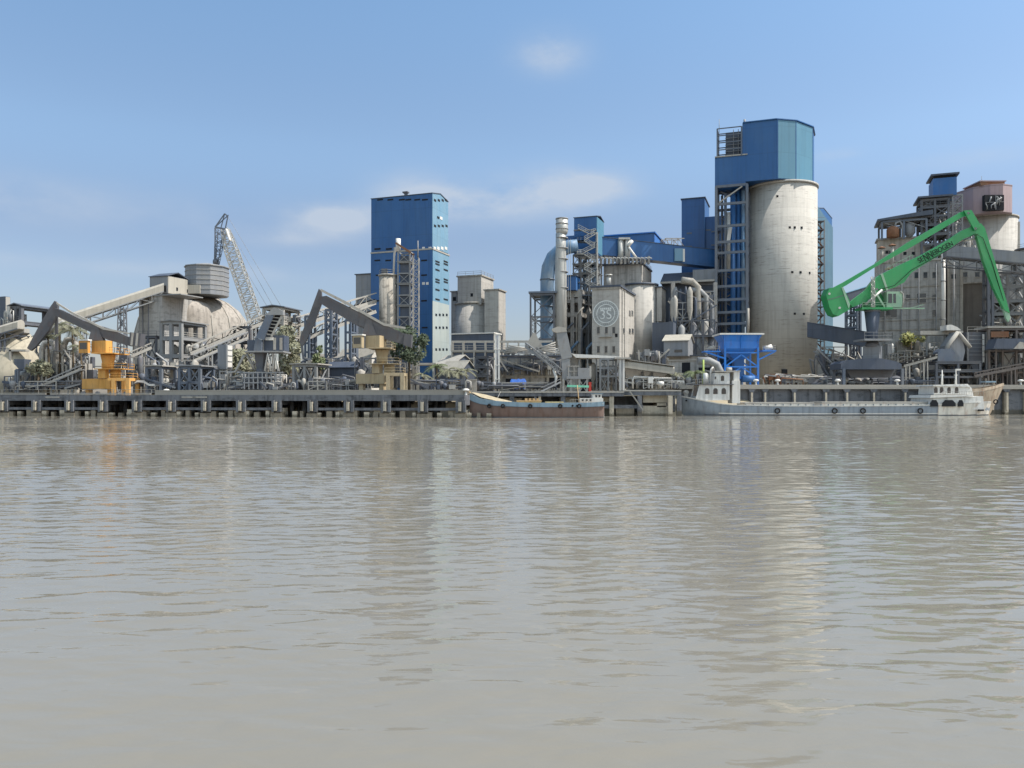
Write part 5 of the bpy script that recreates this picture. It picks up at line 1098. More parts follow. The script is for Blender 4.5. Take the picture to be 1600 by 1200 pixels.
for px in (1316, 1407):
    for yy in (Y-.8, Y+5): t.part('leg', MB().beam((X(px, Y), yy, 6.6), (X(px, Y), yy, Z(576, Y)), .6), bsteel)
t.part('hopper', MB().plate([(1322, 577.1), (1400, 577.1), (1392, 590), (1330, 590)], Y+2.5, 2.4), darkm)
vs, fs = text_mb('SE  EBOGEN', 1.75, .05); vs2, fs2 = text_mb('NN', 3.0, .05)
c0 = W(1461, 394.5, Y-.05); an = math.atan2(27, 52)
def put(vs, ox, oy, sx=1.): return [(c0.x+(v.x*sx+ox)*math.cos(an)-(v.y+oy)*math.sin(an), Y-.06-v.z, c0.z+(v.x*sx+ox)*math.sin(an)+(v.y+oy)*math.cos(an)) for v in vs]
letters = [('SE', -3.8, 0, 1.75, .8), ('NN', -1.85, -.05, 2.6, .58), ('EBOGEN', 2.05, 0, 1.75, .8)]
b = MB()
b.tube([W(1372, 453, Y-.25), W(1398, 446, Y-.3), W(1424, 422, Y-.2), W(1480, 391.5, Y-.2), W(1524, 365, Y-.2), W(1536, 372, Y+.1)], .07, 6).tube([W(1536, 372, Y+.1), W(1550, 410, Y+.2), W(1568, 470, Y+.4)], .08, 6)
t.part('hose', b, black)
for a_, b_ in ((1524, 357), (1513, 333), (1370, 452), (1358, 470), (1300, 455)): t.part('pin', MB().tube([W(a_, b_, Y-.6), W(a_, b_, Y-.45 if a_ < 1520 else Y+.3)], .3, 10), steel)
t.part('arm_cylinder', MB().tube([W(1490, 378, Y+1.5), W(1532, 372, Y+1.4)], .28, 10), galv)
b = MB()
for q in range(9): p_ = W(1386+q*5, 424.5-q*2.5, Y+.6); b.beam(p_, p_+Vector((0, 0, 1.0)), .06)
b.beam(W(1386, 424.5, Y+.6)+Vector((0, 0, 1)), W(1426, 404.5, Y+.6)+Vector((0, 0, 1)), .07)
t.part('handrail', b, greenp)
b = MB()
for s_, ox, oy, sz, q_ in letters: vs, fs = text_mb(s_, sz, .05); b.add(put(vs, ox, oy, q_), fs)
t.part('lettering', b, void)
# ---------------- left yard ----------------
th, fr, w, d, zs = scaff('roofed_platform', 'open dark steel platform with shallow roof at the far left', 'frame', 18, 84, 183, 9, (480, 505, 540, 600), 2, darkm, a=R(16), brace=False, floors=(1,), roof=.6, mroof=bsteel, t=.7)
rail(th, fr, [(-w, 0), (0, 0)], zs[1]+.5, psteel)
t, fr, w, d, z = block('clad_tower', 'small grey-blue clad box tower at the left edge', 'tower', -8, 8, 16, 186, 463, dsheet, dmax=7); t.part('side_cladding', MB(fr).box(.003, .1, .1, d-.1, 8, z-.1), psteel, label='side paled by painted sunlight')  # pale layer on the dark wall, sunlight put into its colour
machine('machinery', 'pale pumps and ducts hanging under the clad tower at the left edge', 'machinery', -10, 20, 475, 508, 182, 11, 12)
gallery('covered_conveyor', 'short thick beige covered conveyor rising at the far left edge', W(-25, 531, 176), W(33, 514, 176), 2.6, 2.0, beige, darkm, foot=4.6, supports=(.6,), roofr=1)
gallery('covered_conveyor', 'thin lower grey conveyor under the beige one at far left', W(-25, 552, 178), W(42, 520, 178), 2, .9, psteel, darkm, foot=4.6, supports=(.5,))
gallery('covered_conveyor', 'long beige covered conveyor climbing to the dome silo house', W(60, 520, 200), W(256, 456, 212), 3.0, 2.3, beige, steel, foot=4.6, roofr=1, posts=.4)
t = T('lattice_pylon', 'slim dark lattice pylon holding up the long beige conveyor', 'pylon', (X(191, 206), 206, 4.6)); t.part('mast', MB().lattice((X(191, 206), 206, 4.6), (X(191, 206), 206, Z(480, 206)), 2.2, 11, .25, 1.4), darkm)
t = T('lattice_pylon', 'short pylon on the yard left under the long beige conveyor', 'pylon', (X(128, 204), 204, 4.6)); t.part('mast', MB().lattice((X(128, 204), 204, 4.6), (X(128, 204), 204, Z(503, 204)), 2.0, 9, .25, 1.4), steel)
x = X(28, 180); t = T('stockpile_cover', 'big dusty cream cone covering a stockpile behind the left crane', 'storage dome', (x, 180, 4.6)); k = 180/F
t.part('shell', MB().lathe(x, 180, [(52*k, 4.6), (50*k, Z(580, 180)), (34*k, Z(545, 180)), (14*k, Z(518, 180)), (2*k, Z(511, 180))], 36), mat('stockpile_cover', (162, 154, 137), .9, .16, .3, streak=.25, bump=.3)); rail(t, Fr(x, 180), [(-22*k, -40*k), (8*k, -40*k)], Z(553, 180), psteel)
for k_, (pts, r_) in enumerate((([(66, 600), (66, 545), (70, 536), (80, 534), (86, 540), (86, 560)], 4.5), ([(100, 600), (100, 540), (104, 531), (112, 530), (118, 537), (118, 560)], 4.5), ([(88, 600), (88, 520), (94, 512), (104, 512)], 3.5), ([(120, 525), (112, 512), (98, 510), (92, 520), (92, 580)], 3), ([(76, 520), (84, 512), (98, 503), (108, 508)], 3))):
    lab = ['fat dusty bent pipe under the left crane stick', 'fat dusty bent pipe beside the yellow crane', 'tall dusty pipe under the left crane boom', 'curved dusty duct among the palms near the yellow crane', 'short slanting dusty duct under the left crane apex'][k_]
    t = T('duct', lab, 'duct', W(pts[0][0], 600, 176)); t.part('pipe', MB().tube([W(a_, b_, 174+k_) for a_, b_ in pts], r_*175/F, 14), psteel if k_ % 2 else concp)
machine('machinery', 'tangle of dusty cream machinery between stockpile cone and yellow crane', 'machinery', 48, 128, 545, 603, 171, 5, 34, (psteel, concp, psteel, steel, darkm))
machine('machinery', 'dark machinery low at the left edge in front of the cone', 'machinery', -10, 30, 575, 612, 168, 6, 14)
scaff('steel_rack', 'small blue-grey braced frame on the jetty under the left crane stick', 'frame', 25, 51, 168, 4, (578, 614), 1, bsteel, a=R(10), brace=2, t=.4)
t = T('tank', 'grey tank inside the small blue-grey frame at left', 'tank', W(39, 600, 172)); t.part('body', MB().lathe(X(39, 171.5), 171.5, [(.4, Z(604, 170)), (1.3, Z(594, 170)), (1.3, Z(582, 170)), (.5, Z(579, 170))], 16), steel)
t = T('tank', 'dark box bin on stilts above the left jetty frame', 'bin', W(31, 568, 176)); t.part('body', MB().box(X(22, 174), X(38, 174), 174, 177, Z(583, 174), Z(561, 174)), dsheet); t.part('leg', MB().box(X(14, 174), X(17, 174), 174, 175, 4.6, Z(546, 174)).box(X(11, 174), X(40, 174), 174, 175.5, Z(549, 174), Z(546, 174)), psteel)
t = T('white_posts', 'pair of tall dusty white posts joined by a rail behind the jetty', 'post', W(69, 604, 170))
for px in (66, 73): t.part('post', MB().beam(W(px, 610, 170), W(px, 545, 170), .42), psteel)
t.part('rail', MB().beam(W(64, 575, 170), W(76, 575, 170), .3).beam(W(64, 600, 170), W(76, 600, 170), .3), psteel)
gallery('belt_conveyor', 'low cream conveyor rising towards the yellow crane', W(72, 603, 169), W(130, 578, 169), 1.4, 1.0, psteel, steel, cover=False, foot=4.4, supports=(.25, .7), posts=.2)
gallery('belt_conveyor', 'pale double conveyor rising right of the yellow crane', W(178, 570, 176), W(236, 545, 180), 1.8, 1.3, psteel, psteel, cover=False, foot=4.4, supports=(.3, .8), posts=.25)
machine('machinery', 'dark and pale machinery in the gap right of the yellow crane', 'machinery', 176, 238, 552, 604, 174, 21, 26, (steel, darkm, psteel, dsheet))
machine('machinery', 'jumble of pipes behind the yellow crane base', 'machinery', 110, 190, 560, 608, 172, 22, 24, (steel, darkm, psteel))
t = T('tarpaulin_cover', 'low arched white tarpaulin cover right of the yellow crane', 'cover', W(215, 608, 166)); t.part('sheet', MB().plate([(208, 600), (214, 594), (224, 594), (233, 600), (256, 600), (256, 602), (233, 603), (224, 598), (214, 597)], 166, 4), whitep)
# platform before the dome silo
th, fr, w, d, zs = scaff('roofed_platform', 'three-storey open concrete frame in front of the dome silo', 'frame', 253, 320, 186, 9, (504, 529, 557, 600), 2, steel, a=R(14), brace=False, floors=(1, 2), t=.75, roof=.3, mroof=steel)
rail(th, fr, [(-w, 0), (0, 0), (0, d)], zs[1]+.5, psteel)
for k in range(7): th.part('machine', MB(fr).lathe(-w+1.2+k*1.3, 3+k % 3, [(.3, zs[2]+.5), (.9, zs[2]+1.2), (.8, zs[2]+2.5+.3*(k % 3)), (.2, zs[2]+3.1+.3*(k % 3))], 10), (psteel, steel, darkm)[k % 3])
scaff('walkway', 'elevated grey walkway joining the elevator block to the open frame', 'walkway', 219, 256, 190, 3, (527, 560, 600), 2, darkm, a=R(10), floors=(0,), rails=True, t=.4)
gallery('truss_conveyor', 'long dusty truss conveyor rising in front of the dome silo to the transfer deck', W(296, 555, 182), W(418, 503, 192), 2.4, 2.0, psteel, psteel, cover=False, foot=4.6, supports=(.15, .45, .8), posts=.35, smat=steel)
gallery('truss_conveyor', 'second lower truss conveyor below the one in front of the dome', W(300, 566, 178), W(385, 530, 186), 2.0, 1.6, psteel, steel, cover=False, foot=4.6, supports=(.3, .7), posts=.3)
scaff('steel_rack', 'small dark frame holding the truss conveyors left of the unloader', 'frame', 366, 402, 188, 4, (512, 535, 560, 600), 2, darkm, a=R(8), brace=1, floors=(0, 1), t=.4)
th, fr, w, d, zs = scaff('roofed_platform', 'tall roofed transfer deck between the unloader and the left truss conveyors', 'frame', 412, 467, 190, 8, (482, 505, 524, 548, 600), 2, psteel, a=R(12), floors=(1, 2), roof=.5, mroof=bsteel, t=.55, rails=True, brace=1)
for k in range(5): th.part('machine', MB(fr).box(-w+.6+k*1.5, -w+1.6+k*1.5, 2, 4, zs[1]+.5, zs[1]+1.8+.4*(k % 3)), (psteel, darkm, steel)[k % 3])
gallery('truss_conveyor', 'upper dusty truss conveyor running from the transfer deck to the blue tower', W(466, 511, 190), W(584, 473, 204), 2.6, 2.4, psteel, psteel, cover=False, foot=4.6, supports=(.46,), posts=.4, smat=steel)
gallery('truss_conveyor', 'lower dusty truss conveyor slanting up behind the cream crane boom', W(474, 532, 188), W(584, 489, 200), 2.4, 2.2, psteel, psteel, cover=False, foot=4.6, supports=(.12, .7), posts=.4, smat=bsteel)
scaff('trestle', 'blue-grey ladder trestle with crosses under the truss conveyors', 'trestle', 509, 526, 186, 3, (484, 500, 522, 544, 562, 600), 1, bsteel, a=R(12), brace=2, t=.5)
scaff('trestle', 'plain blue-grey ladder trestle behind the cream crane cab', 'trestle', 540, 556, 184, 3, (500, 519, 535, 552, 568, 600), 1, bsteel, a=R(12), brace=False, t=.42)
scaff('trestle', 'narrow blue-grey ladder trestle under the cream crane stick', 'trestle', 477, 492, 186, 3, (494, 536, 550, 563, 600), 1, bsteel, a=R(12), brace=False, t=.42)
# frames along the jetty
scaff('loading_gantry', 'open grey loading frame with pale top on jetty right of the yellow crane', 'frame', 230, 274, 166, 5, (574, 600, 614), 1, bsteel, a=R(10), brace=False, t=.6, roof=.1, mroof=psteel)
scaff('loading_gantry', 'braced grey loading frame with crosses in front of the dome silo', 'frame', 281, 333, 165, 5, (574, 598, 614), 2, bsteel, a=R(10), brace=2, t=.6, roof=.1, mroof=steel)
scaff('loading_gantry', 'grey loading frame with pale right bay left of the cream crane', 'frame', 459, 512, 164, 6, (571, 611), 2, steel, a=R(10), brace=2, t=.55, roof=.1, mroof=psteel)
machine('machinery', 'dusty pumps inside and above the two loading frames', 'machinery', 236, 336, 560, 612, 171, 31, 34, (psteel, steel, darkm, concd))
t, fr, w, d, z = block('silo_bin', 'square grey bin with bright white slatted panel on the jetty', 'bin', 340, 354, 363, 170, 538, greysh, foot=Z(577, 170), dmax=5)
t.part('slatted_panel', MB(fr).box(.003, .15, .2, d-.2, Z(575, 170), z-.2), whitep)
for k in range(4): t.part('slat', MB(fr).box(.15, .25, .2, d-.2, Z(574-k*9, 170), Z(573-k*9, 170)), steel)
b = MB(fr)
for x in (-w+.3, -.3):
    for y in (.3, d-.3): b.beam((x, y, 4.6), (x, y, Z(577, 170)), .3)
t.part('leg', b, steel)
for k_, (pts, r_) in enumerate((([(356, 606), (356, 583), (368, 581), (381, 556), (386, 553), (392, 566), (399, 579)], 2.2), ([(362, 590), (376, 586), (380, 592), (372, 608)], 1.8), ([(385, 590), (392, 584), (400, 584), (402, 606)], 1.4))):
    t = T('duct', ['pale kinked pipe rising between the slatted bin and the unloader', 'pale curved pipe low beside the slatted bin', 'small pale pipe at the unloader base'][k_], 'duct', W(pts[0][0], 606, 166)); t.part('pipe', MB().tube([W(a_, b_, 165+k_*.7) for a_, b_ in pts], r_*165/F, 10), psteel)
machine('machinery', 'pale pipework and rails along the jetty left of the unloader', 'machinery', 336, 398, 580, 608, 166, 33, 26, (psteel, psteel, steel, darkm))
machine('machinery', 'pale pipework around the foot of the unloader', 'machinery', 398, 462, 583, 608, 167, 34, 26, (psteel, whitep, steel, darkm))
machine('machinery', 'dark machinery between loading frame and cream crane base', 'machinery', 462, 560, 585, 608, 168, 35, 30, (psteel, steel, darkm, dsheet))
t, fr, w, d = shed('storage_shed', 'grey shed with curved pale roof behind the loading frame', 'shed', 485, 525, 550, 186, 570, 600, dsheet, psteel, ridge=2.6, a=R(30))
t, fr, w, d = shed('storage_shed', 'white low shed behind the blue-grey trestles', 'shed', 524, 575, 600, 205, 562, 600, whitep, beige, ridge=3.0, a=R(30))
t, fr, w, d = shed('storage_shed', 'dark low lean-to shed under the cream crane cab', 'shed', 513, 556, 566, 175, 573, 600, dsheet, dsheet, ridge=1.0)
machine('machinery', 'dark machinery behind the cream crane house', 'machinery', 552, 622, 548, 606, 172, 36, 30, (steel, darkm, darkm, psteel))
machine('machinery', 'dusty plant equipment at the foot of the dome silo', 'machinery', 318, 420, 540, 606, 180, 37, 30, (psteel, steel, darkm, concd))
machine('machinery', 'dark equipment under the left walkway of the dome silo', 'machinery', 218, 300, 545, 606, 184, 38, 26, (darkm, steel, darkm, psteel))
t, fr, w, d, z = block('low_store', 'long low grey store building behind the jetty frames', 'building', 216, 480, 500, 198, 578, dsheet, roof=dsheet, rth=.3, a=R(8))
t, fr, w, d, z = block('low_store', 'long low dusty store at the far left behind the cone', 'building', -60, 120, 130, 200, 575, concd, roof=psteel, rth=.3, a=R(8))
# ---------------- middle yard ----------------
t, fr, w, d, z = block('pale_topped_building', 'blue-grey flat building with white roof edge below the squat silo', 'building', 706, 771, 782, 205, 521, dsheet, roof=whitep, rth=.3, dmax=14)
t.part('lit_side', MB(fr).box(.003, .1, .1, min(d, 14)-.1, 6, z-.1), psteel, label='side paled by painted sunlight')  # sun side painted pale over the dark sheet wall
th, fr, w, d, zs = scaff('walkway', 'pale railed walkway across the blue-grey flat building', 'walkway', 706, 862, 196, 3, (533, 549, 560, 600), 9, psteel, a=R(2), brace=False, t=.35, floors=(1,), rails=True)
t = T('twin_column', 'tall white twin column standing right of the squat silo', 'column', W(777, 606, 176))
for px in (774.5, 779.5): t.part('column', MB().beam(W(px, 611, 176), W(px, 522, 176), .42), whitep)
for py in (522, 545, 570, 592): t.part('tie', MB().box(X(772.5, 176), X(781.5, 176), 175.7, 176.3, Z(py+1.2, 176), Z(py, 176)), whitep)
t.part('pipe', MB().tube([W(777, 611, 177), W(777, 524, 177)], .18, 8), bsteel)
scaff('equipment_tower', 'dark blue-grey equipment frame left of the white twin column', 'frame', 743, 768, 178, 5, (559, 574, 588, 609), 1, darkm, a=R(8), brace=2, floors=(0, 1, 2), t=.4)
machine('machinery', 'dark equipment stacked inside the frame by the twin column', 'machinery', 745, 770, 560, 607, 180, 41, 18, (darkm, bsteel, steel))
fr, w, d = Fr(X(905, 184), 184, 0), X(905, 184)-X(782, 184), 14
t = T('panel_hall', 'grey concrete panel hall behind the wooden boat with pillars', 'building', fr((-w/2, 7, 4.6)))
t.part('wall', MB(fr).box(-w, 0, 0, 14, 4.6, Z(557, 184)), concg); t.part('roof', MB(fr).box(-w-.3, .3, -.5, 14, Z(557, 184)+.003, Z(555, 184)), dsheet)
for k in range(6): t.part('pillar', MB(fr).box(-w+k*w/5-.3, -w+k*w/5+.3, -.35, 0, 4.6, Z(557, 184)), concd)
t.part('string_course', MB(fr).box(-w, 0, -.2, 0, Z(590, 184), Z(587, 184)), concd)
wins_front(t, fr, [(-w+1.2, Z(597, 184), 1.6, .8), (-w+10.5, Z(606, 184), 3.4, 2.6), (-w+14.6, Z(602, 184), 1.2, 1.5)], void, 'opening')
t = T('tarpaulin', 'bright blue tarpaulin draped in front of the panel hall', 'tarpaulin', W(810, 606, 178)); k = 178/F
vs = []; rn = random.Random(9)
for i in range(13):
    for j in range(5): vs.append((X(797+i*2.1, 178), 178-.5*math.sin(j*.6)+rn.uniform(-.12, .12)-.8*(1-j/4), Z(608-j*3.9, 178)-(.6 if i in (0, 12) and j == 4 else 0)+rn.uniform(-.1, .1)))
t.part('sheet', MB().add(vs, [(i*5+j, i*5+5+j, i*5+6+j, i*5+1+j) for i in range(12) for j in range(4)], True), mat('blue_tarpaulin', (44, 98, 182), .6, .15, .8, dust=.2))
t.part('frame', MB().box(X(797, 178), X(822, 178), 178.1, 180, 4.8, Z(594, 178)), dsheet)
t = T('hopper_hood', 'pale pyramid hood joining pipes above the panel hall', 'hood', W(834, 545, 180)); t.part('hood', MB().plate([(833, 520), (836, 520), (850, 545), (818, 545)], 180, 2.5), psteel)
b = MB()
for q in range(5): b.tube([W(826+q*2, 545, 178.5), W(795-q*2, 540+q*3, 178.5)], .16, 6).tube([W(842-q, 545, 178.3), W(868, 535+q*4, 178.3)], .16, 6)
t.part('pipe', b, psteel)
t.part('spire', MB().lattice(W(834.5, 545, 181), W(834.5, 496, 181), 1.0, 8, .14), steel)
gallery('belt_conveyor', 'dark inclined conveyor dropping from the pyramid hood to the quay crane', W(822, 543, 176), W(872, 580, 174), 1.5, 1.0, steel, steel, cover=False, foot=5)
machine('machinery', 'pale railings and pipes on the panel hall roof', 'machinery', 785, 880, 540, 556, 186, 43, 22, (psteel, steel, galv))
t, fr, w, d = shed('gabled_shed', 'grey gabled shed at the foot of the tall blue tower', 'shed', 678, 705, 745, 192, 571, 600, dsheet, psteel, ridge=2.6, a=R(40))
t, fr, w, d = shed('gabled_shed', 'dark gabled shed overlapping the grey one below the pale topped building', 'shed', 690, 722, 742, 186, 577, 600, dsheet, beige, ridge=2.0, a=R(40))
t = T('awning', 'pale flat awning left of the gabled sheds', 'awning', W(662, 575, 184)); t.part('roof', MB().box(X(645, 184), X(681, 184), 184, 189, Z(570, 184), Z(567, 184)), psteel); t.part('post', MB().beam(W(648, 606, 184), W(648, 570, 184), .25).beam(W(678, 606, 184), W(678, 570, 184), .25), steel)
t = T('boundary_wall', 'low dusty stone wall behind the jetty between cream crane and twin column', 'wall', W(690, 606, 170)); t.part('wall', MB().box(X(634, 172), X(745, 172), 172, 172.6, 4.4, Z(594, 172)), concd); t.part('cap', MB().box(X(634, 172), X(745, 172), 171.9, 172.7, Z(594, 172)+.003, Z(592.5, 172)), psteel)
t = T('canopy', 'thin bright white canopy roof in front of the emblem building', 'canopy', W(930, 556, 182)); t.part('roof', MB().plate([(893, 552), (897, 553), (955, 556), (968, 557), (968, 559.5), (900, 559)], 181, 6), whitep)
for px in (905, 918, 932, 944, 958): t.part('post', MB().beam(W(px, 610, 182), W(px, 558, 182), .3), steel)
scaff('equipment_tower', 'open frame beneath the thin white canopy', 'frame', 938, 962, 178, 5, (561, 575, 588, 612), 2, steel, a=R(6), brace=1, t=.4)
t = T('white_column', 'broad white column right of the thin white canopy', 'column', W(972, 608, 176)); t.part('column', MB().box(X(968, 176), X(976, 176), 176, 177.2, 5, Z(561, 176)), whitep); t.part('ladder', MB().box(X(971, 176), X(973, 176), 175.8, 175.95, 5, Z(561, 176)), steel); t.part('cap', MB().box(X(960, 176), X(985, 176), 175.5, 178, Z(561, 176)+.003, Z(558.5, 176)), psteel)
machine('machinery', 'dim machinery beneath the thin white canopy', 'machinery', 884, 968, 566, 610, 183, 44, 30, (darkm, steel, dsheet, psteel))
gallery('covered_conveyor', 'thick sunlit cream conveyor housing right of the white column', W(975, 575, 178), W(1052, 585, 178), 3, 1.8, beige, None, psteel, foot=5, roofr=1)
t = T('hopper_row', 'row of cream hoppers hanging under the thick cream conveyor', 'hopper', W(1010, 600, 179))
for pl, pr in ((976, 1003), (1006, 1018), (1020, 1048)):
    t.part('hopper', MB().plate([(pl, 576+(pl-976)*.12), (pr, 577+(pl-976)*.12), (pr-1, 588+(pl-976)*.1), ((pl+pr)/2, 592), (pl+1, 588)], 180, 2.4), concp)
for px in (976, 1004, 1019, 1049): t.part('post', MB().beam(W(px, 608, 180), W(px, 580, 180), .4), steel)
machine('machinery', 'line of pale pipes and valves along the quay under the cream hoppers', 'machinery', 976, 1070, 588, 607, 176, 45, 36, (psteel, steel, whitep, darkm))
machine('machinery', 'dusty rooftop boxes between emblem building and lean-to shed', 'machinery', 998, 1030, 545, 565, 192, 46, 12, (steel, concd, darkm))
t, fr, w, d, z = block('low_store', 'low open-fronted grey store with arched right end beside blue hopper', 'building', 1046, 1108, 1120, 190, 563, concg, roof=psteel, rth=.25, dmax=10)
wins_front(t, fr, [(-w+3, Z(582, 190), 2, 2.5), (-w+7, Z(600, 190), 3, 4)], void, 'opening')
t = T('arched_duct', 'grey arched duct bending down left of the blue hopper', 'duct', W(1120, 590, 186)); t.part('duct', MB().tube([W(1090, 564, 186), W(1108, 564, 186), W(1120, 570, 186), W(1125, 580, 186), W(1126, 600, 186)], .9, 14), steel)
t = T('green_pipe', 'thin yellow-green pipe upright right of the low open store', 'pipe', W(1099, 606, 184)); t.part('pipe', MB().tube([W(1099, 608, 184), W(1099, 562, 184)], .22, 8), mat('lime_paint', (150, 170, 84), .6, .15, 1, dust=.2))
machine('machinery', 'pale pipework between the palms and the ship house', 'machinery', 1060, 1135, 578, 606, 186, 47, 30, (psteel, steel, darkm, whitep))
# blue hopper
Yh = 188; k = Yh/F; t = T('blue_hopper', 'bright blue loading hopper on a braced frame before the tallest silo', 'hopper', (X(1160, Yh), Yh, 6.7))
fr, w, d = Fr(X(1191, Yh), Yh, 0), 64*k, 7
vs = []
for z, i in ((Z(523, Yh), 0), (Z(533, Yh), 0.9), (Z(544, Yh), .9), (Z(561, Yh), 3.6)):
    vs += [(-w+i, i*.6, z), (-i, i*.6, z), (-i, d-i*.6, z), (-w+i, d-i*.6, z)]
t.part('bin', MB(fr).add(vs, [(0, 1, 2, 3), (15, 14, 13, 12)]+[(r*4+i, r*4+(i+1) % 4, r*4+4+(i+1) % 4, r*4+4+i) for r in range(3) for i in range(4)]), brite)
t.part('rim', MB(fr).box(-w-.4, .4, -.4, d+.2, Z(523, Yh)+.003, Z(520.5, Yh)), whitep)
for x in (-w+.8, -w*.5, -.8): t.part('rib', MB(fr).beam((x, -.1, Z(523, Yh)), (x, .5, Z(545, Yh)), .2), brite)
for x in (-w+1, -.9):
    for y in (.4, d-.4): t.part('leg', MB(fr).beam((x, y, 6.7), (x, y, Z(543, Yh)), .45), brite)
b = MB(fr)
for y in (.4, d-.4):
    for py in (551, 573, 590): b.beam((-w+1, y, Z(py, Yh)), (-.9, y, Z(py, Yh)), .32)
    b.beam((-w+1, y, Z(573, Yh)), (-w/2, y, Z(554, Yh)), .3).beam((-.9, y, Z(573, Yh)), (-w/2, y, Z(554, Yh)), .3)
    b.beam((-w+1, y, Z(590, Yh)), (-w/2, y, Z(574, Yh)), .25).beam((-.9, y, Z(590, Yh)), (-w/2, y, Z(574, Yh)), .25)
t.part('brace', b, brite)
t.part('side_platform', MB(fr).box(.1, 3.4, 0, 4, Z(549, Yh), Z(547, Yh)).box(-w-4, -w-.1, 0, 3, Z(550, Yh), Z(548, Yh)), brite)
rail(t, fr, [(.1, 0), (3.4, 0), (3.4, 4)], Z(547, Yh), psteel); rail(t, fr, [(-w-4, 0), (-w-.4, 0)], Z(548, Yh), psteel)
t.part('knee_brace', MB(fr).beam((3.2, .3, Z(549, Yh)), (-.8, .3, Z(562, Yh)), .3).beam((-w-3.6, .3, Z(550, Yh)), (-w+.9, .3, Z(560, Yh)), .35), brite)
t.part('motor', MB(fr).tube([(.8, 1, Z(545, Yh)), (2.6, 1, Z(541, Yh))], .6, 10), whitep); t.part('motor', MB(fr).tube([(-w-3, 1, Z(546, Yh)), (-w-1.4, 1, Z(542, Yh))], .5, 10), psteel)
t.part('lower_chute', MB(fr).box(-w*.62, -w*.38, 2, 4, Z(590, Yh), Z(561, Yh)), royal); t.part('drive', MB(fr).tube([(-w*.5, -.2, Z(592, Yh)), (-w*.2, -.2, Z(592, Yh))], .8, 12), royal)
machine('machinery', 'pale valves and pipes along the quay below the tallest silo', 'machinery', 1196, 1290, 584, 601, 196, 48, 44, (psteel, steel, darkm, whitep, rustm))
machine('machinery', 'dark tangled equipment behind the silo foot and the dark gallery', 'machinery', 1276, 1350, 540, 600, 200, 49, 34, (darkm, steel, darkm, psteel))
gallery('conveyor_gallery', 'dark blue-grey enclosed gallery between tallest silo and green crane pedestal', W(1262, 527, 204), W(1356, 543, 198), 3.5, 3.7, dsheet, None, dsheet, foot=6.6, roofr=0)
gallery('conveyor_gallery', 'navy gallery rising behind the green counterweight to the plant building', W(1306, 476, 206), W(1374, 455, 208), 3, 2.2, dsheet, None, blueb, foot=6.6, supports=(.45,), posts=.45, smat=bsteel)
scaff('trestle', 'small crossed trestle beneath the navy gallery beside the green counterweight', 'trestle', 1321, 1341, 204, 3, (478, 492, 511, 600), 1, bsteel, a=R(30), brace=2, t=.4)
t, fr, w, d, z = block('dark_store', 'dark low store behind the portal of the green crane', 'building', 1276, 1500, 1510, 212, 553, dsheet, a=A1, dmax=12)
t = T('coal_heap', 'dark heap of raw material under the green crane portal', 'heap', (X(1330, 196), 196, 6.6)); b = MB(); rn = random.Random(4)
for k_, (px, r_) in enumerate(((1290, 5), (1315, 5.5), (1345, 5), (1375, 5.5), (1400, 5), (1425, 4))): t.part('heap', MB().lathe(X(px, 197+k_ % 2), 197+k_ % 2, [(r_, 6.4), (r_*.7, 7.6), (r_*.3, 8.8), (.2, 9.3)], 18), darkm)
# right yard
gallery('belt_conveyor', 'inclined conveyor with black hoods right of the green crane portal', W(1410, 573, 192), W(1466, 558, 192), 1.6, .8, psteel, psteel, cover=False, foot=6.6, supports=(.1, .6), posts=.25)
for k_ in range(6): t = single('belt_hood', 'small black hood, number %s from the left, on the hooded inclined conveyor' % ('one two three four five six'.split()[k_]), 'hood', W(1413+k_*9, 568-k_*2.4, 191.5), MB().plate([(1410+k_*9, 570.5-k_*2.4), (1410.5+k_*9, 566.5-k_*2.4), (1416.5+k_*9, 565-k_*2.4), (1417+k_*9, 568.5-k_*2.4)], 191, 1.8), black, 'black hoods along the inclined conveyor')
machine('machinery', 'pale tangle of pipes below the hooded inclined conveyor', 'machinery', 1410, 1475, 572, 600, 196, 51, 34, (psteel, steel, concd, darkm))
machine('machinery', 'dusty pale rubble-like machinery left of the pale A-frame hood', 'machinery', 1388, 1476, 530, 566, 203, 52, 36, (psteel, concd, steel, whitep))
t = T('walkway', 'long pale walkway leading to the A-frame hood', 'walkway', W(1470, 522, 198)); t.part('deck', MB().box(X(1438, 198), X(1505, 198), 198, 201, Z(523, 198), Z(517, 198)), psteel)
for px in (1448, 1476, 1502): t.part('post', MB().beam(W(px, 600, 199), W(px, 523, 199), .35), steel)
t = T('transfer_hood', 'grey transfer hood under pale A-frame pipes', 'hood', W(1495, 570, 192))
t.part('body', MB().plate([(1482, 540), (1498, 518), (1504, 530), (1508, 548), (1503, 572), (1482, 572)], 193, 4), greysh)
t.part('pipe', MB().tube([W(1479, 546, 192.3), W(1482, 538, 192.3), W(1497, 519, 192.3)], .5, 10).tube([W(1497, 519, 192.3), W(1516, 543, 192.3)], .45, 10), psteel)
t.part('cover', MB().plate([(1465, 566), (1466, 550), (1471, 545), (1487, 545), (1492, 551), (1494, 566)], 191, 2.5), bsteel)
t.part('half_drum', MB().plate([(1479, 516), (1479, 508), (1486, 507), (1496, 511), (1502, 516)], 196, 3), whitep)
scaff('equipment_tower', 'dark three-level frame behind the ship wheelhouse', 'frame', 1463, 1515, 190, 5, (567, 580, 589, 603), 2, darkm, a=R(5), brace=False, floors=(0, 1), t=.5)
t = T('tapered_hopper', 'large dark tapered hopper with pale railing right of the A-frame hood', 'hopper', W(1526, 590, 195))
t.part('bin', MB().plate([(1511, 519), (1541, 519), (1541, 555), (1530, 582), (1522, 582), (1512, 558)], 195, 5), darkm)
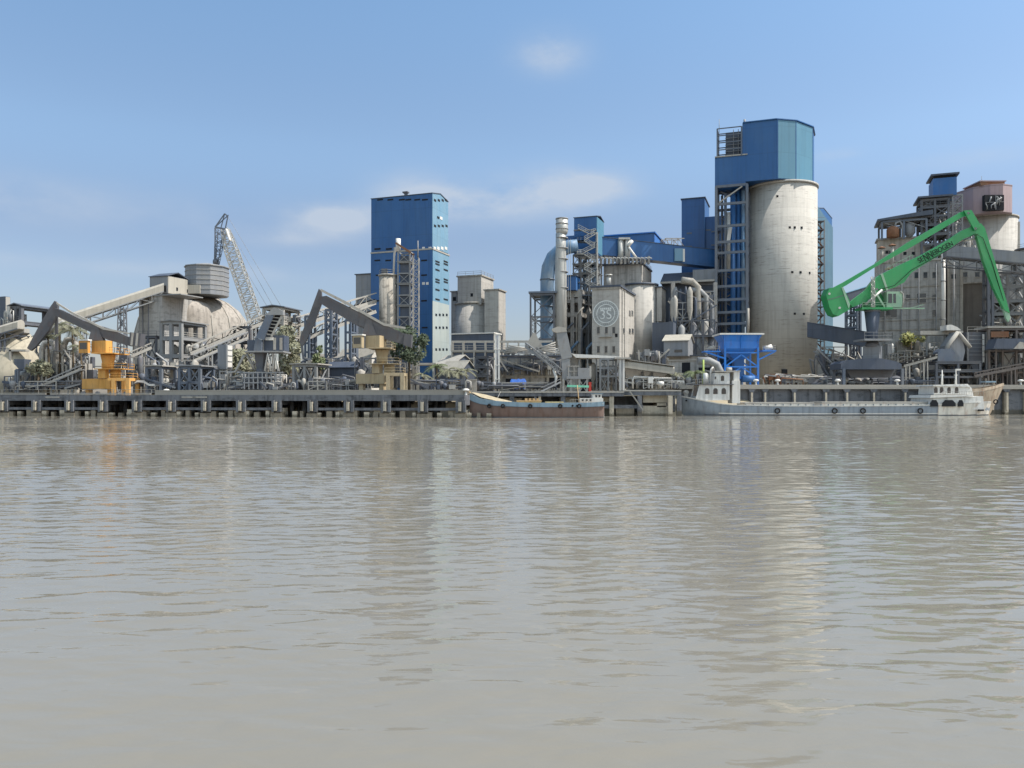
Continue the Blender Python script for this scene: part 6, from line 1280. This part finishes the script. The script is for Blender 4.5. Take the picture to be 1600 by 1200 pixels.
for q in range(6): t.part('band', MB().plate([(1511, 524+q*6), (1541, 524+q*6), (1541, 525.2+q*6), (1511, 525.2+q*6)], 194.9, .1), greysh)
rail(t, Fr(0, 0), [(X(1511, 195), 194.8), (X(1541, 195), 194.8)], Z(519, 195), psteel, h=1.3)
b = MB()
for px in (1512, 1541): b.beam(W(px, 603, 195), W(px, 519, 195), .35)
t.part('leg', b, steel)
b = MB()
for q in range(5): b.box(X(1536.5, 194), X(1539, 194), 194.2, 194.5, Z(530+q*9, 194), Z(522+q*9, 194))
t.part('ladder', b, whitep)
machine('machinery', 'dim pipes around the foot of the tapered hopper', 'machinery', 1512, 1548, 578, 602, 192, 53, 20, (steel, darkm, psteel))
rbrown = mat('brown_steel', (98, 90, 88), .75, .25, .5, rust=.15, rustcol=(96, 74, 66), dust=.3)
th, fr, w, d, zs = scaff('steel_gantry', 'brown steel frame with pale top slab at the far right of quay', 'frame', 1545, 1650, 192, 6, (514, 548, 582, 602), 6, rbrown, a=R(4), brace=1, t=.45)
th.part('top_slab', MB(fr).box(-w-.5, .5, -.5, d, zs[0]+.3, zs[0]+.8), psteel)
th.part('rust_panel', MB(fr).box(fx(fr, 1547), fx(fr, 1575), -.4, -.3, zf(fr, 1560, 527), zf(fr, 1560, 518)), rustm)
t = T('canopy', 'blue-grey canopy with sunlight painted on one triangular end at the far right', 'canopy', W(1580, 545, 188)); t.part('roof', MB().plate([(1552, 545), (1558, 529), (1640, 529), (1640, 545)], 188, 3.5), dsheet); t.part('lit_triangle', MB().plate([(1584, 545), (1594, 534), (1603, 536), (1610, 545)], 187.8, .18), psteel)  # pale triangle painted on as the sunlight at the canopy end
for px in (1556, 1600): t.part('post', MB().beam(W(px, 602, 190), W(px, 545, 190), .3), rbrown)
machine('machinery', 'brown and pale pipes under the canopy at the far right', 'machinery', 1548, 1620, 546, 602, 196, 54, 40, (rbrown, steel, psteel, rbrown, darkm))
gallery('belt_conveyor', 'long brownish conveyor rising to the right edge of the photo', W(1520, 589, 190), W(1640, 566, 190), 1.5, 1.0, rbrown, rbrown, cover=False, foot=6.6, supports=(.2, .5, .8), posts=.25)
machine('machinery', 'grey valves and small tanks at the base of the recessed bay building', 'machinery', 1545, 1595, 490, 512, 205, 55, 16, (steel, psteel, concd))
machine('machinery', 'small dusty items lined along the right quay behind the ship deck', 'machinery', 1290, 1470, 588, 602, 190, 56, 44, (darkm, steel, dsheet, psteel))
# ---------------- vegetation ----------------
tree('dusty_tree', 'dusty grey-green tree behind the unloader right of its ladder boom', 455, 503, 178, 4.2, leafm, rz=6.0, n=1500, seed=3)
tree('dusty_tree', 'dusty shrub-like tree in front of the truss conveyors by the slatted bin', 366, 545, 176, 4.6, leafm, rz=2.8, n=1200, seed=4)
tree('dark_tree', 'dark leafy tree at the foot of the tall blue tower', 639, 508, 170, 4.4, leafd, rz=4.4, n=1700, seed=5)
tree('cypress', 'slender pointed green cypress by the curved roof shed', 498.5, 530, 176, .8, leafg, rz=3.0, n=420, seed=6, size=.3)
tree('dusty_tree', 'low green bush at the base of the slender cypress', 497, 553, 175, 2.0, leafg, rz=1.6, n=420, seed=7)
tree('dusty_tree', 'pale dusty bush among the pipes left of the yellow crane', 60, 560, 169, 2.6, leafm, rz=2.0, n=600, seed=8)
tree('dusty_tree', 'dusty yellow-green shrub above the hooded conveyor right of the green crane', 1424, 521, 204, 3.4, mat('yellowish_foliage', (148, 148, 88), .8, .4, .5, bump=0, dust=.3), rz=1.3, n=700, seed=9, foot=6.6)
tree('dusty_tree', 'small dusty tree in the gap right of the dome platform', 345, 535, 190, 3.0, leafm, rz=2.6, n=700, seed=10)
P_ = [(92, 498, 172, 4.2, 'tall dusty grey palm under the left crane boom'), (113, 506, 171, 4.2, 'broad dusty palm left of the yellow crane house'), (75, 520, 170, 3.4, 'small dusty palm under the left crane stick'), (126, 535, 169, 2.8, 'low dusty palm touching the yellow crane'),
      (682, 566, 168, 3.0, 'green dusty palm on the jetty below the awning'), (700, 572, 167, 2.8, 'dusty palm in front of the gabled sheds'), (716, 578, 166, 2.4, 'low pale palm at the end of the jetty'), (728, 574, 169, 2.5, 'drooping pale palm left of the equipment frame'), (661, 580, 166, 2.5, 'low dusty palm right of the dark leafy tree'),
      (1086, 575, 178, 3.6, 'wide dusty palm beside the ship house'), (1056, 580, 178, 2.6, 'small dusty palm right of the cream hoppers')]
for i, (px, py, Yp, fl, lb) in enumerate(P_): palm('dusty_palm', lb, px, py, Yp, leafg if i in (4, 9) else leafm, fr_len=fl, seed=i+20, foot=4.4 if px > 640 or px < 200 else 4.4)

for k_, (pl, pr, rt, Yk, n_, lb) in enumerate(((224, 280, 588, 165.5, 22, 'dark low machinery inside the first loading frame on the jetty'), (282, 338, 586, 165, 22, 'dark low machinery inside the braced loading frame on the jetty'), (346, 402, 592, 163.5, 26, 'low rails and valves on the jetty under the slatted bin'),
    (404, 460, 596, 161.5, 26, 'low rails and valves on the jetty under the unloader'), (462, 555, 590, 161.5, 34, 'row of low dusty machines on the jetty left of the cream crane'), (0, 125, 594, 167.5, 36, 'row of low dusty machines on the jetty left of the yellow crane'), (640, 735, 592, 160, 30, 'low dusty debris and pipes on the right end of the jetty'),
    (745, 870, 594, 173, 30, 'low dark items on the quay before the panel hall'), (1064, 1130, 586, 186, 24, 'low dusty items behind the ship forward house'))):
    machine('machinery', lb, 'machinery', pl, pr, rt, 609 if pl < 1000 else 602, Yk, 70+k_, n_, (darkm, steel, darkm, psteel, dsheet), d=2.5, big=.75)

for k_, (pl, pr, rt, rb_, Yk, n_, lb) in enumerate(((470, 560, 556, 586, 182, 26, 'grey pipes and boxes above the dark lean-to shed by the trestles'), (583, 650, 560, 604, 176, 22, 'grey boxes and pipes between cream crane and dark tree'), (1000, 1046, 545, 580, 196, 18, 'small grey units below the cream silo'),
    (1046, 1120, 445, 520, 217, 30, 'tall dim ducts and vessels in front of the dark mill'), (1108, 1140, 560, 602, 196, 16, 'dim frames left of the blue hopper legs'), (780, 880, 556, 585, 181, 26, 'pipes and brackets hung on the panel hall front'),
    (1545, 1600, 516, 545, 198, 18, 'dim ducts above the far right canopy'), (1480, 1545, 560, 600, 198, 22, 'grey frames behind the ship wheelhouse masts'), (20, 130, 535, 575, 178, 26, 'pale dusty filters above the left end of the yard'), (300, 360, 575, 606, 172, 20, 'dusty pipes between braced frame and slatted bin'))):
    machine('machinery', lb, 'machinery', pl, pr, rt, rb_, Yk, 90+k_, n_, (darkm, steel, psteel, concd, dsheet), d=3, big=.85)
# ---------------- boats ----------------
# wooden cargo boat
Y = 152.3; sx = lambda px: X(px, Y)
def z_(py): return (652-py)/36*4.65+.0
st = [(sx(734), .15, .05, 4.75), (sx(741), .8, .1, 4.2), (sx(750), 1.5, .5, 3.7), (sx(762), 2.1, 1.2, 3.4), (sx(780), 2.5, 1.9, 3.15), (sx(810), 2.7, 2.3, 2.95), (sx(850), 2.7, 2.4, 2.85), (sx(890), 2.6, 2.2, 2.85), (sx(915), 2.4, 1.8, 2.9), (sx(932), 2.0, 1.1, 3.0), (sx(943), 1.5, .5, 3.1)]
t = T('wooden_boat', 'small cargo boat with red-brown hull and pale blue band moored mid-shore', 'boat', (sx(840), Y, 0))
t.part('hull', hull(st, Y), hullr); t.part('band', strake(st, Y, .72, 1.0, .06), hullb); t.part('rubbing_strake', strake(st, Y, .69, .72, .12), darkm); t.part('boot_line', strake(st, Y, .0, .06, .04), darkm)
t.part('deck', deck_mb(st, Y, .25), wood)
t.part('bow_post', MB().tube([(sx(733), Y, 4.95), (sx(738), Y, 4.2), (sx(748), Y, 1.8), (sx(756), Y, 0)], .18, 8), wood)
t.part('tarpaulin', MB().add([(sx(736), Y-.2, 4.9), (sx(752), Y-1.3, 3.9), (sx(775), Y-2.1, 3.25), (sx(800), Y-2.3, 2.95), (sx(736), Y+.2, 4.9), (sx(752), Y+1.3, 3.9), (sx(775), Y+2.1, 3.3), (sx(800), Y+2.3, 2.95), (sx(744), Y, 4.8), (sx(760), Y, 4.4), (sx(780), Y, 3.7), (sx(800), Y, 3.1)],
    [(0, 1, 9, 8), (1, 2, 10, 9), (2, 3, 11, 10), (4, 8, 9, 5), (5, 9, 10, 6), (6, 10, 11, 7), (0, 8, 4)]), mat('old_canvas', (158, 146, 122), .9, .25, .6, streak=.2, rust=.15))
t.part('hatch_coaming', MB().box(sx(808), sx(845), Y-1.7, Y+1.7, 2.3, 3.1).box(sx(852), sx(880), Y-1.6, Y+1.6, 2.3, 3.05), mat('hatch_paint', (170, 164, 128), .8, .25, 1, rust=.25))
t.part('hatch_cover', MB().box(sx(807), sx(846), Y-1.8, Y+1.8, 3.103, 3.3), wood)
b = MB()
for k_ in range(4): b.box(sx(820+k_*6), sx(824+k_*6), Y-1.5, Y-.2, 3.3, 3.7)
t.part('cargo', b, wood)
hs = t.part('deckhouse', MB().box(sx(905), sx(941), Y-1.6, Y+1.6, 2.6, 3.75), whitep); t.part('wheelhouse', MB().box(sx(925), sx(939), Y-1.3, Y+1.3, 3.75, 4.5), whitep, hs); t.part('roof', MB().box(sx(923), sx(941), Y-1.5, Y+1.5, 4.503, 4.62), hullb, hs)
for px in (908, 914, 920, 929, 934): t.part('window', MB().box(sx(px), sx(px+3), Y-1.65 if px < 925 else Y-1.35, Y-1.2, 3.2 if px < 925 else 3.9, 3.6 if px < 925 else 4.35), glass, hs)
for px in (893, 900): t.part('porthole', MB().tube([(sx(px), Y-2.66, 2.3), (sx(px), Y-2.5, 2.3)], .2, 10), void)
t.part('mast', MB().tube([(sx(905), Y, 2.5), (sx(902), Y, 6.3)], [.12, .07], 6).tube([(sx(898), Y, 5.6), (sx(907), Y, 5.7)], .05, 5), wood)
b = MB()
for k_ in range(9): b.beam((sx(890+k_*4), Y-2.3, 2.7), (sx(890+k_*4), Y-2.3, 3.5), .05)
b.beam((sx(890), Y-2.3, 3.5), (sx(922), Y-2.3, 3.5), .06)
t.part('railing', b, psteel)
for px in (765, 786, 828, 874, 903): tyre(t, sx(px), Y-(2.9 if px > 780 else 2.3), 2.25, .3)
t.part('rudder', MB().box(sx(938), sx(944), Y-.1, Y+.1, -.5, 1.9), whitep)
single('mooring_line', 'thin pale rope from the wooden boat bow up to the quay', 'rope', (sx(772), Y, 3), MB().tube([(sx(772), Y+1.5, 3.2), (sx(776), Y+5, 3.6), (sx(781), Y+10.5, 5.1)], .05, 5), psteel)
# long cargo ship
Y = 170.5; sx = lambda px: X(px, Y); zz = lambda py: Z(py, Y)
st = [(sx(1060), .4, .15, 4.3), (sx(1066), 1.6, .8, 4.15), (sx(1078), 3.1, 1.9, 3.75), (sx(1095), 4.1, 3.2, 3.2), (sx(1115), 4.5, 4.1, 2.65), (sx(1135), 4.6, 4.4, 2.35), (sx(1200), 4.6, 4.5, 2.15), (sx(1300), 4.6, 4.5, 2.1), (sx(1400), 4.6, 4.5, 2.2), (sx(1448), 4.6, 4.4, 2.4), (sx(1480), 4.5, 4.2, 2.7), (sx(1510), 4.2, 3.6, 2.9), (sx(1528), 3.5, 2.6, 3.0), (sx(1538), 2.4, 1.4, 3.0), (sx(1541), 1.4, .6, 3.0)]
t = T('cargo_ship', 'long low grey cargo ship moored along the right quay with white deckhouses', 'ship', (sx(1300), Y, 0))
t.part('hull', hull(st, Y), hullg); t.part('rubbing_strake', strake(st[4:], Y, .93, 1.0, .12), whitep); t.part('boot_line', strake(st[3:], Y, .03, .09, .05), darkm); t.part('white_line', strake(st[4:10], Y, .16, .24, .06), whitep)
t.part('bow_rail', strake(st[:5], Y, .93, 1.0, .1), whitep); t.part('stern_plating', strake(st[9:], Y, .06, .92, .05), hullw)
t.part('deck', deck_mb(st, Y, .2), steel)
t.part('hatch_coaming', MB().box(sx(1158), sx(1262), Y-3.2, Y+3.2, 1.9, zz(630.5)).box(sx(1276), sx(1452), Y-3.2, Y+3.2, 1.9, zz(630)), hullw)
t.part('hatch_cover', MB().box(sx(1157), sx(1263), Y-3.3, Y+3.3, zz(630.5)+.003, zz(628.5)).box(sx(1275), sx(1453), Y-3.3, Y+3.3, zz(630)+.003, zz(627.5)), psteel)
b = MB()
for k_ in range(26): b.box(sx(1158+k_*11.5), sx(1158.6+k_*11.5), Y-3.5, Y-3.2, 2.0, zz(631))
t.part('stanchion', b, hullg)
# forward house
fr = Fr(sx(1140), Y-2.6, 0); w = sx(1140)-sx(1093)
hs = t.part('forward_house', MB().plate([(1087, 623), (1093, 601), (1140, 600), (1140, 625), (1100, 626)], Y-2.6, 5.2), mat('house_white', (206, 204, 198), .6, .12, .6, streak=.3, rust=.12))
t.part('upper_house', MB().plate([(1115, 600), (1117, 583), (1140, 582), (1140, 600)], Y-2.2, 4.4), MC['house_white'], hs)
t.part('roof', MB().box(sx(1112), sx(1142), Y-2.6, Y+2.6, zz(582)+.003, zz(580)), psteel, hs)
t.part('boat_deck', MB().box(sx(1078), sx(1141), Y-2.9, Y+2.9, zz(601.5), zz(600.2)), darkm, hs)
for px in (1105, 1118, 1131): t.part('arched_window', MB().plate([(px-3.4, 615.5), (px-3.4, 609), (px-1.6, 606.5), (px+1.6, 606.5), (px+3.4, 609), (px+3.4, 615.5)], Y-2.68, .2), glass, hs)
for px, py in ((1129, 591), (1118, 590.5)): t.part('window', MB().plate([(px-2.4, py+4), (px-2.4, py-3), (px, py-4.5), (px+2.4, py-3), (px+2.4, py+4)] if px > 1120 else [(px-1, py+2), (px-1, py-2), (px+1, py-2), (px+1, py+2)], Y-2.28, .2), glass, hs)
t.part('doorway', MB().plate([(1083, 619), (1085, 605), (1090, 605), (1088, 619)], Y-2.3, .3), glass, hs)
fn = t.part('funnel', MB().box(sx(1139.5), sx(1151.5), Y-2.4, Y+1.2, 2.6, zz(595)).box(sx(1142), sx(1151), Y-2.2, Y+.8, zz(595), zz(581)), whitep); t.part('funnel_cap', MB().box(sx(1141), sx(1152), Y-2.4, Y+1, zz(581)+.003, zz(579.5)), galv, fn)
t.part('life_raft', MB().tube([(sx(1133), Y-1, zz(578)), (sx(1141), Y-1, zz(578))], .5, 10), psteel); t.part('tank', MB().lathe(sx(1101), Y-1, [(4.2*Y/F, zz(600)), (4.2*Y/F, zz(584)), (.2, zz(583))], 16), whitep)
t.part('davit', MB().tube([(sx(1107), Y-1.5, zz(600)), (sx(1108), Y-1.5, zz(577)), (sx(1112), Y-1.5, zz(574))], .16, 6), whitep)
b = MB()
for k_ in range(12): b.beam((sx(1078+k_*3.4), Y-2.9, zz(600.2)), (sx(1078+k_*3.4), Y-2.9, zz(593)), .05)
b.beam((sx(1078), Y-2.9, zz(593)), (sx(1116), Y-2.9, zz(593)), .06)
t.part('railing', b, psteel)
t.part('anchor_gear', MB().box(sx(1070), sx(1074), Y-.8, Y+.8, 3.8, 5.2).tube([(sx(1072), Y-1, 5.0), (sx(1072), Y+1, 5.0)], .4, 8), psteel); t.part('hawse', MB().tube([(sx(1069), Y-2.3, 3.2), (sx(1069), Y-1.9, 3.2)], .18, 8), void)
# after house
MW = MC['house_white']
ah = t.part('after_house', MB().plate([(1452, 640), (1454, 622), (1536, 619), (1538, 640)], Y-4.1, 8.2), MW)
t.part('shelter_deck', MB().plate([(1453, 621.8), (1455, 617.5), (1518, 616.5), (1522, 619)], Y-4.5, 9), whitep, ah)
t.part('bridge', MB().plate([(1459, 616.5), (1460, 603.5), (1510, 602), (1516, 606), (1519, 616.2)], Y-3.2, 6.4), whitep, ah)
t.part('bridge_roof', MB().plate([(1457, 603.3), (1458, 601.5), (1506, 600), (1514, 603), (1517, 606), (1511, 604.3)], Y-3.5, 7), MW, ah)
for px in (1462.5, 1471.5, 1483, 1495): t.part('bridge_window', MB().plate([(px-2.6, 614), (px-2.6, 607.5), (px-1.4, 605), (px+1.4, 605), (px+2.6, 607.5), (px+2.6, 614)], Y-3.28, .2), glass, ah)
for px, w_ in ((1460, 6), (1483, 10.5), (1501.5, 4.2)): t.part('arched_opening', MB().plate([(px-w_, 635), (px-w_, 630), (px-w_*.5, 625), (px+w_*.5, 625), (px+w_, 630), (px+w_, 635)], Y-4.85, .2), void, ah)
t.part('funnel', MB().plate([(1508, 602), (1512, 600), (1518, 606), (1521, 618.5), (1513, 618.5)], Y-1, 2.2), whitep, ah)
for px in (1472, 1493.5):
    t.part('mast', MB().tube([(sx(px), Y, zz(603)), (sx(px), Y, zz(578))], [.28, .08], 8).beam((sx(px-3), Y, zz(586)), (sx(px+3), Y, zz(586)), .12), whitep, ah)
t.part('radar', MB().box(sx(1491), sx(1498), Y-.8, Y-.3, zz(579), zz(576.5)), whitep, ah)
b = MB()
for k_ in range(18): b.beam((sx(1456+k_*3.6), Y-4.4, zz(617)), (sx(1456+k_*3.6), Y-4.4, zz(611.5)), .05)
b.beam((sx(1456), Y-4.4, zz(611.5)), (sx(1518), Y-4.4, zz(611.5)), .06)
t.part('railing', b, psteel)
t.part('scupper', MB().box(sx(1511), sx(1518), Y-4.5, Y-3.9, 1.0, 1.35), void)
for px in (1203, 1290, 1333, 1420): tyre(t, sx(px), Y-4.85, 1.05, .5)
b = MB(); b.tube([(sx(1440), Y-3.5, 3.1), (sx(1452), Y-3.8, 4.2), (sx(1462), Y-3.3, 5.3)], .06, 5); t.part('stay', b, steel)
# second vessel's rusty bow behind the stern
Y = 176.2; sx = lambda px: X(px, Y)
st = [(sx(1460), 1.6, 1.2, 4.6), (sx(1490), 2.2, 1.9, 4.6), (sx(1520), 2.3, 1.8, 4.8), (sx(1540), 1.9, 1.1, 5.2), (sx(1555), 1.2, .35, 5.9), (sx(1568), .15, -.0, 6.5)]
st2 = []
b = hull([(x, hb, max(hw, .03), zd) for x, hb, hw, zd in st[:-1]], Y)
t = T('rusty_vessel', 'rust stained tan bow of a second vessel poking out behind the cargo ship stern', 'ship', (sx(1520), Y, 0))
rh = mat('rusty_tan_hull', (172, 156, 136), .75, .18, .6, streak=.35, rust=.35, rustcol=(132, 84, 58))
vs, fs = [], []
secs = [(sx(1470), sx(1470), 1.7), (sx(1510), sx(1510), 2.3), (sx(1530), sx(1528), 2.1), (sx(1550), sx(1538), 1.3), (sx(1568), sx(1545), .12)]
for (xt, xb_, hb), zt_ in zip(secs, (4.9, 5.0, 5.3, 5.8, 6.45)):
    for s_ in (-1, 1): vs += [(xt, Y+s_*hb, zt_), ((xt+xb_)/2, Y+s_*hb*.75, zt_*.45), (xb_, Y+s_*hb*.45, -.4)]
for i in range(len(secs)-1):
    a_ = i*6; c_ = a_+6
    fs += [(a_, a_+1, c_+1, c_), (a_+1, a_+2, c_+2, c_+1), (a_+3, c_+3, c_+4, a_+4), (a_+4, c_+4, c_+5, a_+5), (a_, c_, c_+3, a_+3)]
fs += [(0, 3, 4, 1), (1, 4, 5, 2), (24, 25, 28, 27), (25, 26, 29, 28)]
t.part('hull', MB().add(vs, fs), rh)
b = MB()
for s_ in (-1, 1):
    pr_ = [(secs[i][0], Y+s_*secs[i][2], (4.9, 5.0, 5.3, 5.8, 6.45)[i]) for i in range(5)]
    for p_, q_ in zip(pr_, pr_[1:]):
        p_, q_ = Vector(p_), Vector(q_); b.beam(p_+Vector((0, 0, .35)), q_+Vector((0, 0, .35)), .1, .6)
t.part('bulwark', b, rh)
tyre(t, sx(1549), Y-1.6, 2.9, .45)
t.part('bollard', MB().lathe(sx(1553), Y, [(.2, 5.8), (.2, 7.4), (.4, 7.5)], 10), whitep)
t.part('canopy', MB().box(sx(1536), sx(1552), Y-1, Y+1, 7.2, 7.5), hullb); t.part('post', MB().beam((sx(1537), Y, 5.4), (sx(1537), Y, 7.2), .12).beam((sx(1551), Y, 5.6), (sx(1551), Y, 7.2), .12), psteel)
